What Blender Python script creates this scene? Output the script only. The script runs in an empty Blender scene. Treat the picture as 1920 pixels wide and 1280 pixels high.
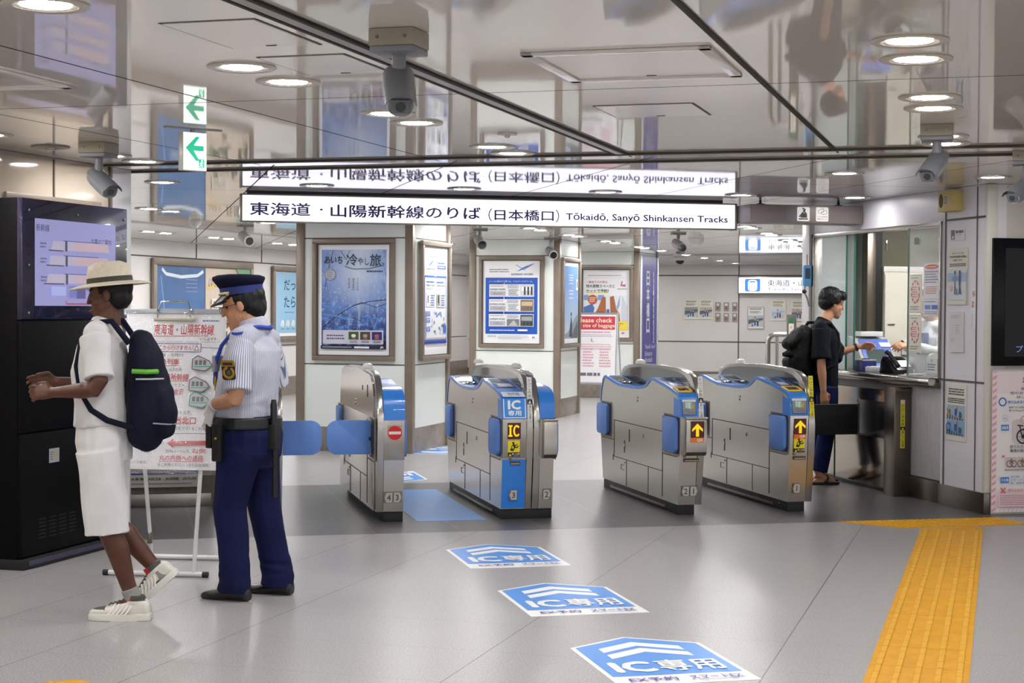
import bpy, bmesh, math, random
import numpy as np
from mathutils import Vector, Matrix, noise
random.seed(7)
S = bpy.context.scene
COL = S.collection
PI = math.pi

# ---------------------------------------------------------------- camera
PITCH, ROLL, FPX = 0.02097, 0.00556, 3093.8
_f = Vector((0, math.cos(PITCH), -math.sin(PITCH)))
_u = Vector((0, math.sin(PITCH), math.cos(PITCH)))
_x = Vector((1, 0, 0))
_r = _x*math.cos(ROLL) + _u*math.sin(ROLL)
_t = -_x*math.sin(ROLL) + _u*math.cos(ROLL)
cd = bpy.data.cameras.new('camera'); cam = bpy.data.objects.new('camera', cd); COL.objects.link(cam)
cd.sensor_width = 36.0; cd.lens = FPX*36.0/1920.0; cd.clip_end = 200
cam.matrix_world = Matrix(((_r.x, _t.x, -_f.x, 0), (_r.y, _t.y, -_f.y, 0), (_r.z, _t.z, -_f.z, 1.55), (0, 0, 0, 1)))
S.camera = cam

# ---------------------------------------------------------------- view + world (dim light from the rest of the concourse)
S.view_settings.view_transform = 'Standard'
S.view_settings.look = 'None'
S.view_settings.exposure = 0.25
S.view_settings.gamma = 1.0
S.view_settings.use_curve_mapping = False
W = bpy.data.worlds.new('world'); S.world = W; W.use_nodes = True
W.node_tree.nodes['Background'].inputs[0].default_value = (0.79, 0.79, 0.815, 1)
W.node_tree.nodes['Background'].inputs[1].default_value = 1.2
try:
    S.cycles.use_denoising = True
    S.cycles.sample_clamp_indirect = 6.0
    S.cycles.max_bounces = 8
    S.cycles.caustics_reflective = False
    S.cycles.caustics_refractive = False
except Exception:
    pass
LAMP = 112.0      # radiance of every downlight diffuser

# ---------------------------------------------------------------- frames: the gates' axes and the tile grid's axes
AG, AT = 0.230396, -0.289616
H = 2.5
def gp(a, b, z=0.0): return Vector((math.cos(AG)*a - math.sin(AG)*b, math.sin(AG)*a + math.cos(AG)*b, z))
def tp(a, b, z=0.0): return Vector((math.cos(AT)*a - math.sin(AT)*b, math.sin(AT)*a + math.cos(AT)*b, z))

# ---------------------------------------------------------------- materials
def lin(c):
    if isinstance(c, str):
        c = c.lstrip('#'); c = [int(c[i:i+2], 16)/255 for i in (0, 2, 4)]
    return tuple(((v/12.92) if v <= 0.04045 else ((v+0.055)/1.055)**2.4) for v in c[:3]) + (1.0,)
_mc = {}
def pm(c, rough=0.5, metal=0.0, emit=0.0, coat=0.0, spec=0.5):  # plain paint / ink
    k = (c, rough, metal, emit, coat, spec)
    if k in _mc: return _mc[k]
    m = bpy.data.materials.new('mat_'+str(c).lstrip('#')); m.use_nodes = True
    b = m.node_tree.nodes['Principled BSDF']
    b.inputs['Base Color'].default_value = lin(c); b.inputs['Roughness'].default_value = rough
    b.inputs['Metallic'].default_value = metal; b.inputs['Specular IOR Level'].default_value = spec
    b.inputs['Coat Weight'].default_value = coat
    if emit:
        b.inputs['Emission Color'].default_value = lin(c); b.inputs['Emission Strength'].default_value = emit
    _mc[k] = m; return m
class NT:
    def __init__(s, name):
        s.m = bpy.data.materials.new(name); s.m.use_nodes = True; s.t = s.m.node_tree
        s.b = s.t.nodes['Principled BSDF']
    def n(s, typ, **kw):
        n = s.t.nodes.new(typ)
        for k, v in kw.items(): setattr(n, k, v)
        return n
    def l(s, a, b): s.t.links.new(a, b)
    def math(s, op, a, b=None, c=None):
        n = s.n('ShaderNodeMath', operation=op)
        for i, v in enumerate((a, b, c)):
            if v is None: continue
            if isinstance(v, (int, float)): n.inputs[i].default_value = v
            else: s.l(v, n.inputs[i])
        return n.outputs[0]
    def mix(s, fac, a, b):
        n = s.n('ShaderNodeMix', data_type='RGBA')
        if isinstance(fac, (int, float)): n.inputs[0].default_value = fac
        else: s.l(fac, n.inputs[0])
        for i, v in ((6, a), (7, b)):
            if isinstance(v, (tuple, list)): n.inputs[i].default_value = v
            else: s.l(v, n.inputs[i])
        return n.outputs[2]
    def noise(s, vec, scale, detail=2.0, rough=0.5):
        n = s.n('ShaderNodeTexNoise'); n.inputs['Scale'].default_value = scale
        n.inputs['Detail'].default_value = detail; n.inputs['Roughness'].default_value = rough
        if vec is not None: s.l(vec, n.inputs['Vector'])
        return n.outputs['Fac']
    def coord(s, rot=0.0, scale=(1, 1, 1)):
        tc = s.n('ShaderNodeTexCoord'); mp = s.n('ShaderNodeMapping')
        mp.inputs['Rotation'].default_value = (0, 0, rot); mp.inputs['Scale'].default_value = scale
        s.l(tc.outputs['Object'], mp.inputs['Vector']); return mp.outputs[0]
    def ramp(s, fac, p0, p1, c0=(0, 0, 0, 1), c1=(1, 1, 1, 1)):
        n = s.n('ShaderNodeValToRGB'); n.color_ramp.elements[0].position = p0; n.color_ramp.elements[1].position = p1
        n.color_ramp.elements[0].color = c0; n.color_ramp.elements[1].color = c1
        s.l(fac, n.inputs[0]); return n.outputs[0]
    def bump(s, h, strength=0.2, dist=0.01):
        n = s.n('ShaderNodeBump'); n.inputs['Strength'].default_value = strength; n.inputs['Distance'].default_value = dist
        s.l(h, n.inputs['Height']); s.l(n.outputs[0], s.b.inputs['Normal'])
    def joints(s, val, period, offset, width):
        """1 on a line every `period`, else 0"""
        v = s.math('ADD', val, -offset + period/2)
        v = s.math('FLOORED_MODULO', v, period)
        v = s.math('ABSOLUTE', s.math('ADD', v, -period/2))
        return s.math('LESS_THAN', v, width/2)
    def lines(s, val, positions, width):
        out = None
        for p in positions:
            q = s.math('LESS_THAN', s.math('ABSOLUTE', s.math('ADD', val, -p)), width/2)
            out = q if out is None else s.math('MAXIMUM', out, q)
        return out

def mat_floor():
    t = NT('floor_terrazzo'); v = t.coord(-AT); xyz = t.n('ShaderNodeSeparateXYZ'); t.l(v, xyz.inputs[0])
    a, b = xyz.outputs[0], xyz.outputs[1]
    sp = t.noise(v, 110, 1, 0.5); big = t.noise(v, 0.9, 2)
    # every tile a slightly different tone
    ia = t.math('FLOOR', t.math('DIVIDE', t.math('ADD', a, 0.955), 1.255)); ib = t.math('FLOOR', t.math('DIVIDE', t.math('ADD', b, -7.057+6.3), 0.6325))
    cmb = t.n('ShaderNodeCombineXYZ'); t.l(ia, cmb.inputs[0]); t.l(ib, cmb.inputs[1])
    wn = t.n('ShaderNodeTexWhiteNoise'); t.l(cmb.outputs[0], wn.inputs['Vector'])
    base = t.mix(t.ramp(sp, 0.35, 0.62), lin('#8b8989'), lin('#adabac'))
    base = t.mix(t.math('MULTIPLY', wn.outputs['Value'], 0.22), base, lin('#a5a19e'))
    base = t.mix(t.math('MULTIPLY', t.ramp(big, 0.35, 0.7), 0.16), base, lin('#9b9896'))
    j = t.math('MAXIMUM', t.joints(a, 1.255, -0.955, 0.006), t.lines(a, [-4.092, -5.347], 0.006))
    jb = t.joints(b, 0.6325, 7.057, 0.004)
    base = t.mix(t.math('MULTIPLY', j, 0.8), base, lin('#55504c'))
    base = t.mix(t.math('MULTIPLY', jb, 0.6), base, lin('#6b6764'))
    t.l(base, t.b.inputs['Base Color'])
    t.b.inputs['Roughness'].default_value = 0.29; t.b.inputs['Specular IOR Level'].default_value = 0.20
    return t.m
def mat_floor_dark():
    t = NT('floor_dark_tile'); v = t.coord(-AG); xyz = t.n('ShaderNodeSeparateXYZ'); t.l(v, xyz.inputs[0])
    a, b = xyz.outputs[0], xyz.outputs[1]
    sp = t.noise(v, 110, 2, 0.6); big = t.noise(v, 2.2, 3)
    base = t.mix(t.ramp(sp, 0.35, 0.65), lin('#4f4e51'), lin('#626164'))
    base = t.mix(t.math('MULTIPLY', t.ramp(big, 0.45, 0.6), 0.25), base, lin('#5b595a'))
    j = t.joints(a, 0.6, 0.46, 0.006)
    base = t.mix(t.math('MULTIPLY', j, 0.55), base, lin('#a19a92'))
    t.l(base, t.b.inputs['Base Color']); t.b.inputs['Roughness'].default_value = 0.30; t.b.inputs['Specular IOR Level'].default_value = 0.35
    return t.m
def mat_ceiling(rot, pa, oa, pb, ob, wa, tone='#e6e2db'):
    t = NT('ceiling_enamel'); v = t.coord(-rot); xyz = t.n('ShaderNodeSeparateXYZ'); t.l(v, xyz.inputs[0])
    a, b = xyz.outputs[0], xyz.outputs[1]
    j = t.math('MAXIMUM', t.joints(a, pa, oa, wa), t.joints(b, pb, ob, wa))
    wob = t.math('ADD', t.noise(v, 1.3, 1), t.math('MULTIPLY', t.noise(v, 4.5, 1), 0.12))
    base = t.mix(j, lin(tone), lin('#3a352f'))
    t.l(base, t.b.inputs['Base Color']); t.l(t.math('ADD', t.math('MULTIPLY', j, 0.5), 0.035), t.b.inputs['Roughness']); t.l(t.math('MULTIPLY', t.math('SUBTRACT', 1.0, j), 0.5), t.b.inputs['Specular IOR Level'])
    t.b.inputs['IOR'].default_value = 1.55
    t.bump(wob, 0.07, 0.012)
    return t.m
def mat_steel(name, c='#a9a49c', rough=0.24, sx=(700, 700, 9)):
    t = NT(name); v = t.coord(0, sx); g = t.noise(v, 1.0, 2)
    smu = t.noise(t.coord(), 3.0, 3)
    t.b.inputs['Metallic'].default_value = 1.0
    t.l(t.mix(smu, lin(c), tuple(x*0.93 for x in lin(c)[:3])+(1,)), t.b.inputs['Base Color'])
    t.l(t.math('ADD', t.math('MULTIPLY', g, 0.05), rough-0.02), t.b.inputs['Roughness'])
    t.bump(g, 0.012, 0.001)
    return t.m
def mat_noise(name, c0, c1, scale=8, rough=0.5, lo=0.35, hi=0.65, bump=0.0, coat=0.0, metal=0.0, spec=0.5):
    t = NT(name); v = t.coord(); g = t.noise(v, scale, 3)
    t.l(t.mix(t.ramp(g, lo, hi), lin(c0), lin(c1)), t.b.inputs['Base Color'])
    t.b.inputs['Roughness'].default_value = rough; t.b.inputs['Coat Weight'].default_value = coat; t.b.inputs['Metallic'].default_value = metal; t.b.inputs['Specular IOR Level'].default_value = spec
    if bump: t.bump(g, bump, 0.004)
    return t.m
STEEL = mat_steel('brushed_steel')
STEELD = mat_steel('dark_steel', '#7f766c', 0.28)
CHROME = mat_steel('polished_steel', '#c9c7c4', 0.12)
BROWN = mat_noise('bronze_trim', '#85776a', '#7c6f63', 5, 0.38, metal=0.15)
PANEL = mat_noise('glass_cladding', '#e3e8e4', '#dfe4e0', 2, 0.14, coat=0.3)
WALLP = mat_noise('wall_panel', '#dedad8', '#dad6d4', 1.5, 0.28)
WALLB = mat_noise('booth_panel', '#e2dfe5', '#dedbe1', 1.5, 0.35)
BASEB = mat_noise('stone_base', '#857a70', '#796f66', 12, 0.22)
BLACK = mat_noise('black_coat', '#0d0d10', '#111114', 6, 0.32)
RUBBER = mat_noise('black_rubber', '#151516', '#1b1b1c', 20, 0.6)
BLUE = mat_noise('gate_blue', '#2f86e6', '#2b80e0', 3, 0.28, coat=0.3)
FLAP = mat_noise('flap_blue', '#6a96e2', '#6590dd', 3, 0.5)
GREYC = mat_noise('camera_grey', '#8f9196', '#86888d', 5, 0.42)
BEIGEC = mat_noise('mount_beige', '#a7a08f', '#9f9888', 5, 0.45)
SIGNW = pm('#f3f0ff', 0.4, 0, 1.0)

# ---------------------------------------------------------------- mesh helpers
_txt = {}
def text_geo(s, bold=0.0, sp=1.0):
    k = (s, bold, sp)
    if k not in _txt:
        c = bpy.data.curves.new('lettering', 'FONT'); c.body = s; c.resolution_u = 2; c.offset = bold; c.space_character = sp
        o = bpy.data.objects.new('lettering', c); COL.objects.link(o)
        m = bpy.data.meshes.new_from_object(o.evaluated_get(bpy.context.evaluated_depsgraph_get()))
        vs = [(v.co.x, v.co.y) for v in m.vertices]; fs = [tuple(p.vertices) for p in m.polygons]
        bpy.data.objects.remove(o); bpy.data.curves.remove(c); bpy.data.meshes.remove(m)
        xs = [v[0] for v in vs] or [0, 1]; ys = [v[1] for v in vs] or [0, 1]
        _txt[k] = (vs, fs, min(xs), max(xs), min(ys), max(ys))
    return _txt[k]

class MB:
    def __init__(s): s.bm = bmesh.new(); s.mats = []; s.xf = None
    def mi(s, m):
        if m not in s.mats: s.mats.append(m)
        return s.mats.index(m)
    def v(s, p):
        p = Vector(p)
        return s.bm.verts.new(s.xf @ p if s.xf is not None else p)
    def face(s, vs, m):
        try: f = s.bm.faces.new(vs)
        except ValueError: return None
        f.material_index = s.mi(m); return f
    def poly(s, pts, m): return s.face([s.v(p) for p in pts], m)
    def box(s, x0, x1, y0, y1, z0, z1, m, bev=0.0, seg=2):
        vs = [s.v((x, y, z)) for x in (x0, x1) for y in (y0, y1) for z in (z0, z1)]
        fs = [s.face([vs[i] for i in q], m) for q in ((0, 1, 3, 2), (4, 6, 7, 5), (0, 4, 5, 1), (2, 3, 7, 6), (0, 2, 6, 4), (1, 5, 7, 3))]
        if bev:
            es = list({e for f in fs for e in f.edges})
            r = bmesh.ops.bevel(s.bm, geom=es, offset=bev, segments=seg, affect='EDGES', profile=0.6)
            for f in r['faces']: f.material_index = s.mi(m)
        return s
    def prism(s, pts, d0, d1, m, axis='x', bev=0.0):
        """extrude a 2-D outline; axis x: pts=(y,z); y: pts=(x,z); z: pts=(x,y)"""
        def P(p, d): return {'x': (d, p[0], p[1]), 'y': (p[0], d, p[1]), 'z': (p[0], p[1], d)}[axis]
        A = [s.v(P(p, d0)) for p in pts]; B = [s.v(P(p, d1)) for p in pts]; n = len(pts)
        fs = [s.face(A[::-1], m), s.face(B, m)]
        for i in range(n): fs.append(s.face([A[i], A[(i+1) % n], B[(i+1) % n], B[i]], m))
        if bev:
            es = list({e for f in (fs[0], fs[1]) if f for e in f.edges})
            r = bmesh.ops.bevel(s.bm, geom=es, offset=bev, segments=2, affect='EDGES', profile=0.6)
            for f in r['faces']: f.material_index = s.mi(m)
        return s
    def rings(s, rs, m, cap=True, closed=True):
        """skin a list of rings (each a list of points)"""
        V = [[s.v(p) for p in r] for r in rs]; n = len(V[0])
        for i in range(len(V)-1):
            for j in range(n if closed else n-1):
                s.face([V[i][j], V[i][(j+1) % n], V[i+1][(j+1) % n], V[i+1][j]], m)
        if cap: s.face(V[0][::-1], m); s.face(V[-1], m)
        return s
    def tube(s, path, r, m, seg=10, cap=True):
        path = [Vector(p) for p in path]; rs = []
        rad = r if isinstance(r, (list, tuple)) else [r]*len(path)
        up = None
        for i, p in enumerate(path):
            t = (path[min(i+1, len(path)-1)] - path[max(i-1, 0)]).normalized()
            if up is None:
                ref = Vector((0, 0, 1)) if abs(t.z) < 0.9 else Vector((1, 0, 0)); up = (ref - t*ref.dot(t)).normalized()
            else: up = (up - t*up.dot(t)).normalized()
            w = t.cross(up)
            rs.append([p + (up*math.cos(2*PI*k/seg) + w*math.sin(2*PI*k/seg))*rad[i] for k in range(seg)])
        return s.rings(rs, m, cap)
    def lathe(s, prof, c, m, seg=20, axis='z', cap=True):
        """prof: (radius, height) pairs"""
        c = Vector(c); rs = []
        for r, h in prof:
            r = max(r, 1e-4); ring = []
            for k in range(seg):
                ca, sa = math.cos(2*PI*k/seg)*r, math.sin(2*PI*k/seg)*r
                ring.append(c + Vector({'z': (ca, sa, h), 'y': (ca, h, sa), 'x': (h, ca, sa)}[axis]))
            rs.append(ring)
        return s.rings(rs, m, cap)
    def ball(s, c, r, m, seg=14, rings=8):
        rx, ry, rz = r if isinstance(r, (tuple, list)) else (r, r, r); c = Vector(c); rs = []
        for i in range(1, rings):
            th = PI*i/rings
            rs.append([c + Vector((math.sin(th)*math.cos(2*PI*k/seg)*rx, math.sin(th)*math.sin(2*PI*k/seg)*ry, -math.cos(th)*rz)) for k in range(seg)])
        return s.rings(rs, m, True)
    def rrect(s, x0, x1, z0, z1, r, y0, y1, m, axis='y', n=5, bev=0.0):
        pts = []
        for cx, cz, a0 in ((x1-r, z0+r, -PI/2), (x1-r, z1-r, 0), (x0+r, z1-r, PI/2), (x0+r, z0+r, PI)):
            for k in range(n+1): pts.append((cx + r*math.cos(a0+PI/2*k/n), cz + r*math.sin(a0+PI/2*k/n)))
        return s.prism(pts, y0, y1, m, axis, bev)
    def build(s, name, parent=None, loc=None, rotz=0.0, smooth=35, solid=True):
        bmesh.ops.recalc_face_normals(s.bm, faces=s.bm.faces[:]) if solid else None
        me = bpy.data.meshes.new(name); s.bm.to_mesh(me); s.bm.free()
        for m in s.mats: me.materials.append(m)
        if smooth:
            me.polygons.foreach_set('use_smooth', [True]*len(me.polygons)); me.set_sharp_from_angle(angle=math.radians(smooth))
        o = bpy.data.objects.new(name, me); COL.objects.link(o)
        if parent is not None: o.parent = parent
        if loc is not None: o.location = loc
        o.rotation_euler.z = rotz
        return o
def tag(o, label=None, cat=None, group=None, kind=None):
    if label: o['label'] = label
    if cat: o['category'] = cat
    if group: o['group'] = group
    if kind: o['kind'] = kind
    return o
def struct(o, label=None, cat=None): return tag(o, label, cat, None, 'structure')
def thing(name, label, cat, loc=(0, 0, 0), rotz=0.0, group=None):
    o = bpy.data.objects.new(name, None); COL.objects.link(o); o.empty_display_size = 0.1
    o.location = loc; o.rotation_euler.z = rotz
    return tag(o, label, cat, group)

class Sheet:
    """flat print: local x right, y up, faces -Y; every element lies a hair in front of the last"""
    def __init__(s, w, h, c='#ffffff', rough=0.45, thick=0.004, emit=0.0, step=0.0004, back=None):
        s.mb = MB(); s.rough = rough; s.l = thick; s.step = step; s.w = w; s.h = h; s.emit = emit
        s.mb.box(0, w, -thick, 0, 0, h, back or s.m(c))
    def m(s, c, e=None): return c if not isinstance(c, str) else pm(c, s.rough, 0, s.emit if e is None else e)
    def nx(s): s.l += s.step; return s.l
    def poly(s, pts, c, lay=True):
        l = s.nx() if lay else s.l
        s.mb.poly([(p[0], -l, p[1]) for p in pts], s.m(c)); return s
    def rect(s, x0, y0, x1, y1, c, lay=True): return s.poly([(x0, y0), (x1, y0), (x1, y1), (x0, y1)], c, lay)
    def rrect(s, x0, y0, x1, y1, r, c, n=4):
        pts = []
        for cx, cy, a0 in ((x1-r, y0+r, -PI/2), (x1-r, y1-r, 0), (x0+r, y1-r, PI/2), (x0+r, y0+r, PI)):
            for k in range(n+1): pts.append((cx + r*math.cos(a0+PI/2*k/n), cy + r*math.sin(a0+PI/2*k/n)))
        return s.poly(pts, c)
    def disc(s, x, y, r, c, ry=None, n=24): return s.poly([(x+r*math.cos(2*PI*k/n), y+(ry or r)*math.sin(2*PI*k/n)) for k in range(n)], c)
    def ring(s, x, y, r, w, c, ry=None, n=28):
        l = s.nx(); ry = ry or r; m = s.m(c)
        for k in range(n):
            a, b = 2*PI*k/n, 2*PI*(k+1)/n
            s.mb.poly([(x+r*math.cos(a), -l, y+ry*math.sin(a)), (x+r*math.cos(b), -l, y+ry*math.sin(b)), (x+(r-w)*math.cos(b), -l, y+(ry-w)*math.sin(b)), (x+(r-w)*math.cos(a), -l, y+(ry-w)*math.sin(a))], m)
        return s
    def line(s, pts, w, c, lay=True):
        l = s.nx() if lay else s.l; m = s.m(c)
        for (x0, y0), (x1, y1) in zip(pts[:-1], pts[1:]):
            d = math.hypot(x1-x0, y1-y0) or 1; nx, ny = -(y1-y0)/d*w/2, (x1-x0)/d*w/2
            s.mb.poly([(x0+nx, -l, y0+ny), (x0-nx, -l, y0-ny), (x1-nx, -l, y1-ny), (x1+nx, -l, y1+ny)], m)
        return s
    def frame(s, x0, y0, x1, y1, w, c):
        return s.line([(x0, y0), (x1, y0)], w, c).line([(x1, y0), (x1, y1)], w, c, False).line([(x1, y1), (x0, y1)], w, c, False).line([(x0, y1), (x0, y0)], w, c, False)
    def text(s, t, x0, y0, x1, y1, c, bold=0.0, keep=False, sp=1.0, skew=0.0):
        vs, fs, ax, bx, ay, by = text_geo(t, 0.0, sp); l = s.nx(); m = s.m(c)
        kx = (x1-x0)/max(bx-ax, 1e-6); ky = (y1-y0)/max(by-ay, 1e-6)
        if keep:
            k = min(kx, ky); x0 += ((x1-x0)-(bx-ax)*k)/2; y0 += ((y1-y0)-(by-ay)*k)/2; kx = ky = k
        for i, (dx, dy) in enumerate(((0, 0),) if bold <= 0 else ((-bold, 0), (bold, 0), (0, bold), (0, -bold))):
            l = s.l = s.l + (0.00018 if i else 0)
            V = [s.mb.v((x0+(p[0]-ax+dx)*kx + skew*(p[1]-ay)*ky, -l, y0+(p[1]-ay+dy)*ky)) for p in vs]
            for f in fs: s.mb.face([V[i] for i in f], m)
        return s
    def vtext(s, t, x, y, size, c, bold=0.0, dy=None):
        """vertical writing, top to bottom, centred on x"""
        for ch in t:
            if ch != ' ': s.text(ch, x-size/2, y-size, x+size/2, y, c, bold, keep=ch in '・、。ー')
            y -= dy or size*1.1
        return s
    def bars(s, x0, y0, x1, y1, rows, c, fill=0.45, ragged=0.3, seed=1):
        """rows of print too small to read"""
        rr = random.Random(seed); l = s.nx(); m = s.m(c); dh = (y1-y0)/rows
        for i in range(rows):
            y = y1 - dh*(i+0.5); xe = x0 + (x1-x0)*(1-ragged*rr.random()); x = x0
            while x < xe:
                w = dh*fill*(0.6+1.6*rr.random()); w = min(w, xe-x)
                s.mb.poly([(x, -l, y-dh*fill/2), (x+w, -l, y-dh*fill/2), (x+w, -l, y+dh*fill/2), (x, -l, y+dh*fill/2)], m)
                x += w + dh*fill*0.35
        return s
    def build(s, name='printed_sheet', parent=None, loc=None, rotz=0.0):
        return s.mb.build(name, parent, loc, rotz, smooth=0, solid=False)
# ================================================================ SETTING
# floor: light tile, a dark band across the gate line, light tile again (strips in the gates' axes)
mb = MB(); FL = mat_floor(); FD = mat_floor_dark()
for b0, b1, m in ((-9, 11.12, FL), (11.12, 14.26, FD), (14.26, 42, FL)):
    mb.poly([gp(-16, b0), gp(26, b0), gp(26, b1), gp(-16, b1)], m)
struct(mb.build('floor', smooth=0, solid=False))
# ceiling
C1 = mat_ceiling(AT, 1.285, -0.98, 3.45, 7.02, 0.013); C2 = mat_ceiling(AG, 1.13, 0.98, 2.0, 11.8, 0.011, '#efece7')
RB = 9.97
mb = MB()
mb.poly([tp(-16, RB+0.27, H), tp(14, RB+0.27, H), tp(14, -9, H), tp(-16, -9, H)], C1)
struct(mb.build('ceiling', smooth=0, solid=False))
mb = MB()
mb.poly([tp(-22, 41, H+0.0), tp(14, 41, H), tp(14, RB+0.27, H), tp(-22, RB+0.27, H)], C2)
struct(mb.build('ceiling', smooth=0, solid=False))
# the two dark rails across the ceiling and the double track running into depth
for i, b in enumerate((RB, RB+0.54)):
    mb = MB(); mb.box(-9, 9, b-0.022, b+0.022, H-0.014, H-0.001, mat_noise('rail_brown', '#574d44', '#4e453d', 5, 0.45, spec=0.25), 0.004)
    struct(mb.build('trim_%d' % (i+1), rotz=AT))
TRK = mat_noise('track_metal', '#35302b', '#2f2a26', 6, 0.6, spec=0.15)
mb = MB()
for a in (-2.312, -2.238): mb.box(a-0.010, a+0.010, -8, RB-0.04, H-0.012, H-0.001, TRK, 0.002)
mb.box(-2.297, -2.253, -8, RB-0.04, H-0.010, H-0.0015, mat_noise('track_slot', '#a39d94', '#99938a', 9, 0.3))
struct(mb.build('trim_3', rotz=AT))
mb = MB(); mb.box(-0.992, -0.968, -8, RB-0.04, H-0.008, H-0.001, TRK, 0.003)
struct(mb.build('trim_4', rotz=AT))

# far walls
mb = MB()
mb.box(-11.93, 4.0, 36.4, 36.7, 0, H-0.002, WALLP)
wf = struct(mb.build('wall_far', rotz=AT))
mb = MB(); mb.box(-11.93, 4.0, 36.37, 36.399, 0, 0.14, BASEB)
struct(mb.build('baseboard_far', rotz=AT))
DK = pm('#55504a', 0.6)
mb = MB()
for a in (-5.62, -9.2, -2.1): mb.box(a-0.012, a+0.012, 36.392, 36.399, 0.14, H-0.01, DK)
for z in (0.80, 2.27): mb.box(-11.9, 4.0, 36.392, 36.399, z-0.012, z+0.012, DK)
struct(mb.build('trim_5', rotz=AT))
mb = MB(); mb.box(-12.23, -11.93, 10.5, 36.7, 0, H-0.002, WALLP)
struct(mb.build('wall_left', rotz=AT))
mb = MB(); mb.box(-11.929, -11.90, 10.5, 36.36, 0, 0.32, BASEB)
struct(mb.build('baseboard_left', rotz=AT))
mb = MB()
for b in (18.3, 20.64, 22.98, 25.31, 27.65, 30.0): mb.box(-11.929, -11.922, b-0.012, b+0.012, 2.26, H-0.01, DK)
mb.box(-11.929, -11.922, 12, 36.3, 2.25, 2.27, DK)
mb.box(-11.929, -11.922, 12, 36.3, 0.86, 0.875, DK)
struct(mb.build('trim_6', rotz=AT))
# near left wall behind the dark cabinet, with its shiny end pilaster
mb = MB(); mb.box(-6.3, -5.92, 3.0, 10.13, 0, H-0.002, mat_noise('beige_wall', '#b9ab9a', '#b2a493', 1.5, 0.07))
struct(mb.build('wall_near', rotz=AT))
mb = MB(); mb.box(-5.925, -5.912, 9.42, 9.435, 1.0, H-0.01, DK); mb.box(-5.93, -5.90, 10.11, 10.135, 0, H-0.003, STEELD)
struct(mb.build('trim_7', rotz=AT))
mb = MB(); mb.box(-6.3, -5.92, 10.14, 10.42, 0, H-0.002, mat_noise('white_enamel', '#dcdbd9', '#d5d4d2', 2, 0.1, coat=0.5))
struct(mb.build('wall_near', rotz=AT))

# three clad pillars
def pillar(b0, b1, label):
    root = thing('pillar', label, 'pillar', tp(-7.25, b0), AT, 'clad pillars'); root['kind'] = 'structure'
    w, d = 1.28, b1-b0
    mb = MB()
    mb.box(0.05, w-0.05, 0.0, d, 0.22, H-0.003, PANEL)
    mb.box(0.0, w, 0.05, d-0.05, 0.22, H-0.003, PANEL)
    mb.build('cladding', root)
    mb = MB(); 
    for z in (0.93, 2.27):
        mb.box(0.04, w-0.04, -0.003, 0, z-0.006, z+0.006, DK); mb.box(w, w+0.003, 0.04, d-0.04, z-0.006, z+0.006, DK)
    mb.build('panel_joint', root)
    for x, y in ((0.02, 0.02), (w-0.02, 0.02), (w-0.02, d-0.02), (0.02, d-0.02)):
        mb = MB(); mb.box(x-0.045, x+0.045, y-0.045, y+0.045, 0, H-0.003, BROWN, 0.006); mb.build('corner_post', root)
    mb = MB(); mb.box(-0.012, w+0.012, -0.012, d+0.012, 0, 0.26, BASEB, 0.004); mb.build('base_plinth', root)
    return root
pillar(16.32, 17.50, 'pale glass-clad pillar with the winter poster, nearest of the three')
pillar(22.30, 23.45, 'pale glass-clad pillar behind the second ticket gate, middle one of three')
pillar(27.50, 29.10, 'pale glass-clad pillar carrying the blue vertical banner, farthest of three')

# booth: the wall along the gate axis at a = 6.34, its pier, the window opening, the ledge
mb = MB()
mb.box(6.34, 6.50, 11.33, 12.03, 0.16, H-0.002, WALLB)
mb.box(6.355, 6.50, 12.03, 14.62, 2.25, H-0.002, WALLB)
mb.box(6.50, 9.6, 11.33, 11.50, 0.16, H-0.002, mat_noise('white_wall', '#cfcac4', '#c9c4be', 1.5, 0.35))
struct(mb.build('wall_right', rotz=AG))
mb = MB(); mb.box(6.335, 6.42, 11.318, 11.36, 0.16, H-0.003, mat_noise('ivory_edge', '#d8d4cb', '#d0ccc3', 2, 0.35), 0.004)
struct(mb.build('trim_8', rotz=AG))
mb = MB(); mb.box(6.322, 9.6, 11.305, 12.03, 0, 0.16, STEELD, 0.004); mb.box(6.322, 6.5, 12.03, 12.60, 0, 0.17, STEELD, 0.004)
struct(mb.build('baseboard_right', rotz=AG))
mb = MB()
mb.box(6.334, 6.339, 11.34, 11.96, 2.246, 2.262, DK); mb.box(6.334, 6.339, 11.34, 12.02, 0.985, 1.0, DK)
mb.box(6.334, 6.339, 11.965, 11.98, 0.16, H-0.01, DK)
mb.box(6.334, 6.339, 11.47, 11.48, 0.16, H-0.01, DK)
struct(mb.build('trim_9', rotz=AG))
# ribbed wall under the ledge
mb = MB(); rib = pm('#c9c6c4', 0.4)
for i in range(22):
    b = 12.04 + i*0.0265
    mb.box(6.352, 6.375, b, b+0.019, 0.175, 0.92, rib, 0.004)
mb.box(6.37, 6.5, 12.03, 14.62, 0.17, 0.92, pm('#8f8c8a', 0.5))
mb.box(6.30, 6.38, 14.30, 14.57, 0, 0.92, WALLB)
struct(mb.build('wall_counter', rotz=AG))
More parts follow.
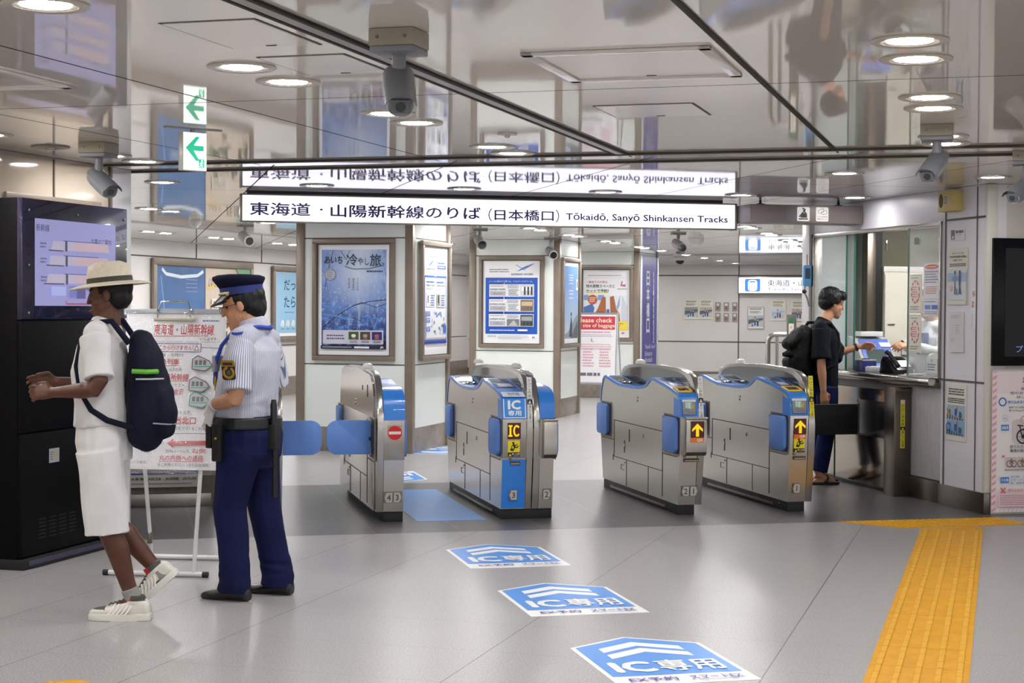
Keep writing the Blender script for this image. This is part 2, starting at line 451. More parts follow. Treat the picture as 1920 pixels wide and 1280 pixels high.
# booth interior
INT = mat_noise('olive_panel', '#6f6b58', '#686452', 2, 0.5); CRM = mat_noise('cream', '#e6e2d2', '#dfdbca', 2, 0.45)
mb = MB()
mb.box(6.36, 9.6, 14.62, 14.72, 0, H-0.002, mat_noise('grey_green_wall', '#a3aaa3', '#9ca39c', 2, 0.4))
mb.box(9.5, 9.6, 11.5, 14.62, 0, H-0.002, mat_noise('booth_inner', '#c8c8c2', '#c1c1bb', 2, 0.5))
struct(mb.build('wall_booth', rotz=AG))
mb = MB(); mb.box(6.302, 6.42, 14.575, 14.74, 0, H-0.002, mat_noise('grey_pier', '#c3c0c0', '#bdbaba', 2, 0.3), 0.006)
struct(mb.build('wall_booth', rotz=AG))

# ---------------------------------------------------------------- downlights
GLOW = NT('lamp_diffuser'); GLOW.b.inputs['Base Color'].default_value = (0.9, 0.9, 0.9, 1)
GLOW.b.inputs['Emission Color'].default_value = (1.0, 0.985, 0.972, 1); GLOW.b.inputs['Emission Strength'].default_value = LAMP
GLOW2 = GLOW.m.copy(); GLOW2.node_tree.nodes['Principled BSDF'].inputs['Emission Strength'].default_value = LAMP*1.7
GLOW3 = GLOW.m.copy(); GLOW3.node_tree.nodes['Principled BSDF'].inputs['Emission Strength'].default_value = LAMP*0.55
RIM = mat_noise('lamp_rim', '#d6d0c6', '#cfc9bf', 6, 0.3); CONE = mat_noise('lamp_reflector', '#b6aea2', '#aca498', 8, 0.25, metal=0.3)
def lamp_parts():
    m1 = MB(); m1.lathe([(0.101, H-0.001), (0.137, H-0.001), (0.138, H-0.006), (0.128, H-0.010), (0.104, H-0.006)], (0, 0, 0), RIM, 40, cap=False)
    m2 = MB(); m2.lathe([(0.103, H-0.007), (0.098, H-0.003), (0.079, H-0.0032)], (0, 0, 0), CONE, 40, cap=False)
    m3 = MB(); m3.lathe([(0.080, H-0.0045), (0.001, H-0.0050)], (0, 0, 0), GLOW.m, 40)
    return m1, m2, m3
lamp0 = None
def downlight(p, label, group='recessed ceiling downlights'):
    if 'outside the picture' in label: group = 'downlights outside the picture'
    global lamp0
    if lamp0 is None:
        lamp0 = thing('ceiling_downlight', label, 'ceiling light', (p.x, p.y, 0), 0, group)
        for mb, n in zip(lamp_parts(), ('rim', 'reflector', 'diffuser')): mb.build(n, lamp0, smooth=60)
        return lamp0
    r = lamp0.copy(); COL.objects.link(r); r.location = (p.x, p.y, 0); r['label'] = label; r['group'] = group
    for ch in lamp0.children:
        c = ch.copy(); COL.objects.link(c); c.parent = r
        if 'far corridor' in group and ch.name.startswith('diffuser'): c.material_slots[0].link = 'OBJECT'; c.material_slots[0].material = GLOW2
        if group == 'gate row downlights' and ch.name.startswith('diffuser'): c.material_slots[0].link = 'OBJECT'; c.material_slots[0].material = GLOW3
    return r
ROWS = {-5.47: 'by the near left wall', -2.92: 'left of the double ceiling track', -0.33: 'above the yellow path', 2.25: 'beyond the right wall'}
ORD = ['first', 'second', 'third', 'fourth', 'fifth', 'sixth', 'seventh', 'eighth']
BP = (-0.75, -0.32, 0.95, 1.38, 2.62, 3.05, 4.15, 4.605, 6.01, 6.455, 7.63, 8.05, 9.365, 9.785)
for a, wh in ROWS.items():
    for i, b in enumerate(BP):
        if a == 2.25 and b < 4: continue
        p = tp(a, b)
        n = len(BP) - i
        vis = (a == -2.92 and b > 4.5) or (a == -0.33 and b > 5.5) or (a == -5.47 and b > 9)
        side = 'nearer' if i % 2 == 0 else 'farther'
        pairs = (len(BP)-1-i)//2
        lab = ('downlight, %s of the %s pair before the brown rail, %s' % (side, ORD[pairs], wh)) if vis else 'round recessed ceiling downlight outside the picture'
        downlight(p, lab, 'recessed ceiling downlights' if vis else 'downlights out of view')
ORD2 = ORD + ['ninth', 'tenth', 'eleventh', 'twelfth', 'thirteenth', 'fourteenth', 'fifteenth', 'sixteenth', 'seventeenth']
k = 0
for a in (-1.0, 0.28, 1.474, 2.66, 3.846, 5.03, 6.06, 7.3):
    lab = ('round downlight just in front of the long lit sign, %s from its left end' % ORD[k]) if 1 < a < 5.5 else ('round downlight above the brown pictogram sign' if 5.5 < a < 6.5 else 'round recessed ceiling downlight outside the picture')
    if 1 < a < 5.5: k += 1
    downlight(gp(a, 13.06), lab, 'gate row downlights')
for a, lab in ((4.907, 'round downlight between the far brown rail and the brown pictogram sign'), (6.053, 'round downlight near the booth pier, above the ticket window')):
    downlight(gp(a, 10.75), lab, 'gate row downlights')
WHR = {-10.65: 'along the poster wall at the far left', -8.1: 'behind the near pillar', -5.5: 'leading along the pillars to the far wall', -2.9: 'over the far corridor', -0.3: 'over the far corridor right side'}
for a, wh in WHR.items():
    for i, b in enumerate((14.6, 15.05, 16.9, 17.35, 19.2, 19.65, 21.05, 21.5, 23.15, 23.75, 25.4, 25.85, 27.2, 29.4, 31.3, 33.1, 35.1)):
        if a == -8.1 and (b in (16.9, 17.35) or 22 < b < 24 or 27.3 < b < 29.2): pass
        if a == -0.3 and b > 20: continue
        downlight(tp(a, b), 'downlight %s, %s from the gates' % (wh, ORD2[i]), 'far corridor downlights')
for a, b, lab in ((7.6, 12.3, 'recessed downlight inside the ticket booth, nearer one'), (8.2, 13.6, 'recessed downlight inside the ticket booth, farther one')):
    downlight(gp(a, b), lab, 'booth downlights')
# ================================================================ TICKET GATES (local: x across, y along the lane from the front, z up)
PROF = [(-0.050, 0.74), (-0.042, 0.80), (-0.030, 0.86), (-0.010, 0.893), (0.020, 0.908), (0.060, 0.919), (0.177, 0.942), (0.32, 0.963), (0.46, 0.981), (0.58, 0.996),
        (0.640, 1.000), (0.685, 0.992), (0.735, 0.966), (0.80, 0.940), (0.87, 0.924), (0.98, 0.913), (1.15, 0.908), (1.35, 0.909), (1.53, 0.914), (1.68, 0.930),
        (1.84, 0.956), (1.925, 0.964), (1.97, 0.955), (2.010, 0.925), (2.045, 0.86), (2.066, 0.80), (2.078, 0.74)]
FINP = [(0.0, 0.075), (-0.045, 0.45), (-0.055, 0.67), (-0.045, 0.78), (-0.01, 0.88), (0.045, 0.968), (0.10, 1.025), (0.20, 1.060), (0.42, 1.083), (0.90, 1.094),
        (1.40, 1.084), (1.70, 1.066), (1.84, 1.045), (1.90, 1.01), (1.94, 0.95), (1.97, 0.80), (1.975, 0.45), (1.97, 0.075)]
RIBB = mat_steel('fin_band', '#b7b3ad', 0.2)
FINI = mat_noise('smoked_panel', '#4a4a4a', '#424243', 3, 0.08, coat=0.6, metal=0.6)
STEELG = mat_steel('gate_steel', '#cfcac3', 0.24)
def prof_z(y, P=PROF):
    for (y0, z0), (y1, z1) in zip(P[3:-4], P[4:-3]):
        if y0 <= y <= y1: return z0 + (z1-z0)*(y-y0)/(y1-y0)
    return 0.9
def strip_wall(mb, P, x0, x1, zb, m, front=(0.0, 0.075), back=(1.99, 0.075)):
    """solid under the wavy outline P"""
    L = [(front[0], zb), (-0.034, 0.42)] + P + [(2.05, 0.42), (back[0], zb)]
    A = [mb.v((x0, y, z)) for y, z in L]; B = [mb.v((x1, y, z)) for y, z in L]
    for i in range(len(L)): mb.face([A[i], A[(i+1) % len(L)], B[(i+1) % len(L)], B[i]], m)
    # side walls as upright strips
    for V, x in ((A, x0), (B, x1)):
        base = [mb.v((x, min(max(y, 0.0), 1.99), zb)) for y, z in P]
        for i in range(len(P)-1): mb.face([V[i+2], V[i+3], base[i+1], base[i]], m)
        mb.face([V[0], V[1], V[2], base[0]], m); mb.face([V[-1], V[-2], V[-3], base[-1]], m)
def shell(mb, P, x0, x1, t, m):
    """the blue band laid over the outline"""
    N = []
    for i, (y, z) in enumerate(P):
        a = Vector(P[max(i-1, 0)]); b = Vector(P[min(i+1, len(P)-1)]); d = (b-a).normalized(); N.append(Vector((-d.y, d.x)))
    N = [n if n.y > -0.2 or True else -n for n in N]
    rs = []
    for (y, z), n in zip(P, N):
        o = Vector((y, z)) + n*0.004; q = Vector((y, z)) - n*t
        rs.append([(x0, o.x, o.y), (x1, o.x, o.y), (x1, q.x, q.y), (x0, q.x, q.y)])
    mb.rings(rs, m)
def on_top(mb, P, y0, y1, x0, x1, m, lift=0.006, n=4):
    """a plate following the top of the shell"""
    V = []
    for i in range(n+1):
        y = y0 + (y1-y0)*i/n; z = prof_z(y, P) + lift
        V.append((mb.v((x0, y, z)), mb.v((x1, y, z))))
    for i in range(n): mb.face([V[i][0], V[i][1], V[i+1][1], V[i+1][0]], m)
def paste(parent, name, x, z, sheet, y=-0.04, tilt=0.0, y_at=None):
    o = sheet.build(name, parent, (x, y, z)); o.rotation_euler.x = tilt; return o
def arrow_tag(parent, num, x, z, left, y=0.0, tilt=0.0):
    w, h = 0.062, 0.078
    s = Sheet(w, h, '#b3b0aa', 0.35, 0.0012, back=STEEL)
    pts = [(0.004, h/2), (0.018, 0.004), (w-0.003, 0.004), (w-0.003, h-0.004), (0.018, h-0.004)] if left else [(w-0.004, h/2), (w-0.018, 0.004), (0.003, 0.004), (0.003, h-0.004), (w-0.018, h-0.004)]
    s.poly(pts, '#c3c0ba'); s.text(num, w*0.34 if left else w*0.22, h*0.24, w*0.78 if left else w*0.66, h*0.76, '#4b4842', 0.02, keep=True)
    return paste(parent, 'number_plate', x, z, s, y, tilt)
def caution(parent, x, z, y, tilt):
    s = Sheet(0.088, 0.118, '#f2dc12', 0.4, 0.0012); w, h = 0.088, 0.118
    s.rect(0, 0, w, 0.032, '#151512')
    k = '#14130e'
    s.disc(0.040, 0.100, 0.0085, k)
    s.line([(0.042, 0.092), (0.050, 0.070)], 0.013, k).line([(0.045, 0.088), (0.030, 0.078), (0.026, 0.066)], 0.006, k).line([(0.047, 0.086), (0.062, 0.082), (0.070, 0.092)], 0.006, k)
    s.line([(0.050, 0.070), (0.066, 0.066), (0.078, 0.078)], 0.008, k).line([(0.050, 0.071), (0.044, 0.055), (0.034, 0.042)], 0.008, k)
    s.rrect(0.018, 0.044, 0.036, 0.062, 0.003, k)
    s.poly([(0.006, 0.005), (0.026, 0.005), (0.016, 0.026)], '#f2dc12'); s.rect(0.0150, 0.013, 0.0172, 0.022, k); s.rect(0.0150, 0.008, 0.0172, 0.0105, k)
    s.text('駆けこみ注意', 0.029, 0.014, 0.085, 0.027, '#f3efe0', 0.01); s.text('CAUTION', 0.040, 0.004, 0.076, 0.010, '#d8d4c8')
    return paste(parent, 'caution_sticker', x, z, s, y, tilt)
def led(parent, x, z, y, kind, tilt=0.0, w=0.098, h=0.118):
    s = Sheet(w, h, '#5a0d10', 0.3, 0.003); s.frame(0.002, 0.002, w-0.002, h-0.002, 0.003, '#1c1414')
    yl = pm('#f0cf12', 0.4, 0, 0.45)
    if kind == 'IC':
        s.poly([(0.006, 0.018), (0.036, 0.018), (0.036, 0.030), (0.028, 0.030), (0.028, 0.090), (0.036, 0.090), (0.036, 0.102), (0.006, 0.102), (0.006, 0.090), (0.014, 0.090), (0.014, 0.030), (0.006, 0.030)], yl)
        n = 14; l = s.nx()
        for i in range(n):
            a, b = PI*0.22 + (PI*1.56)*i/n, PI*0.22 + (PI*1.56)*(i+1)/n
            P = lambda t, r, q: (0.068 + r*math.cos(t), -l, 0.060 + q*math.sin(t))
            s.mb.poly([P(a, 0.027, 0.043), P(b, 0.027, 0.043), P(b, 0.014, 0.029), P(a, 0.014, 0.029)], yl)
    else:
        c = w/2
        s.poly([(c-0.012, 0.008), (c+0.012, 0.008), (c+0.012, 0.068), (c+0.042, 0.044), (c+0.042, 0.064), (c, 0.106), (c-0.042, 0.064), (c-0.042, 0.044), (c-0.012, 0.068)], yl)
    return paste(parent, 'led_sign', x, z, s, y, tilt)
def qr_tag(parent, x, z, y, w=0.098):
    s = Sheet(w, 0.034, '#ef7a1d', 0.4, 0.0012); s.text('QR', w*0.48, 0.006, w*0.92, 0.028, '#fbf3ea', 0.03)
    return paste(parent, 'sticker', x, z, s, y)
def fin_label(parent, x, yellow, y=0.0):
    """upright strip of writing on the front edge of the fin"""
    bg, ink = ('#efe13a', '#26241a') if yellow else ('#eeeeea', '#33322f')
    s = Sheet(0.036, 0.31, bg, 0.4, 0.0012)
    s.vtext('かけこみ危険', 0.018, 0.298, 0.023, ink, 0.0, 0.0285); s.rect(0.0, 0.112, 0.036, 0.148, '#191917')
    s.poly([(0.006, 0.118), (0.030, 0.118), (0.018, 0.142)], bg); s.rect(0.0165, 0.124, 0.0195, 0.134, '#191917')
    s.vtext('扉にご注意', 0.018, 0.106, 0.019, ink, 0.0, 0.0208)
    o = paste(parent, 'edge_label', x, 0.73, s, y, -0.13); return o
def flap_leaf(parent, x0, x1, y0, y1, z0=0.465, z1=0.725, name='flap'):
    """closed flap: a rounded blue leaf standing along the side"""
    mb = MB(); mb.rrect(y0, y1, z0, z1, 0.035, x0, x1, FLAP, 'x', 5, 0.006); return mb.build(name, parent)
def cut(mb, x, y0, y1, z0, z1, m): mb.box(x-0.0015, x+0.0015, y0, y1, z0, z1, m)

SEAM = pm('#35312d', 0.6)
def gate_half(root, x0, w, side, fin_x, style, nums, opts):
    """side=-1: lane on the left of the body; +1: lane on the right"""
    P = PROF
    x1 = x0 + w; xs = x0 if side < 0 else x1          # lane side
    if style == 'tall':
        P = [(-0.050, 0.74), (-0.046, 0.80), (-0.032, 0.87), (-0.005, 0.91), (0.045, 0.938), (0.12, 0.955), (0.25, 0.965)] + [q for q in PROF if q[0] > 0.3]
    mb = MB(); strip_wall(mb, P, x0, x1, 0.075, STEELG); mb.build('body', root, smooth=20)
    mb = MB(); mb.box(x0+0.006, x1, 0.012, 1.98, 0.0, 0.076, RUBBER, 0.004)
    mb.box(xs-0.008 if side < 0 else xs-0.02, xs+0.02 if side < 0 else xs+0.008, 0.30, 1.75, 0.022, 0.040, STEELD, 0.004)
    for y in (0.15, 0.6, 1.1, 1.6): mb.lathe([(0.006, 0), (0.006, 0.004)], (xs+0.004*side, y, 0.05), STEEL, 8, 'x')
    mb.build('base', root)
    mb = MB(); shell(mb, P, x0-0.004, x1+0.004, 0.019, BLUE)
    # the blue continues down the nose
    mb.prism([(-0.054, 0.735), (-0.046, 0.80), (-0.02, 0.86), (0.10, 0.88), (0.10, 0.735)], x0-0.0035, x1+0.0035, BLUE, 'x')
    mb.build('blue_cover', root, smooth=40)
    # top fittings
    if style != 'tall':
        mb = MB(); on_top(mb, P, 0.43, 0.56, x0+0.02, x1-0.02, mat_noise('display_glass', '#545a60', '#4b5157', 4, 0.1)); mb.build('display', root, smooth=0, solid=False)
        mb = MB(); on_top(mb, P, 0.20, 0.385, x0+0.012, x1-0.012, pm('#23357f', 0.25)); on_top(mb, P, 0.215, 0.37, x0+0.025, x1-0.025, pm('#39437a', 0.2), 0.0068)
        on_top(mb, P, 0.235, 0.35, x0+0.036, x1-0.036, pm('#cfd3e6', 0.3), 0.0074); mb.build('card_reader', root, smooth=0, solid=False)
        mb = MB(); on_top(mb, P, 1.62, 1.88, x0+0.018, x1-0.018, mat_noise('display_dark', '#3a3a3c', '#333336', 4, 0.12)); mb.build('display', root, smooth=0, solid=False)
        mb = MB(); on_top(mb, P, 1.44, 1.60, x0+0.02, x1-0.02, pm('#20262f', 0.3)); 
        zr = prof_z(1.5)+0.012
        mb.tube([(x0+w/2+0.04*math.cos(t), 1.52+0.055*math.sin(t), zr) for t in [2*PI*k/16 for k in range(17)]], 0.005, CHROME, 6); mb.build('ticket_outlet', root)
    return P
def lane_side(root, x, s, front_y=(0.05, 0.33), open_flap=False, rear=True, bulge=False):
    """panels, seams, latches and flaps on the lane face"""
    mb = MB(); X = x + 0.001*s
    cut(mb, X, 0.36, 1.66, 0.597, 0.603, SEAM); cut(mb, X, 0.36, 1.66, 0.292, 0.297, SEAM)
    cut(mb, X, 0.365, 0.371, 0.10, 0.72, SEAM); cut(mb, X, 1.655, 1.661, 0.29, 0.60, SEAM); cut(mb, X, 1.30, 1.306, 0.08, 0.293, SEAM)
    cut(mb, X, 0.72, 0.723, 0.08, 0.293, SEAM); cut(mb, X, 0.02, 0.365, 0.43, 0.436, SEAM); cut(mb, X, 1.66, 2.02, 0.43, 0.436, SEAM)
    for y, z in ((1.23, 0.50), (1.36, 0.40)): cut(mb, x+0.0015*s, y-0.006, y+0.006, z-0.05, z+0.05, SEAM)
    cut(mb, X, 1.68, 1.686, 0.26, 0.31, SEAM); cut(mb, X, 1.36, 1.45, 0.243, 0.246, SEAM); cut(mb, X, 1.36, 1.45, 0.203, 0.206, SEAM); cut(mb, X, 1.447, 1.45, 0.205, 0.245, SEAM)
    mb.build('panel_seams', root, smooth=0)
    mb = MB()
    for y, z, r in ((1.02, 0.80, 0.010), (1.01, 0.826, 0.008), (0.86, 0.52, 0.009), (0.86, 0.535, 0.006), (1.36, 0.41, 0.012), (1.35, 0.268, 0.008)):
        mb.lathe([(r, 0), (r, 0.004*s), (r*0.5, 0.006*s)], (x, y, z), CHROME, 10, 'x')
    mb.build('latches', root)
    REC = pm('#2a2624', 0.5)
    for y0, y1 in ([front_y] if True else []) + ([(1.76, 2.02)] if rear else []):
        mb = MB(); mb.box(x-0.002, x+0.0022, y0-0.035, y1+0.035, 0.44, 0.745, STEELD); mb.box(min(x, x+0.003*s), max(x, x+0.003*s), y0-0.012, y1+0.012, 0.455, 0.735, REC); mb.build('flap_recess', root, smooth=0)
    if open_flap:
        return
    y0, y1 = front_y
    flap_leaf(root, min(x+0.003*s, x+0.028*s), max(x+0.003*s, x+0.028*s), y0, y1)
    if rear: flap_leaf(root, min(x+0.003*s, x+0.028*s), max(x+0.003*s, x+0.028*s), 1.80, 2.10 if bulge else 2.02)
def open_leaf(root, x, s, y=0.19, reach=0.335):
    mb = MB(); x0, x1 = (x+0.0, x+reach*s) if s > 0 else (x+reach*s, x)
    # rounded leaf across the lane, square at the hinge
    pts = []; r = 0.075; z0, z1 = 0.475, 0.722
    tip, hin = (x1, x0) if s > 0 else (x0, x1)
    d = 1 if s > 0 else -1
    pts = [(hin, z0), (tip-d*r, z0)] + [(tip-d*r + d*r*math.sin(t), z0+r-r*math.cos(t)) for t in [PI/2*k/6 for k in range(1, 7)]] + \
          [(tip-d*r + d*r*math.cos(t), z1-r+r*math.sin(t)) for t in [PI/2*k/6 for k in range(0, 7)]] + [(hin, z1)]
    mb.prism(pts, y-0.016, y+0.016, FLAP, 'y', 0.006)
    f = mb.build('flap', root)
    mb = MB()
    for z in (0.50, 0.70): mb.box(hin-0.02, hin+0.02, y-0.026, y+0.026, z-0.03, z+0.03, STEEL, 0.005)
    mb.box(hin-0.03, hin+0.012, y-0.018, y+0.018, 0.575, 0.60, RUBBER)
    mb.build('hinge', f)
def fin(root, x0, x1, solid_side=None, knobs=(0.62,), blank=False):
    mb = MB(); mb.prism(FINP, x0, x1, RIBB, 'x', 0.004); mb.build('fin', root, smooth=30)
    inner = [(0.12, 0.70), (0.10, 0.90), (0.16, 0.99), (0.27, 1.035), (0.45, 1.056), (0.9, 1.067), (1.4, 1.058), (1.7, 1.040), (1.82, 1.01), (1.90, 0.90), (1.93, 0.70)]
    mb = MB(); m = CHROME if blank else FINI
    mb.prism(inner, x0-0.0015, x1+0.0015, m, 'x'); mb.build('fin_panel', root, smooth=0)
    for y in knobs:
        mb = MB(); z = 1.084
        mb.lathe([(0.042, z-0.004), (0.042, z+0.012), (0.034, z+0.028), (0.016, z+0.036)], ((x0+x1)/2, y, 0), pm('#eceae4', 0.25), 18); mb.build('sensor_dome', root)
def front_common(root, x0, x1, blue_low=False):
    mb = MB()
    mb.box(x0+0.012, x1-0.012, -0.047, -0.02, 0.40, 0.425, pm('#3a352f', 0.5)); mb.box(x0+0.016, x1-0.016, -0.049, -0.046, 0.405, 0.415, pm('#a9987c', 0.4)); 
    mb.lathe([(0.009, -0.05), (0.009, -0.046)], (x0+0.006+0.012, 0, 0.44), STEELD, 12, 'y')
    mb.build('coin_slot', root)
def bulge_box(root, x0, x1):
    pts = [(-0.04, 0.445), (-0.10, 0.452), (-0.125, 0.48), (-0.128, 0.70), (-0.118, 0.728), (0.0, 0.735), (0.0, 0.445)]
    mb = MB(); mb.prism(pts, x0, x1, STEEL, 'x', 0.003); mb.box(x0-0.004, x1+0.004, -0.135, 0.0, 0.722, 0.738, STEEL, 0.004); return mb.build('flap_housing', root)

# --- gate between lanes 2 and 1
g = thing('ticket_gate', 'steel ticket gate with blue rim and plates 2 and 1, third from left', 'ticket gate', gp(4.028, 11.71), AG, 'ticket gates')
gate_half(g, 0.0, 0.135, -1, None, 'std', '21', None); lane_side(g, 0.0, -1, (0.0, 0.30), bulge=True); lane_side(g, 0.186, 1, (0.0, 0.30))
fin(g, 0.137, 0.186, knobs=(1.45,)); bulge_box(g, 0.02, 0.182); front_common(g, 0.02, 0.16)
def ticket_nose(g, x0, x1):
    """yellow ticket mouth and printed plate on the nose"""
    yl = pm('#f2c218', 0.35)
    mb = MB(); zc = 0.917
    A = [(x0+0.012, 0.155), (x1-0.035, 0.155), (x1-0.014, 0.135), (x1-0.012, 0.045), (x1-0.03, 0.028), (x0+0.02, 0.028)]
    for (p, q) in zip(A, A[1:]+A[:1]):
        mb.tube([(p[0], p[1], prof_z(p[1])+0.010), (q[0], q[1], prof_z(q[1])+0.010)], 0.0065, yl, 8)
    on_top(mb, PROF, 0.03, 0.07, x0+0.016, x1-0.02, yl, 0.008)
    t = mb.build('ticket_mouth', g)
    mb = MB(); on_top(mb, PROF, 0.07, 0.15, x0+0.018, x1-0.02, pm('#2c2f38', 0.2), 0.009); mb.box(x0+0.03, x1-0.05, 0.085, 0.115, 0.925, 0.945, pm('#3d424d', 0.25), 0.005); mb.build('ticket_slot', t)
    w = x1-x0
    s = Sheet(w-0.026, 0.118, '#4a4f57', 0.25, 0.0016); W_, H_ = w-0.026, 0.118
    s.rrect(0.004, 0.004, W_-0.004, H_-0.012, 0.006, '#8d9094'); s.rrect(0.0, H_-0.020, W_, H_-0.002, 0.003, '#dfe2e6')
    for i, c in enumerate(('#bfe6de', '#a9dccf', '#cfeee8', '#9bd3c6')): s.rect(W_*0.24+i*0.012, 0.052-0.002*i, W_*0.24+0.011+i*0.012, 0.094, c)
    s.rect(W_*0.62, 0.048, W_*0.80, 0.080, '#c9a24a')
    s.text('きっぷは', 0.010, 0.030, W_*0.42, 0.040, '#2d2d2d'); s.text('まとめて入れ', W_*0.44, 0.030, W_*0.94, 0.040, '#d04a5c'); s.text('きっぷを入れる', 0.012, 0.013, W_*0.92, 0.023, '#2d2d2d')
    o = s.build('instruction_plate', g, (x0+0.013, -0.0555, 0.752)); o.rotation_euler.x = -0.16
ticket_nose(g, 0.0, 0.135)
led(g, 0.052, 0.588, -0.1292, 'arrow', w=0.104, h=0.122); qr_tag(g, 0.052, 0.552, -0.1292, 0.104)
s = Sheet(0.13, 0.075, '#eef0f2', 0.35, 0.001); s.frame(0.01, 0.012, 0.12, 0.062, 0.004, '#3a5aa8').poly([(0.03, 0.03), (0.06, 0.03), (0.045, 0.055)], '#28438e').text('ここ', 0.07, 0.025, 0.11, 0.05, '#28438e')
o = s.build('sticker', g, (0.03, -0.122, 0.7387)); o.rotation_euler.x = -PI/2
arrow_tag(g, '2', 0.022, 0.14, True, -0.012, 0.10); arrow_tag(g, '1', 0.090, 0.14, False, -0.012, 0.10)
fin_label(g, 0.143, False, -0.056)
# --- gate at the right of lane 1
g = thing('ticket_gate', 'steel ticket gate with blue rim and plate 1, rightmost, beside the customer', 'ticket gate', gp(4.918, 11.745), AG, 'ticket gates')
gate_half(g, 0.0, 0.145, -1, None, 'std', '1', None); lane_side(g, 0.0, -1, (0.02, 0.31)); lane_side(g, 0.199, 1, (0.02, 0.31))
fin(g, 0.147, 0.199, knobs=(1.45,)); front_common(g, 0.02, 0.14); ticket_nose(g, 0.0, 0.145)
led(g, 0.030, 0.595, -0.051, 'arrow'); qr_tag(g, 0.030, 0.560, -0.050); caution(g, 0.030, 0.455, -0.045, 0.02)
arrow_tag(g, '1', 0.035, 0.14, True, -0.012, 0.10); fin_label(g, 0.155, True, -0.056)
# --- double gate between lanes 3 and 2
g = thing('ticket_gate', 'wide ticket gate with blue card-only front reading IC, plates 3 and 2', 'ticket gate', gp(2.668, 11.705), AG, 'ticket gates')
gate_half(g, 0.0, 0.178, -1, None, 'std', '3', None); lane_side(g, 0.0, -1, (0.02, 0.31)); 
mb = MB(); mb.box(0.17, 0.30, 0.012, 1.98, 0.0, 0.076, RUBBER, 0.004); mb.build('base', g)
fin(g, 0.180, 0.226, knobs=(1.75,)); fin(g, 0.232, 0.280, knobs=(0.62,), blank=True)
gate_half(g, 0.282, 0.105, 1, None, 'tall', '2', None); lane_side(g, 0.387, 1, (-0.06, 0.30), rear=True); bulge_box(g, 0.292, 0.392)
mb = MB(); mb.box(0.0, 0.178, -0.0545, -0.02, 0.45, 0.735, STEEL, 0.003); mb.build('front_panel', g)
mb = MB(); pts = [(-0.002, 0.08), (-0.036, 0.43), (-0.046, 0.445), (-0.02, 0.445), (0.0, 0.08)]; mb.prism([(-0.008, 0.082), (-0.042, 0.44), (-0.02, 0.44), (0.01, 0.082)], 0.001, 0.176, BLUE, 'x', 0.002); mb.build('front_door', g)
front_common(g, 0.045, 0.145)
led(g, 0.035, 0.590, -0.0555, 'IC'); caution(g, 0.038, 0.462, -0.0555, 0.0)
arrow_tag(g, '3', 0.055, 0.14, True, -0.020, 0.10); arrow_tag(g, '2', 0.312, 0.14, False, -0.014, 0.10)
s = Sheet(0.168, 0.142, '#f0f2f5', 0.35, 0.0014); s.rect(0.007, 0.006, 0.161, 0.142, '#2e8fe6')
s.text('IC', 0.038, 0.066, 0.126, 0.128, '#f4f7fa', 0.045, sp=1.05); s.text('専用', 0.034, 0.018, 0.132, 0.056, '#f4f7fa', 0.02)
o = s.build('card_only_label', g, (0.005, -0.0570, 0.742)); o.rotation_euler.x = -0.165
s = Sheet(0.168, 0.085, '#e9ecf2', 0.35, 0.0014); s.text('EX予約', 0.045, 0.048, 0.130, 0.068, '#4a4fb0', 0.03); s.text('スマートEX', 0.045, 0.018, 0.135, 0.040, '#2c2f8e', 0.02)
o = s.build('card_only_label', g, (0.005, -0.030, 0.896)); o.rotation_euler.x = -1.20
fin_label(g, 0.185, False, -0.056)
# --- gate between lanes 4 and 3, its leaf closed across lane 4
g = thing('ticket_gate', 'steel ticket gate with red no-entry disc and plates 4 and 3', 'ticket gate', gp(1.753, 11.71), AG, 'ticket gates')
fin(g, 0.0, 0.048, knobs=(0.62,), blank=True)
gate_half(g, 0.05, 0.146, 1, None, 'tall', '43', None); lane_side(g, 0.196, 1, (0.02, 0.31))
mb = MB(); mb.box(-0.012, 0.0, 0.08, 1.95, 0.075, 0.75, STEELG, 0.003); mb.prism([(0.10, 0.745), (0.08, 0.90), (0.13, 0.99), (0.27, 1.05), (0.9, 1.078), (1.6, 1.06), (1.85, 1.03), (1.93, 0.90), (1.95, 0.745)], -0.012, 0.0, CHROME, 'x')
mb.build('side_panel', g)
lane_side(g, -0.013, -1, (0.03, 0.22), open_flap=True); flap_leaf(g, -0.04, -0.015, 1.80, 2.02); open_leaf(g, 0.0, -1)
mb = MB(); mb.box(0.046, 0.196, -0.053, -0.02, 0.45, 0.737, STEEL, 0.003); mb.build('front_panel', g)
s = Sheet(0.106, 0.106, '#b0aca6', 0.3, 0.001, back=STEEL); s.disc(0.053, 0.053, 0.051, '#d3190f', None, 40); s.rect(0.010, 0.043, 0.096, 0.063, '#efe9e4')
s.build('no_entry_disc', g, (0.072, -0.0535, 0.592))
arrow_tag(g, '4', 0.054, 0.14, True, -0.014, 0.10); arrow_tag(g, '3', 0.122, 0.14, False, -0.014, 0.10)
mb = MB(); cut(mb, -0.0135, 0.62, 0.63, 0.92, 0.955, SEAM); cut(mb, -0.0135, 0.36, 0.375, 0.88, 0.97, SEAM); mb.build('panel_seams', g, smooth=0)
# --- gate at the left of lane 4, behind the guard
g = thing('ticket_gate', 'steel ticket gate mostly hidden behind the guard, its blue leaf showing', 'ticket gate', gp(0.93, 11.71), AG, 'ticket gates')
fin(g, 0.105, 0.150, knobs=(), blank=True); gate_half(g, 0.0, 0.104, -1, None, 'tall', '4', None); lane_side(g, 0.151, 1, (0.03, 0.22), open_flap=True); open_leaf(g, 0.152, 1, reach=0.30)
# ================================================================ HANGING SIGNS
FRAME = mat_noise('sign_frame', '#8a8478', '#817b70', 4, 0.32, metal=0.5)
def lit_face(c, e): return pm(c, 0.35, 0, e)
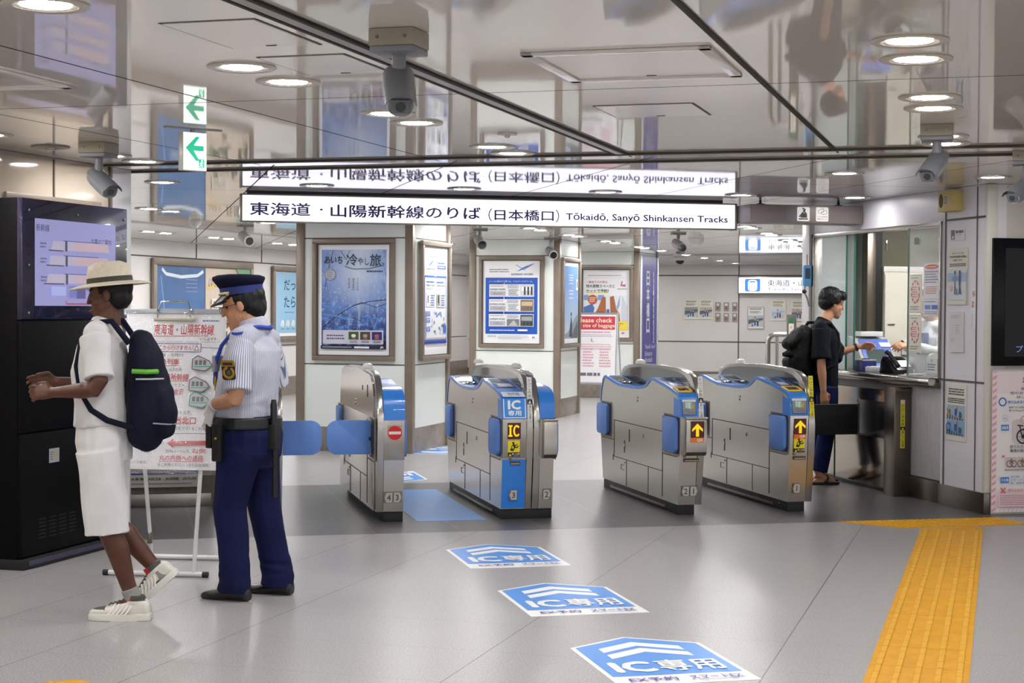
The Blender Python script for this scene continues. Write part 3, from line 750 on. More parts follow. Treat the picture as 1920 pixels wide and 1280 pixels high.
# long lit sign
g = thing('hanging_sign', 'long lit white sign reading Tokaido Sanyo Shinkansen Tracks above the gates', 'sign', gp(0.925, 13.80), AG)
w, z0, z1 = 4.35, 2.238, 2.474
mb = MB(); mb.box(0.035, w-0.035, 0.004, 0.13, z0+0.01, z1-0.01, FRAME); mb.build('housing', g)
mb = MB()
mb.box(0, w, -0.012, 0.02, z0, z0+0.014, FRAME, 0.003); mb.box(0, w, -0.012, 0.02, z1-0.012, z1, FRAME, 0.003)
mb.box(0, 0.018, -0.012, 0.13, z0, z1, FRAME, 0.003); mb.box(w-0.018, w, -0.012, 0.13, z0, z1, FRAME, 0.003); mb.build('frame', g)
mb = MB(); mb.box(0.06, w-0.12, 0.03, 0.12, z1, H-0.001, pm('#3f3a38', 0.5)); mb.build('mounting_rail', g)
s = Sheet(w-0.036, z1-z0-0.026, '#ffffff', 0.35, 0.002, back=lit_face('#f1eeff', 1.12))
INK = '#2a1f5c'; k = 4.314/1380*1380/930.0
def sx(px): return (px-450.8)/(1380.4-450.8)*w - 0.018
hh = z1-z0-0.026
def sy(v): return v*hh
for t, a, b, y0, y1, bo in (('東海道', 468, 574, 0.22, 0.72, 0.02), ('・', 591, 597, 0.44, 0.52, 0.0), ('山陽新幹線のりば', 611, 884, 0.20, 0.70, 0.02), ('（', 899, 906, 0.13, 0.66, 0.0), ('日本橋口', 911, 1022, 0.19, 0.62, 0.016), ('）', 1026, 1033, 0.13, 0.66, 0.0), ('Tōkaidō, Sanyō Shinkansen Tracks', 1046, 1362, 0.17, 0.53, 0.018)):
    s.text(t, sx(a), sy(y0), sx(b), sy(y1), pm(INK, 0.4), bo)
s.build('lit_face', g, (0.018, 0.001, z0+0.014))
# brown pictogram sign
g = thing('pictogram_sign', 'brown hanging sign box with staff and ticket pictograms by the ticket window', 'sign', gp(5.285, 13.50), AG)
BRS = mat_noise('sign_brown', '#7d7271', '#766b6a', 3, 0.4)
w, z0, z1 = 1.05, 2.298, 2.455
mb = MB(); mb.box(0, w, 0.0, 0.34, z0, z1, BRS, 0.003); mb.box(w-0.012, w+0.003, -0.004, 0.34, z0-0.002, z1+0.002, FRAME, 0.002); mb.build('housing', g)
mb = MB(); mb.box(0.33, 0.46, -0.002, 0.0, z0, z1, pm('#6f6a6c', 0.45)); mb.build('cover_panel', g)
for x in (0.16, 0.90):
    mb = MB(); mb.tube([(x, 0.17, z1-0.005), (x, 0.17, H-0.001)], 0.012, pm('#2b2826', 0.5), 8); mb.lathe([(0.06, z1), (0.05, z1+0.010), (0.02, z1+0.018)], (x, 0.17, 0), pm('#2b2826', 0.5), 14); mb.build('hanger', g)
def pict(kind):
    s = Sheet(0.118, 0.124, '#e9e6e2', 0.4, 0.0015, back=BRS); s.rrect(0, 0, 0.118, 0.124, 0.012, pm('#e6e3df', 0.4, 0, 0.25)); k = '#1d1a19'
    if kind == 'staff':
        s.rect(0.016, 0.014, 0.102, 0.025, k); s.poly([(0.030, 0.030), (0.094, 0.030), (0.092, 0.066), (0.080, 0.080), (0.048, 0.080), (0.036, 0.062), (0.020, 0.046), (0.016, 0.036), (0.032, 0.036), (0.044, 0.052)], k)
        s.poly([(0.058, 0.080), (0.072, 0.080), (0.066, 0.060)], '#f0eeea'); s.rect(0.0635, 0.055, 0.0675, 0.078, k)
        s.disc(0.066, 0.090, 0.012, k); s.poly([(0.046, 0.110), (0.052, 0.118), (0.078, 0.106), (0.080, 0.098), (0.054, 0.102)], k)
    else:
        for pts in ([(0.018, 0.094), (0.066, 0.112), (0.076, 0.084), (0.028, 0.068), (0.018, 0.094)], [(0.050, 0.084), (0.098, 0.098), (0.106, 0.072), (0.058, 0.058), (0.050, 0.084)]): s.line(pts, 0.003, k)
        s.text('うらが白色', 0.012, 0.034, 0.106, 0.048, k); s.text('茶色のきっぷ', 0.012, 0.014, 0.106, 0.028, k)
    return s
pict('staff').build('pictogram', g, (0.435, -0.0005, z0+0.016)); pict('ticket').build('pictogram', g, (0.612, -0.0005, z0+0.016))
# exit sign with the green arrow
p = tp(-4.217, 7.97); g = thing('exit_sign', 'small lit hanging exit sign with green arrow near the guard', 'sign', (p.x, p.y, 0), AT+1.0)
mb = MB(); mb.box(0, 0.145, 0.0, 0.05, 2.272, 2.478, pm('#cfd3d2', 0.3), 0.003); mb.build('housing', g)
mb = MB(); mb.box(-0.10, 0.24, 0.0, 0.03, H-0.006, H-0.001, pm('#a9a7a2', 0.4)); mb.box(0.06, 0.08, 0.015, 0.03, 2.478, H-0.004, pm('#a9a7a2', 0.4)); mb.build('bracket', g)
s = Sheet(0.139, 0.200, '#ffffff', 0.3, 0.001, back=lit_face('#f4fffb', 1.1)); gr = pm('#1fc99a', 0.4, 0, 0.5)
s.poly([(0.012, 0.118), (0.075, 0.180), (0.098, 0.180), (0.062, 0.132), (0.122, 0.132), (0.122, 0.104), (0.062, 0.104), (0.098, 0.050), (0.075, 0.050)], gr)
s.rect(0.092, 0.014, 0.126, 0.060, gr)
wt = pm('#f4fffb', 0.35, 0, 1.1)
s.disc(0.112, 0.052, 0.005, wt).line([(0.108, 0.046), (0.106, 0.034), (0.114, 0.026), (0.112, 0.016)], 0.005, wt).line([(0.107, 0.040), (0.098, 0.036)], 0.004, wt).line([(0.107, 0.042), (0.118, 0.038)], 0.004, wt).line([(0.106, 0.033), (0.098, 0.020)], 0.005, wt)
s.build('lit_face', g, (0.003, -0.0005, 2.275))

# ================================================================ SURVEILLANCE CAMERAS
LENS = pm('#0b0b0d', 0.06, 0, 0, 1.0); CLEAR = pm('#5b5e62', 0.05, 0, 0, 1.0)
def big_camera(p, rot, tilt, label, drop=0.115, sc=1.0):
    g = thing('surveillance_camera', label, 'camera', (p.x, p.y, 0), 0, 'ceiling surveillance cameras')
    mb = MB(); mb.box(-0.082*sc, 0.082*sc, -0.08*sc, 0.08*sc, H-0.06*sc, H-0.001, BEIGEC, 0.003); mb.box(-0.08*sc, 0.08*sc, -0.078*sc, 0.078*sc, H-0.082*sc, H-0.06*sc, GREYC, 0.006)
    for x in (-0.05, 0.05): mb.lathe([(0.006, -0.084*sc), (0.006, -0.078*sc)], (x*sc, 0, H-0.03*sc), STEELD, 8, 'y')
    b = mb.build('mount', g); b.rotation_euler.z = AT
    mb = MB(); mb.lathe([(0.024*sc, H-0.082*sc-drop*sc), (0.024*sc, H-0.085*sc), (0.032*sc, H-0.082*sc)], (0, 0, 0), GREYC, 16); mb.ball((0, 0, H-0.085*sc-drop*sc), 0.034*sc, GREYC, 14, 8); mb.build('stem', g)
    e = MB()
    # body points along -y, seen with a rounded shell and sunshade
    rs = []
    for y, k in ((0.075, 0.55), (0.06, 0.85), (0.02, 0.98), (-0.10, 1.0), (-0.135, 0.96), (-0.15, 0.86)):
        rs.append([Vector((0.050*k*math.copysign(abs(math.cos(t))**0.75, math.cos(t)), y, 0.048*k*math.copysign(abs(math.sin(t))**0.8, math.sin(t)))) for t in [2*PI*i/24 for i in range(24)]])
    e.rings([[q*sc for q in r] for r in rs], GREYC)
    R = Matrix.Translation((0, 0, H-0.085*sc-drop*sc-0.03*sc)) @ Matrix.Rotation(rot, 4, 'Z') @ Matrix.Rotation(tilt, 4, 'X')
    body = e.build('camera_body', g, smooth=50); body.matrix_local = R
    e = MB(); e.rings([[Vector((0.056*sc*math.cos(t), y*sc, 0.054*sc*math.sin(t)+0.002)) for t in [PI*0.08 + PI*0.84*i/12 for i in range(13)]] + [Vector((0.053*sc*math.cos(t), y*sc, 0.051*sc*math.sin(t)+0.002)) for t in [PI*0.92 - PI*0.84*i/12 for i in range(13)]] for y in (0.05, -0.18)], mat_noise('sunshade', '#77797f', '#707278', 5, 0.45))
    e.build('sunshade', body, smooth=40)
    e = MB(); e.box(-0.034*sc, 0.034*sc, -0.158*sc, -0.150*sc, -0.026*sc, 0.026*sc, CLEAR, 0.004); e.lathe([(0.018*sc, -0.162*sc), (0.018*sc, -0.156*sc)], (0, 0, 0), LENS, 16, 'y'); e.build('lens_window', body)
    return g
big_camera(tp(-2.013, 5.368), 0.12, 0.62, 'large grey ceiling camera beside the double track, seen from below', drop=0.07)
big_camera(tp(-5.116, 8.629), 0.75, 0.50, 'grey ceiling camera above the dark cabinet', drop=0.09, sc=1.05)
big_camera(tp(-0.342, 8.824), -0.60, 0.52, 'grey ceiling camera above the yellow path, before the brown rail', drop=0.08, sc=1.0)
big_camera(tp(0.12, 10.40), -0.9, 0.45, 'grey ceiling camera cut off by the picture edge above the booth pier', drop=0.10)
def small_camera(p, rot, label, mount=0.05):
    g = thing('surveillance_camera', label, 'camera', (p.x, p.y, 0), rot, 'small white ceiling cameras'); wc = mat_noise('camera_white', '#8f8e8d', '#868584', 4, 0.4)
    mb = MB(); mb.box(-0.09, 0.09, -0.05, 0.05, H-0.022, H-0.001, wc, 0.004); mb.tube([(0, 0, H-0.02), (0, 0, H-mount-0.03)], 0.022, wc, 10); mb.build('mount', g)
    mb = MB(); z = H-mount-0.10
    mb.rings([[Vector((0.064*k*math.cos(t), y, z+0.5*y*0.6+0.064*k*math.sin(t))) for t in [2*PI*i/18 for i in range(18)]] for y, k in ((0.14, 0.5), (0.10, 0.9), (-0.08, 1.0), (-0.15, 0.95))], wc); b = mb.build('camera_body', g, smooth=50)
    mb = MB(); mb.lathe([(0.046, -0.168), (0.048, -0.15)], (0, 0, z-0.045), LENS, 18, 'y'); mb.build('lens', b)
small_camera(gp(1.387, 19.785), AG+0.25, 'small grey ceiling camera under the left end of the long sign')
small_camera(gp(4.251, 19.883), AG, 'small grey ceiling camera in front of the middle pillar, left one')
small_camera(gp(5.747, 22.172), AG, 'small grey ceiling camera at the right corner of the middle pillar', 0.09)
small_camera(gp(6.862, 20.006), AG, 'small grey ceiling camera right of the blue banner')
def dome(p, label, r, name='dome_camera', cat='camera', c='#dcdad6'):
    m = pm(c, 0.35)
    mb = MB(); mb.lathe([(r, H-0.001), (r, H-0.03), (r*0.85, H-0.06), (r*0.6, H-0.065)], (0, 0, 0), m, 20); g = mb.build(name); g.location = (p.x, p.y, 0); tag(g, label, cat)
    mb = MB(); mb.ball((0, 0, H-0.062), (r*0.6, r*0.6, r*0.55), pm('#2a2a2c', 0.1) if cat == 'camera' else m, 16, 8); mb.build('dome', g)
dome(tp(-5.842, 30.62), 'white dome camera on the far corridor ceiling right of the blue banner', 0.14)
dome(gp(7.615, 21.46), 'round smoke detector on the ceiling right of the small cameras', 0.11, 'smoke_detector', 'smoke detector')
dome(tp(-8.63, 16.6), 'round smoke detector on the ceiling above the far left poster', 0.07, 'smoke_detector', 'smoke detector')
def disc_fit(p, label, r, name, cat, c):
    mb = MB(); mb.lathe([(r, H-0.001), (r*0.96, H-0.008), (r*0.7, H-0.006), (0.01, H-0.006)], (0, 0, 0), pm(c, 0.4), 28); g = mb.build(name); g.location = (p.x, p.y, 0); tag(g, label, cat)
    mb = MB(); mb.lathe([(r*0.25, H-0.006), (r*0.25, H-0.022), (r*0.1, H-0.026)], (0, 0, 0), pm('#d9d6d0', 0.4), 12); mb.build('core', g)
disc_fit(tp(-2.62, 8.68), 'small round sprinkler plate on the ceiling between downlight pairs', 0.055, 'sprinkler', 'sprinkler', '#d4cfc6')
disc_fit(tp(-5.523, 8.765), 'round grey ceiling loudspeaker above the dark cabinet', 0.115, 'ceiling_speaker', 'loudspeaker', '#8b847a')
# hatches in the ceiling
def hatch(a0, a1, b0, b1, label, wgap, raised):
    g = thing('ceiling_hatch', label, 'hatch', (0, 0, 0), AT, 'ceiling access hatches'); m = mat_noise('hatch_enamel', '#eeeae4', '#ebe7e1', 2, 0.12); d = pm('#4a443c', 0.7)
    mb = MB()
    for x0, x1, y0, y1 in ((a0, a1, b0, b0+wgap), (a0, a1, b1-wgap, b1), (a0, a0+wgap, b0, b1), (a1-wgap, a1, b0, b1)): mb.box(x0, x1, y0, y1, H-(0.012 if raised else 0.002), H-0.0008, m if raised else d, 0.002 if raised else 0)
    mb.build('rim', g)
    mb = MB(); mb.box(a0+wgap+0.004, a1-wgap-0.004, b0+wgap+0.004, b1-wgap-0.004, H-0.004, H-0.0008, m); mb.box((a0+a1)/2-0.02, (a0+a1)/2+0.02, b1-wgap-0.05, b1-wgap-0.04, H-0.006, H-0.004, d); mb.build('panel', g)
hatch(-1.745, -1.03, 5.94, 6.715, 'large square ceiling hatch with raised rim between the two tracks', 0.045, True)
hatch(-1.872, -1.390, 7.585, 8.078, 'smaller flush ceiling hatch beyond the raised square one', 0.006, False)
hatch(-2.745, -2.386, 5.01, 5.573, 'flush ceiling hatch left of the double track, nearer one', 0.006, False)
hatch(-2.755, -2.390, 5.792, 6.299, 'flush ceiling hatch left of the double track, farther one', 0.006, False)
hatch(-4.9, -3.895, 5.55, 6.36, 'large ceiling hatch with raised rim at the far left corner', 0.045, True)

# ================================================================ POSTERS
def framed(name, label, loc, rot, W_, H_, sheet_fn, fw=0.05, cat='poster', depth=0.045):
    g = thing(name, label, cat, loc, rot)
    mb = MB()
    mb.box(0, W_, -depth, -0.004, 0, fw, BROWN, 0.006); mb.box(0, W_, -depth, -0.004, H_-fw, H_, BROWN, 0.006); mb.box(0, fw, -depth, -0.004, fw, H_-fw, BROWN, 0.006); mb.box(W_-fw, W_, -depth, -0.004, fw, H_-fw, BROWN, 0.006)
    i = fw; mb.box(i, W_-i, -0.03, -0.02, i, i+0.012, DK); mb.box(i, W_-i, -0.03, -0.02, H_-i-0.012, H_-i, DK); mb.box(i, i+0.012, -0.03, -0.02, i, H_-i, DK); mb.box(W_-i-0.012, W_-i, -0.03, -0.02, i, H_-i, DK)
    mb.build('frame', g)
    w, h = W_-2*fw-0.02, H_-2*fw-0.02
    sheet_fn(w, h).build('printed_sheet', g, (fw+0.01, -0.008, fw+0.01))
    return g
def mat_winter():
    t = NT('winter_print'); v = t.coord(0, (1, 1, 1)); xyz = t.n('ShaderNodeSeparateXYZ'); t.l(v, xyz.inputs[0]); z = xyz.outputs[2]; x = xyz.outputs[0]
    n = t.noise(t.coord(0, (5, 1, 2.2)), 2.2, 6, 0.65); n2 = t.noise(t.coord(0, (9, 1, 1.6)), 2.0, 4, 0.6); n3 = t.noise(t.coord(0, (3, 1, 9)), 2.5, 5, 0.6)
    up = t.ramp(t.math('ADD', z, t.math('MULTIPLY', n, 0.30)), 0.30, 1.15)
    cx = t.math('ABSOLUTE', t.math('ADD', x, -0.46)); glow = t.ramp(t.math('ADD', cx, t.math('MULTIPLY', n2, 0.22)), 0.12, 0.50, (1, 1, 1, 1), (0, 0, 0, 1))
    base = t.mix(up, lin('#0f2470'), lin('#7c9cdc'))
    base = t.mix(t.math('MULTIPLY', t.ramp(n, 0.50, 0.62), 0.55), base, lin('#2a4fae'))
    base = t.mix(t.math('MULTIPLY', glow, t.ramp(z, 0.40, 0.85)), base, lin('#d3e0f4'))
    base = t.mix(t.math('MULTIPLY', t.ramp(n3, 0.50, 0.60), t.ramp(z, 0.30, 0.80, (1, 1, 1, 1), (0, 0, 0, 1))), base, lin('#5f98e4'))
    base = t.mix(t.math('MULTIPLY', t.ramp(n2, 0.55, 0.66), 0.55), base, lin('#c3d4f0'))
    fr = t.noise(t.coord(0, (1, 1, 1)), 26, 5, 0.7); base = t.mix(t.math('MULTIPLY', t.ramp(fr, 0.56, 0.66), 0.5), base, lin('#e2ebf8'))
    base = t.mix(t.math('MULTIPLY', t.ramp(n, 0.50, 0.58), t.ramp(z, 0.12, 0.50, (1, 1, 1, 1), (0, 0, 0, 1))), base, lin('#0a1338'))
    t.l(base, t.b.inputs['Base Color']); t.b.inputs['Roughness'].default_value = 0.3; return t.m
def winter(w, h):
    s = Sheet(w, h, '#f1eff4', 0.25); m = mat_winter(); x0, x1, y0, y1 = 0.04, w-0.04, 0.065, h-0.055
    s.rect(x0, y0, x1, y1, m)
    bw = x1-x0; bh = y1-y0; X = lambda u: x0+u*bw; Y = lambda v: y0+v*bh
    k = '#1c2b46'
    for pts, wd in (([(0.03, 0.22), (0.25, 0.34), (0.5, 0.44), (0.75, 0.48), (1.0, 0.50)], 0.008), ([(0.5, 0.44), (0.62, 0.47), (0.85, 0.42), (1.0, 0.46)], 0.005), ([(0.3, 0.36), (0.45, 0.32), (0.62, 0.28)], 0.005), ([(0.05, 0.6), (0.10, 0.8), (0.18, 1.0)], 0.005), ([(0.3, 0.99), (0.38, 0.9), (0.44, 1.0)], 0.004)): s.line([(X(a), Y(b)) for a, b in pts], wd, k)
    lb = '#5e8fd8'
    for pts, wd in (([(0.0, 0.44), (0.3, 0.40), (0.42, 0.44)], 0.022), ([(0.0, 0.35), (0.25, 0.33), (0.4, 0.30)], 0.020), ([(0.10, 0.20), (0.3, 0.17), (0.24, 0.24), (0.42, 0.13)], 0.012), ([(0.62, 0.36), (0.68, 0.24), (0.74, 0.34), (0.82, 0.20), (0.90, 0.38)], 0.014)): s.line([(X(a), Y(b)) for a, b in pts], wd, lb)
    s.text('あいち', X(0.04), Y(0.86), X(0.32), Y(0.935), '#23282e', 0.02, skew=0.08); s.text('冷', X(0.385), Y(0.84), X(0.555), Y(0.955), '#2f4257', 0.015); s.text('やし', X(0.565), Y(0.845), X(0.735), Y(0.92), '#2f4257', 0.01); s.text('旅', X(0.75), Y(0.835), X(0.92), Y(0.955), '#2f4257', 0.015)
    s.line([(X(0.36), Y(0.835)), (X(0.5), Y(0.805)), (X(0.75), Y(0.81)), (X(0.96), Y(0.845)), (X(0.97), Y(0.86)), (X(0.93), Y(0.862))], 0.006, '#2f4257'); s.bars(X(0.70), Y(0.765), X(0.95), Y(0.80), 1, '#2f4257', 0.4, 0.1)
    s.disc(X(0.14), Y(0.75), 0.064, '#6d7480', None, 9); s.disc(X(0.14), Y(0.75), 0.060, '#b9bdc6', None, 9); s.bars(X(0.085), Y(0.70), X(0.195), Y(0.80), 5, '#8d929c')
    s.vtext('マイナスでも', X(0.565), Y(0.715), 0.020, '#28344e'); s.vtext('納得の絶景が', X(0.50), Y(0.715), 0.020, '#28344e'); s.vtext('あります。', X(0.435), Y(0.715), 0.020, '#28344e')
    s.rrect(X(0.03), Y(0.05), X(0.965), Y(0.19), 0.006, '#cdc9dc'); s.line([(X(0.41), Y(0.06)), (X(0.41), Y(0.18))], 0.001, '#8f8aa6'); s.bars(X(0.09), Y(0.09), X(0.37), Y(0.15), 2, '#55516b')
    for a, c, d in ((0.43, '#3c5a2c', '#efe9e0'), (0.61, '#4a3a33', '#a89a8e'), (0.79, '#1d2a66', '#c04a6a')):
        s.rect(X(a), Y(0.095), X(a+0.155), Y(0.175), c); s.disc(X(a+0.078), Y(0.135), 0.026, d, 0.018); s.rect(X(a+0.05), Y(0.10), X(a+0.11), Y(0.118), '#7d6a4a'); s.bars(X(a+0.02), Y(0.06), X(a+0.14), Y(0.088), 2, '#55516b')
    s.rect(x0, y0, x1, Y(0.035), '#10142a'); s.bars(X(0.03), Y(0.01), X(0.5), Y(0.028), 1, '#c9cce0'); s.rect(X(0.52), Y(0.008), X(0.75), Y(0.027), '#e6e8f2'); s.text('JR', X(0.92), Y(0.007), X(0.975), Y(0.028), '#e6e8f2', 0.03)
    return s
pz = 0.968
framed('framed_poster', 'framed blue winter travel poster on the front of the nearest pillar', tp(-7.083, 16.32, pz) , AT, 0.938, 1.294, winter)
def worklogo(s, x, y, k, c='#5a7fc4'):
    s.poly([(x, y+0.10*k), (x+0.03*k, y+0.10*k), (x+0.16*k, y+0.02*k), (x+0.13*k, y+0.02*k)], '#a9b8d8')
    for i in range(4): s.poly([(x+0.02*k+i*0.03*k, y+0.01*k+i*0.018*k), (x+0.05*k+i*0.035*k, y+0.01*k+i*0.018*k), (x+0.20*k+i*0.03*k, y+0.06*k+i*0.018*k), (x+0.17*k+i*0.03*k, y+0.06*k+i*0.018*k)], c)
def express_small(w, h):
    s = Sheet(w, h, '#f4f4f7', 0.25); X = lambda u: u*w; Y = lambda v: v*h; bl = '#4b6fc2'
    s.bars(X(0.25), Y(0.90), X(0.75), Y(0.925), 1, '#6b6f78'); worklogo(s, X(0.2), Y(0.81), 0.75); s.text('EXPRESS WORK', X(0.14), Y(0.785), X(0.50), Y(0.803), '#555a66', 0.01)
    s.bars(X(0.58), Y(0.84), X(0.9), Y(0.87), 1, '#5a7fc4'); s.rect(X(0.58), Y(0.80), X(0.92), Y(0.832), bl); s.bars(X(0.62), Y(0.806), X(0.88), Y(0.826), 1, '#eef1fa')
    s.rect(X(0.06), Y(0.115), X(0.95), Y(0.735), bl); s.rrect(X(0.09), Y(0.14), X(0.92), Y(0.715), 0.01, '#eef0f6'); s.rect(X(0.06), Y(0.10), X(0.95), Y(0.125), '#2c3f94'); s.disc(X(0.48), Y(0.737), 0.05, bl, 0.018)
    s.rect(X(0.44), Y(0.728), X(0.53), Y(0.747), '#eef0f6')
    for a in (0.13, 0.53):
        s.bars(X(a), Y(0.66), X(a+0.33), Y(0.69), 1, bl); s.text('EXPRESS WORK', X(a), Y(0.635), X(a+0.33), Y(0.653), '#5b6070', 0.01); s.bars(X(a), Y(0.60), X(a+0.3), Y(0.625), 2, '#9aa0b0')
        s.rect(X(a), Y(0.44), X(a+0.34), Y(0.575), '#cfd3da'); s.rect(X(a+0.02), Y(0.455), X(a+0.12), Y(0.56), '#8d8b80' if a > 0.3 else '#e8e9ec'); s.rect(X(a+0.05), Y(0.48), X(a+0.08), Y(0.55), '#22252c'); s.bars(X(a+0.17), Y(0.45), X(a+0.33), Y(0.56), 5, '#6f78a8')
    s.rect(X(0.11), Y(0.155), X(0.90), Y(0.42), '#dfe1e6')
    r = random.Random(3)
    for i in range(26):
        a, b = r.uniform(0.28, 0.8), r.uniform(0.17, 0.38); s.rect(X(a), Y(b), X(a+r.uniform(0.02, 0.09)), Y(b+r.uniform(0.012, 0.04)), r.choice(['#7a7f88', '#9aa0aa', '#b9c4dc', '#6d8fd0']), lay=(i % 6 == 0))
    for b in (0.30, 0.36, 0.22): s.rect(X(0.12), Y(b), X(0.25), Y(b+0.04), bl); s.bars(X(0.13), Y(b+0.005), X(0.24), Y(b+0.035), 2, '#eef0f6')
    s.disc(X(0.84), Y(0.235), 0.055, bl, 0.05); s.bars(X(0.1), Y(0.07), X(0.9), Y(0.095), 2, '#7b7f88'); s.text('JR', X(0.84), Y(0.07), X(0.9), Y(0.09), '#333333', 0.02)
    return s
framed('framed_poster', 'framed white poster with blue floor plan on the right side of the nearest pillar', tp(-5.955, 16.525, pz), AT+PI/2, 0.945, 1.285, express_small)
def express(w, h):
    s = Sheet(w, h, '#efeff2', 0.25); X = lambda u: u*w; Y = lambda v: v*h; bl = '#1f56b8'
    s.bars(X(0.11), Y(0.855), X(0.46), Y(0.905), 2, '#6e727c'); worklogo(s, X(0.56), Y(0.865), 1.0); s.text('EXPRESS WORK', X(0.50), Y(0.825), X(0.88), Y(0.846), '#50556a', 0.02)
    s.rect(X(0.045), Y(0.115), X(0.955), Y(0.795), bl); s.text('シーンに合わせて選べる、3つのワークスペース。', X(0.11), Y(0.738), X(0.87), Y(0.762), '#e6ecf8')
    for i, (n, y) in enumerate((('Booth', 0.565), ('Lounge', 0.385), ('Office', 0.205))):
        s.rect(X(0.11), Y(y), X(0.895), Y(y+0.15), '#e6e6ea'); s.poly([(X(0.11), Y(y+0.15)), (X(0.40), Y(y+0.15)), (X(0.40), Y(y+0.178)), (X(0.11), Y(y+0.165))], '#183f92'); s.text(str(i+1), X(0.36), Y(y+0.152), X(0.385), Y(y+0.174), '#f0f3fa', 0.03, keep=True)
        s.bars(X(0.13), Y(y+0.12), X(0.37), Y(y+0.14), 1, '#8d9098'); s.text('EXPRESS WORK', X(0.125), Y(y+0.080), X(0.395), Y(y+0.098), '#53586a', 0.02); s.rect(X(0.125), Y(y+0.012), X(0.40), Y(y+0.066), '#b2b2ba'); s.text(n, X(0.19), Y(y+0.024), X(0.34), Y(y+0.054), '#7f8089', 0.0, skew=0.2)
        s.bars(X(0.43), Y(y+0.10), X(0.63), Y(y+0.145), 3, '#8d9098'); s.bars(X(0.45), Y(y+0.01), X(0.64), Y(y+0.09), 4, '#737884')
        c1, c2, c3 = (('#cfd2d6', '#eef0f2', '#3b3f46'), ('#8a6c4a', '#c9b79a', '#5f6a74'), ('#4a4f50', '#99a0a4', '#2f3a36'))[i]
        s.rect(X(0.665), Y(y+0.008), X(0.885), Y(y+0.142), c1); s.rect(X(0.68), Y(y+0.07), X(0.87), Y(y+0.12), c2)
        for q in range(3): s.rect(X(0.72+q*0.06), Y(y+0.02), X(0.75+q*0.06), Y(y+(0.12 if i == 0 else 0.06)), c3)
        if i == 2: s.rect(X(0.43), Y(y+0.008), X(0.645), Y(y+0.09), '#7b7f80'); s.poly([(X(0.46), Y(y+0.01)), (X(0.62), Y(y+0.01)), (X(0.55), Y(y+0.08))], '#b9bcb8')
    s.bars(X(0.13), Y(0.145), X(0.58), Y(0.172), 1, '#dfe6f6'); s.rect(X(0.62), Y(0.150), X(0.79), Y(0.172), '#e8ecf5')
    s.bars(X(0.09), Y(0.075), X(0.25), Y(0.10), 2, '#6b6f88'); s.bars(X(0.28), Y(0.055), X(0.82), Y(0.10), 3, '#a2a5ad'); s.text('JR', X(0.87), Y(0.06), X(0.92), Y(0.085), '#30343c', 0.03)
    return s
framed('framed_poster', 'framed blue and white poster with three numbered panels on the middle pillar', tp(-7.133, 22.30, 0.975), AT, 0.96, 1.285, express)
def mat_sky(c0, c1, h): 
    t = NT('sky_print'); xyz = t.n('ShaderNodeSeparateXYZ'); t.l(t.coord(), xyz.inputs[0]); n = t.noise(t.coord(), 3, 4)
    t.l(t.mix(t.ramp(t.math('ADD', xyz.outputs[2], t.math('MULTIPLY', n, 0.3)), 0.2*h, 1.1*h), lin(c0), lin(c1)), t.b.inputs['Base Color']); t.b.inputs['Roughness'].default_value = 0.25; return t.m
def train(w, h):
    s = Sheet(w, h, '#e9ebee', 0.25); X = lambda u: u*w; Y = lambda v: v*h
    s.rect(X(0.05), Y(0.06), X(0.97), Y(0.95), mat_sky('#b9c7d6', '#6f97cc', h))
    s.poly([(X(0.05), Y(0.06)), (X(0.97), Y(0.06)), (X(0.97), Y(0.36)), (X(0.75), Y(0.30)), (X(0.35), Y(0.14)), (X(0.05), Y(0.10))], '#8793a2'); s.poly([(X(0.5), Y(0.06)), (X(0.97), Y(0.06)), (X(0.97), Y(0.28))], '#5c6470')
    s.poly([(X(0.42), Y(0.08)), (X(0.60), Y(0.08)), (X(0.62), Y(0.22)), (X(0.55), Y(0.34)), (X(0.47), Y(0.22))], '#33404e'); s.disc(X(0.545), Y(0.36), 0.03, '#2a2f38')
    for i, y in enumerate((0.83, 0.80, 0.77, 0.73, 0.64, 0.60, 0.55)): s.bars(X(0.38), Y(y), X(0.66), Y(y+0.02), 1, '#e6edf6')
    s.rect(X(0.84), Y(0.66), X(0.97), Y(0.79), '#e9eef2'); s.rect(X(0.88), Y(0.69), X(0.93), Y(0.77), '#31353c')
    return s
framed('framed_poster', 'framed pale blue train poster on the right side of the middle pillar', tp(-5.955, 22.37, 0.975), AT+PI/2, 0.99, 1.275, train)
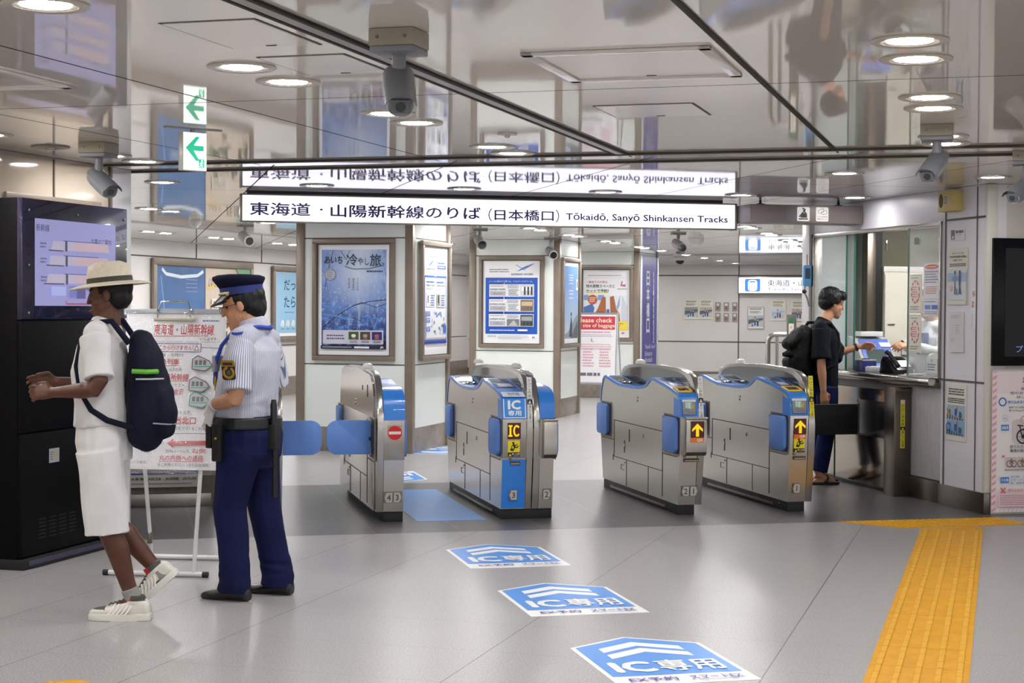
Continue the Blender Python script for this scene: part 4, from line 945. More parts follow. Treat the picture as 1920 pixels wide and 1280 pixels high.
def baggage(w, h):
    s = Sheet(w, h, '#ececef', 0.25); X = lambda u: u*w; Y = lambda v: v*h
    s.bars(X(0.1), Y(0.905), X(0.85), Y(0.93), 1, '#8f939c'); s.line([(X(0.06), Y(0.885)), (X(0.92), Y(0.885))], 0.003, '#b9bcc6')
    s.text('一番後ろのお席は', X(0.07), Y(0.805), X(0.52), Y(0.838), '#b5503f', 0.01); s.text('特大荷物スペースと', X(0.07), Y(0.735), X(0.68), Y(0.785), '#3a3a3e', 0.02); s.rect(X(0.07), Y(0.655), X(0.54), Y(0.668), '#f0dd3a'); s.text('セットで予約！', X(0.07), Y(0.665), X(0.55), Y(0.715), '#3a3a3e', 0.02)
    s.poly([(X(0.80), Y(0.76)), (X(0.83), Y(0.84)), (X(0.85), Y(0.83)), (X(0.84), Y(0.78)), (X(0.91), Y(0.79)), (X(0.91), Y(0.75))], '#c47a84'); s.bars(X(0.74), Y(0.71), X(0.96), Y(0.73), 1, '#7a6f78')
    bl, br, dk = '#4a6fb0', '#a8643c', '#7e4426'
    s.rect(X(0.02), Y(0.33), X(0.96), Y(0.62), '#dfe3ea'); s.poly([(X(0.72), Y(0.45)), (X(0.79), Y(0.62)), (X(0.79), Y(0.48)), (X(0.74), Y(0.40))], '#8fa6c4'); s.poly([(X(0.83), Y(0.24)), (X(0.84), Y(0.62)), (X(0.96), Y(0.45)), (X(0.96), Y(0.24))], '#c9ccd6')
    s.rrect(X(0.02), Y(0.55), X(0.13), Y(0.63), 0.02, '#7f9fd0'); s.rrect(X(0.32), Y(0.55), X(0.46), Y(0.63), 0.02, '#7f9fd0'); s.poly([(X(0.02), Y(0.24)), (X(0.02), Y(0.45)), (X(0.20), Y(0.50)), (X(0.25), Y(0.44)), (X(0.20), Y(0.24))], bl)
    s.poly([(X(0.25), Y(0.24)), (X(0.25), Y(0.33)), (X(0.34), Y(0.46)), (X(0.42), Y(0.60)), (X(0.49), Y(0.60)), (X(0.50), Y(0.24))], br); s.poly([(X(0.60), Y(0.24)), (X(0.58), Y(0.60)), (X(0.66), Y(0.62)), (X(0.72), Y(0.42)), (X(0.78), Y(0.36)), (X(0.80), Y(0.24))], br)
    for y in (0.28, 0.33, 0.38): s.line([(X(0.27), Y(y)), (X(0.48), Y(y))], 0.006, dk)
    s.poly([(X(0.51), Y(0.24)), (X(0.51), Y(0.42)), (X(0.57), Y(0.42)), (X(0.57), Y(0.24))], '#3f5fa8'); s.disc(X(0.21), Y(0.56), 0.085, '#b85a35'); s.bars(X(0.14), Y(0.52), X(0.29), Y(0.60), 3, '#f0e0d6')
    s.rect(X(0.02), Y(0.11), X(0.96), Y(0.24), '#ead24c'); s.bars(X(0.10), Y(0.13), X(0.9), Y(0.22), 3, '#8a7a2a'); s.text('JR', X(0.83), Y(0.05), X(0.90), Y(0.08), '#c2452f', 0.03); s.bars(X(0.1), Y(0.05), X(0.75), Y(0.085), 2, '#8d9098')
    return s
framed('framed_poster', 'framed seat and baggage poster on the farthest pillar behind the red notice', tp(-6.985, 27.50, 0.975), AT, 0.94, 1.275, baggage)
# blue vertical banner
g = thing('blue_banner', 'tall blue vertical banner with white lettering on the farthest pillar', 'banner', tp(-5.955, 27.72), AT+PI/2)
mb = MB(); mb.box(-0.09, 0.0, -0.02, 0, 0.10, 2.44, pm('#dcdad8', 0.25), 0.006); mb.box(1.28, 1.37, -0.02, 0, 0.10, 2.44, pm('#dcdad8', 0.25), 0.006); mb.build('side_rail', g)
s = Sheet(1.28, 2.32, '#38359c', 0.35, 0.004)
s.vtext('日本橋口', 0.52, 2.06, 0.245, '#f0f0f5', 0.03, 0.275); s.vtext('東海道・山陽新幹線のりば', 0.95, 2.06, 0.10, '#f0f0f5', 0.02, 0.105)
for i, t in enumerate(('Tōkaidō, Sanyō', 'Shinkansen', 'Nihombashi', 'Exit')): s.text(t, 0.22, 0.70-i*0.11, 0.22+(0.86, 0.62, 0.62, 0.26)[i], 0.785-i*0.11, '#f0f0f5', 0.0)
s.build('printed_sheet', g, (0, -0.003, 0.12))
# A-frame notice in front of the farthest pillar
g = thing('notice_stand', 'white standing notice with red heading please check size of baggage', 'notice stand', tp(-6.30, 25.4), AT)
MET = mat_steel('aluminium', '#c6c6c8', 0.3)
mb = MB()
s = Sheet(0.86, 1.08, '#efeef2', 0.35, 0.012); s.rect(0.02, 0.84, 0.84, 1.05, '#d23c50'); s.text('Please check', 0.225, 0.955, 0.79, 1.025, '#f2e6c8', 0.02); s.text('the size of baggage', 0.175, 0.86, 0.835, 0.935, '#f2e6c8', 0.015)
s.bars(0.06, 0.78, 0.8, 0.82, 1, '#d8889a'); s.bars(0.3, 0.72, 0.8, 0.77, 2, '#b9a9ba'); s.rect(0.02, 0.60, 0.20, 0.78, '#4f7fc0'); s.rect(0.05, 0.62, 0.17, 0.74, '#6fa0d8'); s.text('L', 0.46, 0.65, 0.50, 0.70, '#a07a9a', 0.02)
for x in (0.06, 0.33, 0.60): s.bars(x, 0.24, x+0.2, 0.55, 7, '#dba3ae', seed=int(x*100))
s.bars(0.28, 0.52, 0.8, 0.62, 3, '#dfb3bd'); s.bars(0.30, 0.10, 0.62, 0.16, 1, '#77727e', 0.8, 0.0)
o = s.build('printed_sheet', g, (-0.43, -0.012, 0.36)); o.rotation_euler.x = -0.10
mb.box(-0.45, 0.45, -0.02, 0.02, 0.33, 0.36, MET, 0.004); mb.box(-0.45, -0.43, -0.012, 0.12, 0.33, 1.45, MET, 0.004); 
mb = MB()
for x in (-0.44, 0.44): mb.tube([(x, 0.0, 0.34), (x, 0.115, 1.46)], 0.014, MET, 8); mb.tube([(x, -0.03, 0.01), (x, 0.0, 0.34)], 0.014, MET, 8); mb.tube([(x, 0.46, 0.01), (x, 0.115, 1.42)], 0.012, MET, 8)
mb.tube([(-0.44, 0.115, 1.455), (0.44, 0.115, 1.455)], 0.016, MET, 8); mb.tube([(-0.44, -0.004, 0.345), (0.44, -0.004, 0.345)], 0.016, MET, 8); mb.build('stand_frame', g)

# far-left wall posters
def blue_train(w, h):
    s = Sheet(w, h, '#d8d5d0', 0.2); X = lambda u: u*w; Y = lambda v: v*h
    s.rect(0, 0, X(0.50), h, mat_noise('denim_print', '#4f74a6', '#466a9c', 2, 0.2)); s.line([(X(0.06), Y(0.97)), (X(0.10), Y(0.92)), (X(0.25), Y(0.895)), (X(0.42), Y(0.915)), (X(0.48), Y(0.96))], 0.05, '#dfe8f0'); s.line([(X(0.05), Y(0.9)), (X(0.09), Y(0.5)), (X(0.05), Y(0.05))], 0.025, '#7f9cc2')
    for y in (0.86, 0.82, 0.78, 0.74): s.bars(X(0.30), Y(y), X(0.42), Y(y+0.02), 1, '#9a9fb8')
    for x in (0.14, 0.33): s.bars(X(x), Y(0.35), X(x+0.10), Y(0.42), 3, '#d5deea')
    s.rect(X(0.50), 0, w, h, '#cdbfae'); s.line([(X(0.50), 0), (X(0.50), h)], 0.02, '#8a6a4a'); s.text('いのちよ！', X(0.53), Y(0.80), X(0.66), Y(0.90), '#3a3026', 0.0, skew=0.3); s.text('兵庫', X(0.72), Y(0.80), X(0.90), Y(0.93), '#3a3026', 0.0); s.line([(X(0.52), Y(0.78)), (X(0.66), Y(0.85))], 0.03, '#e0b63a')
    r = random.Random(5)
    for i in range(30): 
        a, b = r.uniform(0.52, 0.95), r.uniform(0.05, 0.5); s.rect(X(a), Y(b), X(min(0.99, a+r.uniform(0.02, 0.08))), Y(b+r.uniform(0.03, 0.1)), r.choice(['#5a6a4a', '#8a9a70', '#b9a98a', '#6a5a4a', '#3f4a3a']))
    s.rect(X(0.56), Y(0.55), X(0.75), Y(0.68), '#e6dccd'); s.bars(X(0.58), Y(0.57), X(0.73), Y(0.66), 3, '#6a6056')
    s.poly([(X(0.88), Y(0.92)), (X(1.0), Y(0.9)), (X(1.0), h), (X(0.84), h)], '#7fae8a')
    return s
framed('framed_poster', 'wide framed poster on the far left wall, half blue train front, half beige', tp(-11.90, 21.53, 0.53), AT+PI/2, 3.33, 1.71, blue_train, 0.10)
def datta(w, h):
    s = Sheet(w, h, '#eef0f0', 0.25); X = lambda u: u*w; Y = lambda v: v*h; s.rect(X(0.04), Y(0.05), X(0.97), Y(0.99), '#93bfdd'); k = '#27405e'
    s.text('だっ', X(0.24), Y(0.72), X(0.54), Y(0.88), k, 0.01); s.text('たら！', X(0.24), Y(0.45), X(0.62), Y(0.62), k, 0.01); s.bars(X(0.25), Y(0.36), X(0.52), Y(0.385), 1, '#4f6f90')
    for i, x in enumerate((0.16, 0.30, 0.44)): s.line([(X(x), Y(0.16)), (X(x+0.03), Y(0.24)), (X(x+0.07), Y(0.22)), (X(x+0.05), Y(0.15))], 0.05, '#e9ecea'); s.bars(X(x), Y(0.10), X(x+0.09), Y(0.13), 1, '#5f86a8')
    s.poly([(X(0.64), Y(0.35)), (X(0.78), Y(0.35)), (X(0.76), Y(0.80)), (X(0.66), Y(0.80))], '#e6e3e0'); s.disc(X(0.71), Y(0.86), 0.09, '#22304a'); s.disc(X(0.71), Y(0.83), 0.07, '#e8c8b0')
    s.text('コ', X(0.63), Y(0.15), X(0.75), Y(0.24), k, 0.02)
    return s
framed('framed_poster', 'framed pale blue poster with dark kana behind the guard', tp(-11.90, 25.66, 0.93), AT+PI/2, 1.75, 1.29, datta, 0.08)
# ================================================================ FAR WALL
g = thing('wall_sign', 'lit white sign with blue train symbol on the far wall behind the customer', 'sign', tp(-5.62, 36.40), AT)
w, z0, z1 = 2.9, 1.86, 2.25
mb = MB(); mb.box(0, w, -0.16, -0.001, z0, z1, FRAME, 0.006); mb.build('housing', g)
s = Sheet(w-0.05, z1-z0-0.05, '#ffffff', 0.35, 0.002, back=lit_face('#f6f8ff', 1.1)); bl = pm('#3f8ae0', 0.4, 0, 0.5)
s.rrect(0.13, 0.03, 0.47, 0.31, 0.03, bl); wt = pm('#f6f8ff', 0.4, 0, 0.9); s.rrect(0.20, 0.045, 0.40, 0.285, 0.06, wt); s.rrect(0.24, 0.23, 0.36, 0.258, 0.01, bl); s.rect(0.22, 0.10, 0.27, 0.115, bl); s.rect(0.33, 0.10, 0.38, 0.115, bl)
s.text('東海道・山陽新幹線のりば', 0.63, 0.15, 2.60, 0.29, pm('#3a3f4a', 0.4), 0.005); s.text('Tōkaidō, Sanyō Shinkansen Tracks', 0.63, 0.03, 2.45, 0.12, pm('#5a606c', 0.4), 0.0)
s.build('lit_face', g, (0.025, -0.161, z0+0.025))
def notice(name, label, loc, rot, w, h, kind, cat='notice', group=None):
    s = Sheet(w, h, '#e6e1cf', 0.4, 0.004); X = lambda u: u*w; Y = lambda v: v*h; r = random.Random(hash(label) % 1000 if False else len(label))
    if kind == 'framed': s.frame(0.008, 0.008, w-0.008, h-0.008, 0.016, '#a8a9ae'); s.rect(0.02, 0.02, w-0.02, h-0.02, '#eceae6')
    s.bars(X(0.14), Y(0.86), X(0.9), Y(0.95), 2, '#3a3a38', 0.6, 0.2, 3); s.bars(X(0.14), Y(0.70), X(0.86), Y(0.82), 3, '#55554f', 0.5, 0.3, 5)
    s.rect(X(0.06), Y(0.10), X(0.94), Y(0.62), {'walk': '#cfdbe6', 'platform': '#8f98a0', 'edge': '#b9b3aa'}.get(kind, '#b4c2cc'))
    s.poly([(X(0.06), Y(0.10)), (X(0.9), Y(0.10)), (X(0.94), Y(0.34)), (X(0.06), Y(0.22))], '#c9ccd0'); s.poly([(X(0.06), Y(0.22)), (X(0.94), Y(0.42)), (X(0.94), Y(0.50)), (X(0.06), Y(0.42))], '#5f686e' if kind != 'walk' else '#a9c4dc')
    for x, y, c in ((0.46, 0.16, '#2c5a9a'), (0.62, 0.14, '#2a2f38')): s.line([(X(x), Y(y)), (X(x), Y(y+0.22))], w*0.09, c); s.disc(X(x), Y(y+0.26), w*0.045, '#d8b49a')
    s.disc(X(0.45), Y(0.52), w*0.05, '#d8674a'); s.rect(X(0.26), Y(0.12), X(0.36), Y(0.22), '#3f6fb4')
    o = s.build(name, None, loc, rot); return tag(o, label, cat, group)
notice('wall_notice', 'cream safety notice on the far wall, leftmost of the row', tp(-6.845, 36.385, 1.30), AT, 0.335, 0.43, 'platform', group='far wall notices')
notice('wall_notice', 'cream safety notice on the far wall, just left of the small plaques', tp(-6.505, 36.385, 1.30), AT, 0.315, 0.43, 'edge', group='far wall notices')
notice('wall_notice', 'grey framed notice under the lit train sign on the far wall', tp(-5.425, 36.385, 1.09), AT, 0.37, 0.49, 'framed', group='far wall notices')
notice('wall_notice', 'cream notice with two walking figures under the lit train sign', tp(-4.91, 36.385, 1.28), AT, 0.325, 0.445, 'walk', group='far wall notices')
notice('wall_notice', 'yellowish notice half hidden by the slim post beside the customer', tp(-4.475, 36.385, 1.27), AT, 0.33, 0.445, 'edge', group='far wall notices')
for r_ in range(2):
    for c_ in range(3):
        s = Sheet(0.108, 0.185, '#8d857d', 0.35, 0.012); s.rect(0.02, 0.11, 0.088, 0.165, '#d9d5d0'); s.disc(0.054, 0.055, 0.018, '#8a2f2a'); s.rect(0.078, 0.02, 0.095, 0.034, '#d8b23a')
        o = s.build('switch_plaque', None, tp(-6.135+c_*0.188, 36.385, 1.49-r_*0.235), AT); tag(o, 'small grey plaque with red button, %s row, %s of three on the far wall' % (('upper', 'lower')[r_], ('left', 'middle', 'right')[c_]), 'plaque', 'small plaques on the far wall')
g = thing('tubular_barrier', 'bent steel tube barrier behind the customer', 'barrier', tp(-2.73, 20.0), AT)
mb = MB(); mb.tube([(0, 0, 0.0), (0, 0, 1.16), (0.03, 0, 1.215), (0.08, 0, 1.235), (0.5, 0.0, 1.235)], 0.03, STEEL, 12); mb.build('rail', g)
mb = MB(); mb.tube([(0.11, 0.0, 0.0), (0.11, 0.0, 1.21)], 0.022, STEEL, 10); mb.tube([(0.48, 0.0, 0.0), (0.48, 0.0, 1.23)], 0.03, STEEL, 10); mb.build('post', g)
g = thing('notice_post', 'slim dark post with green top and notice strip, behind the customer', 'post', tp(-2.46, 19.7), AT)
mb = MB(); mb.box(-0.01, 0.10, 0, 0.05, 0, 1.48, pm('#5d544b', 0.4), 0.006); mb.build('post', g)
s = Sheet(0.06, 0.50, '#e3dcd0', 0.4, 0.003); s.rect(0, 0.43, 0.06, 0.50, '#2f6a4a'); s.vtext('のりば案内', 0.03, 0.40, 0.03, '#8a5a52', 0.0, 0.06); s.build('notice_strip', g, (0.015, -0.001, 0.94))
# ================================================================ FLOOR MARKINGS
def lane_arrow(label, a, b, flip=False):
    """blue pentagon sticker lying on the floor, pointing up the lane"""
    s = Sheet(0.62, 0.97, '#f1f1ef', 0.35, 0.0)
    s.mb.bm.clear(); s.l = 0.0015
    s.mb.prism([(0, 0), (0.62, 0), (0.62, 0.77), (0.31, 0.965), (0, 0.77)], -0.0012, 0, pm('#f1f1ef', 0.35), 'y')
    s.poly([(0.022, 0.165), (0.598, 0.165), (0.598, 0.76), (0.31, 0.94), (0.022, 0.76)], '#3f8fe4')
    for y in (0.635, 0.50): s.poly([(0.12, y), (0.31, y+0.12), (0.50, y), (0.50, y+0.085), (0.31, y+0.205), (0.12, y+0.085)], '#f4f4f2')
    s.text('IC', 0.075, 0.235, 0.245, 0.42, '#f4f4f2', 0.045); s.text('専用', 0.275, 0.225, 0.555, 0.43, '#f4f4f2', 0.022)
    s.text('EX予約', 0.07, 0.05, 0.28, 0.115, '#4a3fa8', 0.012); s.text('スマートEX', 0.335, 0.05, 0.565, 0.115, '#4a3fa8', 0.02); s.line([(0.36, 0.035), (0.45, 0.028), (0.57, 0.045)], 0.006, '#5a4fb4')
    o = s.build('floor_sticker', None, None); o.location = gp(a, b, 0.0003) if not flip else gp(a+0.62, b+0.97, 0.0003); o.rotation_euler = (-PI/2, 0, AG + (PI if flip else 0))
    return tag(o, label, 'floor sticker', 'blue lane stickers')
lane_arrow('blue arrow sticker on the light floor, nearest of three in the lane', 1.97, 6.44)
lane_arrow('blue arrow sticker on the light floor, middle of three in the lane', 1.98, 7.985)
lane_arrow('blue arrow sticker on the light floor, just before the dark band', 1.99, 9.53)
lane_arrow('blue arrow sticker behind the gate with the no-entry disc', 2.02, 14.33, True)
lane_arrow('blue arrow sticker at the foot of the nearest pillar', 2.95, 16.95, True)
mb = MB(); mb.box(0, 0.515, 0, 2.03, 0.0, 0.0022, mat_noise('blue_mat', '#4b9bea', '#4494e4', 3, 0.3))
tag(mb.build('lane_mat', None, gp(2.05, 11.70, 0.0), AG), 'plain blue floor panel in lane three between two gates', 'floor mat')
# tactile paving
YEL = mat_noise('tactile_yellow', '#d79a00', '#cc9100', 9, 0.5, spec=0.25)
YEL2 = mat_noise('tactile_worn', '#dea616', '#d49c0c', 12, 0.45, spec=0.35)
g = thing('tactile_path', 'yellow tactile path with raised bars running toward the booth', 'tactile paving', (0, 0, 0), AT)
mb = MB(); b = 5.2; i = 0
while b < 11.6:
    b1 = min(b+0.42, 11.9); mb.box(-0.545, -0.122, b+0.0015, b1-0.0015, 0, 0.003, YEL); b = b1
mb.prism([(-0.545, b), (-0.122, b), (-0.122, 12.135), (-0.20, 12.20), (-0.545, 11.96)], 0, 0.003, YEL, 'z'); mb.build('base_sheet', g, smooth=0)
mb = MB(); b = 5.2
while b < 11.75:
    for q in range(5):
        x = -0.505 + q*0.0855
        for d, L in ((0.004, 0.137), (0.144, 0.136), (0.283, 0.133)):
            mb.box(x-0.014, x+0.014, b+d, b+d+L, 0.003, 0.0072, YEL2, 0.003, 1)
    b += 0.42
tag(mb.build('raised_bars', g), kind='stuff')
g = thing('tactile_warning_strip', 'yellow dotted warning strip along the dark floor band edge', 'tactile paving', (0, 0, 0), AG)
mb = MB(); mb.prism([(5.05, 11.118), (5.05, 11.118), (5.36, 10.715), (6.36, 10.72), (6.30, 11.118)][1:], 0, 0.0036, YEL, 'z'); mb.build('base_sheet', g, smooth=0)
mb = MB()
for i in range(26):
    for j in range(7):
        a, b = 5.06+i*0.05+(j % 2)*0.0, 10.745+j*0.056
        if a < 5.05 + (11.118-b)*0.77 + 0.02 or a > 6.32: continue
        mb.lathe([(0.014, 0.003), (0.012, 0.0075), (0.005, 0.0085)], (a, b, 0), YEL2, 10)
tag(mb.build('raised_dots', g), kind='stuff')

# ================================================================ DARK CABINET WITH SCREEN (left)
g = thing('information_cabinet', 'tall black cabinet with lit map screen at the left edge', 'cabinet', tp(-5.47, 8.372), AT+PI/2)
KB = mat_noise('cabinet_black', '#060608', '#08080a', 4, 0.45, spec=0.12); KP = mat_noise('bezel_violet', '#1d1838', '#1a1633', 3, 0.16, coat=0.6)
w, hh = 1.20, 2.17
mb = MB(); mb.box(0, w, 0.03, 0.36, 0.06, hh, KB, 0.008); mb.build('body', g)
mb = MB(); mb.box(-0.02, w+0.01, -0.03, 0.36, 0, 0.06, RUBBER, 0.012); mb.box(0.03, w-0.02, -0.034, -0.02, 0.02, 0.05, pm('#4a4462', 0.3), 0.006); mb.build('plinth', g)
mb = MB(); mb.box(0.0, w, -0.004, 0.03, 1.46, hh, KP, 0.006); mb.build('bezel', g)
d = MB(); d.box(0.0, w, 0.0, 0.03, 0.80, 1.452, KB, 0.005); d.build('front_panel', g)
mb = MB(); mb.box(0.0, w, 0.0, 0.03, 0.07, 0.79, KB, 0.005); dr = mb.build('door', g)
mb = MB(); mb.lathe([(0.018, -0.012), (0.022, -0.004), (0.022, 0.0)], (0.62, 0, 0.70), CHROME, 16, 'y'); mb.build('lock', dr)
mb = MB(); sl = pm('#050506', 0.6)
for i in range(4):
    for j in range(6): mb.box(0.18+i*0.11, 0.26+i*0.11, -0.001, 0.0, 0.16+j*0.022, 0.168+j*0.022, sl)
mb.build('vent', dr)
s = Sheet(0.11, 0.085, '#b9bcc4', 0.4, 0.001); s.rect(0.05, 0.03, 0.09, 0.065, '#c9b48a'); s.bars(0.01, 0.015, 0.05, 0.07, 4, '#6f747e'); s.build('sticker', dr, (0.29, -0.0005, 0.60))
for x, z in ((0.07, 2.10), (0.60, 2.10), (w-0.04, 2.10), (0.07, 1.78), (w-0.04, 1.78), (0.07, 1.50)):
    mb = MB(); mb.lathe([(0.004, -0.010), (0.008, -0.008), (0.008, -0.004)], (x, 0, z), CHROME, 12, 'y'); mb.build('screw', g)
s = Sheet(0.915, 0.515, '#ffffff', 0.12, 0.002, back=lit_face('#8f8fc0', 0.5)); 
e = lambda c, v=0.5: pm(c, 0.12, 0, v)
s.text('新幹線', 0.01, 0.44, 0.15, 0.485, e('#3c3a5c', 0.2)); s.text('位置のご案内', 0.62, 0.385, 0.86, 0.42, e('#4a4468', 0.3))
for i, y in enumerate((0.335, 0.245, 0.135)):
    s.poly([(0.17-i*0.03, y), (0.84, y+0.0), (0.82, y+0.055), (0.19-i*0.03, y+0.055)], e('#a9a2b8', 0.55)); s.poly([(0.42, y+0.006), (0.83, y+0.006), (0.82, y+0.05), (0.44, y+0.05)], e('#bba2ac', 0.5)); s.bars(0.05, y+0.005, 0.12, y+0.045, 2, e('#6a688c', 0.3)); s.rect(0.32, y-0.005, 0.345, y+0.06, e('#55547a', 0.3)); s.line([(0.14-i*0.03, y-0.003), (0.30, y-0.003)], 0.006, e('#4c4a66', 0.2)); s.line([(0.3, y+0.058), (0.70, y+0.058)], 0.004, e('#5a5a9c', 0.3))
s.rect(0.16, 0.06, 0.32, 0.115, e('#9aa0d0', 0.6)); s.rect(0.36, 0.05, 0.52, 0.12, e('#6f74b4', 0.5)); s.rect(0.44, 0.045, 0.54, 0.10, e('#5a5490', 0.45)); s.rect(0.56, 0.09, 0.66, 0.12, e('#7a82c0', 0.5))
s.line([(0.32, 0.035), (0.32, 0.012), (0.86, 0.012), (0.86, 0.05)], 0.007, e('#b03a44', 0.45))
s.build('screen', g, (0.133, -0.005, 1.541))

# framed board on the near left wall above the cabinet
g = thing('wall_frame', 'brown framed board on the near left wall above the cabinet', 'board', tp(-5.918, 8.87), AT+PI/2)
mb = MB(); mb.box(0, 1.12, -0.02, -0.001, 2.20, 2.245, BROWN, 0.004); mb.box(0, 0.035, -0.02, -0.001, 1.2, 2.2, BROWN, 0.004); mb.box(1.085, 1.12, -0.02, -0.001, 1.2, 2.2, BROWN, 0.004); mb.box(0, 1.12, -0.02, -0.001, 1.16, 1.2, BROWN, 0.004); mb.build('frame', g)
mb = MB(); mb.box(0.035, 1.085, -0.012, -0.001, 1.2, 2.2, mat_noise('board_face', '#8d8494', '#857c8c', 2, 0.15)); mb.build('board_panel', g)

# ================================================================ LOW PARTITION BEHIND THE NOTICE BOARD
g = thing('low_partition', 'low brown stone partition behind the white notice board', 'partition', gp(-0.62, 12.92), AG)
mb = MB(); mb.box(0, 1.305, 0, 0.12, 0.10, 0.95, BASEB, 0.005); mb.build('panel', g)
mb = MB(); mb.box(0.0, 1.305, -0.006, 0.12, 0.0, 0.10, STEEL, 0.004); mb.build('kick_plate', g)
mb = MB(); mb.box(1.268, 1.312, -0.008, 0.125, 0.0, 0.96, BROWN, 0.004); mb.box(0.0, 1.312, -0.004, 0.125, 0.93, 0.965, STEEL, 0.006); mb.build('edge_trim', g)
s = Sheet(1.16, 0.115, '#cfc8c0', 0.4, 0.004); s.rect(0, 0.098, 1.16, 0.115, '#2d4aa0')
for i, t in enumerate(('JR北海道', 'JR東日本', 'JR東海', 'JR西日本', 'JR四国', 'JR九州')): s.text(t, 0.38+i*0.13, 0.052, 0.48+i*0.13, 0.078, '#3a3734', 0.01)
s.bars(0.02, 0.02, 1.1, 0.04, 1, '#8a847c', 0.4, 0.0)
o = s.build('company_strip', g, (0.02, -0.03, 0.155)); o.rotation_euler.x = 0.10

# ================================================================ HANDWRITTEN NOTICE BOARD ON A FOLDING EASEL
EB = Vector((-2.03, 9.40, 0)); er = -0.115
g = thing('notice_board', 'white handwritten notice board on folding steel easel beside the guard', 'notice board', EB, er)
WHT = mat_noise('white_paint', '#dcdcdc', '#d2d2d2', 8, 0.35)
for y, x0, x1 in ((0.0, -0.305, 0.305), (0.62, -0.30, 0.30)):
    mb = MB(); mb.tube([(x0, y, 0.016), (x1, y, 0.016)], 0.015, WHT, 10); f = mb.build('foot_bar', g)
    mb = MB()
    for x in (x0, x1): mb.tube([(x-0.004 if x < 0 else x-0.028, y, 0.016), (x+0.028 if x < 0 else x+0.004, y, 0.016)], 0.0175, RUBBER, 10)
    mb.build('end_cap', f)
for x in (-0.235, 0.225):
    mb = MB(); mb.tube([(x, 0.0, 0.02), (x, 0.30, 1.42)], 0.0125, WHT, 10); mb.build('leg', g)
for x in (-0.235, 0.225):
    mb = MB(); mb.tube([(x, 0.62, 0.02), (x, 0.30, 1.40)], 0.0125, WHT, 10); mb.box(x-0.012, x+0.012, 0.575, 0.60, 0.10, 0.17, STEELD, 0.003); mb.build('leg', g)
tl = -0.2116
B = thing('board_pivot', None, None, (0, 0, 0), 0); 
bd = Sheet(0.60, 0.92, '#dfdfe2', 0.2, 0.012); bl, rd, kk, tq = '#4a55a0', '#c2313a', '#3a3438', '#2f9c86'
bd.rect(0.012, 0.012, 0.588, 0.90, '#e4e4e8')
bd.bars(0.46, 0.868, 0.56, 0.882, 1, '#3f72c4', 0.6, 0.0); bd.text('東海道・山陽新幹線', 0.17, 0.79, 0.53, 0.855, rd, 0.02); bd.line([(0.17, 0.782), (0.50, 0.785)], 0.004, rd); bd.text('のりばです。', 0.45, 0.757, 0.56, 0.775, kk)
bd.line([(0.02, 0.748), (0.58, 0.748)], 0.002, '#8a8a9a'); bd.frame(0.17, 0.690, 0.46, 0.738, 0.004, bl); bd.line([(0.46, 0.715), (0.585, 0.712), (0.585, 0.60)], 0.003, bl); bd.text('ここから行けません！', 0.185, 0.700, 0.415, 0.730, rd, 0.01); bd.poly([(0.42, 0.698), (0.452, 0.698), (0.436, 0.733)], '#b03a42'); bd.poly([(0.426, 0.702), (0.446, 0.702), (0.436, 0.724)], '#e4e4e8')
bd.text('上越・北陸行', 0.20, 0.660, 0.36, 0.680, kk); bd.text('特急列車', 0.19, 0.610, 0.335, 0.648, rd, 0.015); bd.line([(0.19, 0.604), (0.335, 0.606)], 0.003, rd); bd.text('東北・山形方面', 0.22, 0.575, 0.355, 0.594, kk); bd.text('北陸新幹線', 0.22, 0.520, 0.40, 0.560, rd, 0.015); bd.line([(0.22, 0.514), (0.40, 0.517)], 0.003, rd)
bd.text('（グランクラス…）', 0.24, 0.482, 0.41, 0.502, kk); bd.text('九陸金沢', 0.26, 0.435, 0.375, 0.470, rd, 0.015)
bd.text('約790メートル先、', 0.25, 0.318, 0.435, 0.345, kk); bd.text('八重洲北口', 0.24, 0.262, 0.46, 0.306, rd, 0.02); bd.text('（日本橋側改札です）', 0.24, 0.228, 0.43, 0.250, tq, 0.01); bd.text('をご利用', 0.44, 0.228, 0.52, 0.248, kk)
bd.line([(0.02, 0.205), (0.58, 0.210)], 0.003, bl); bd.poly([(0.30, 0.150), (0.335, 0.178), (0.335, 0.162), (0.55, 0.170), (0.55, 0.145), (0.335, 0.140), (0.335, 0.124)], rd)
bd.text('（自由席券のみ）', 0.10, 0.140, 0.28, 0.162, kk); bd.text('内線', 0.15, 0.095, 0.20, 0.118, kk); bd.text('約790メートル先、', 0.295, 0.094, 0.44, 0.116, kk); bd.text('右側', 0.45, 0.094, 0.53, 0.122, rd, 0.01)
bd.text('丸の内側への通路', 0.26, 0.050, 0.52, 0.082, rd, 0.015); bd.line([(0.26, 0.044), (0.52, 0.047)], 0.003, rd); bd.text('をご利用ください（きた自由通路）', 0.255, 0.016, 0.56, 0.036, kk); bd.text('（とも交番前）', 0.08, 0.030, 0.19, 0.048, '#77727a')
for cx, cy, c in ((0.47, 0.615, '#4a4a4c'), (0.46, 0.49, '#4c5050'), (0.47, 0.40, '#2f8c7e')):
    bd.poly([(cx-0.05, cy-0.03), (cx+0.03, cy-0.04), (cx+0.07, cy-0.01), (cx+0.05, cy+0.02), (cx-0.02, cy+0.05), (cx-0.05, cy+0.03)], '#a9abae'); bd.line([(cx-0.05, cy-0.03), (cx+0.03, cy-0.04), (cx+0.07, cy-0.01), (cx+0.05, cy+0.02), (cx-0.02, cy+0.05), (cx-0.05, cy+0.03), (cx-0.05, cy-0.03)], 0.005, c)
    for q in range(3): bd.rect(cx-0.035+q*0.025, cy-0.005, cx-0.018+q*0.025, cy+0.022, '#5c6066')
    bd.line([(cx-0.04, cy-0.015), (cx+0.06, cy-0.012)], 0.004, tq)
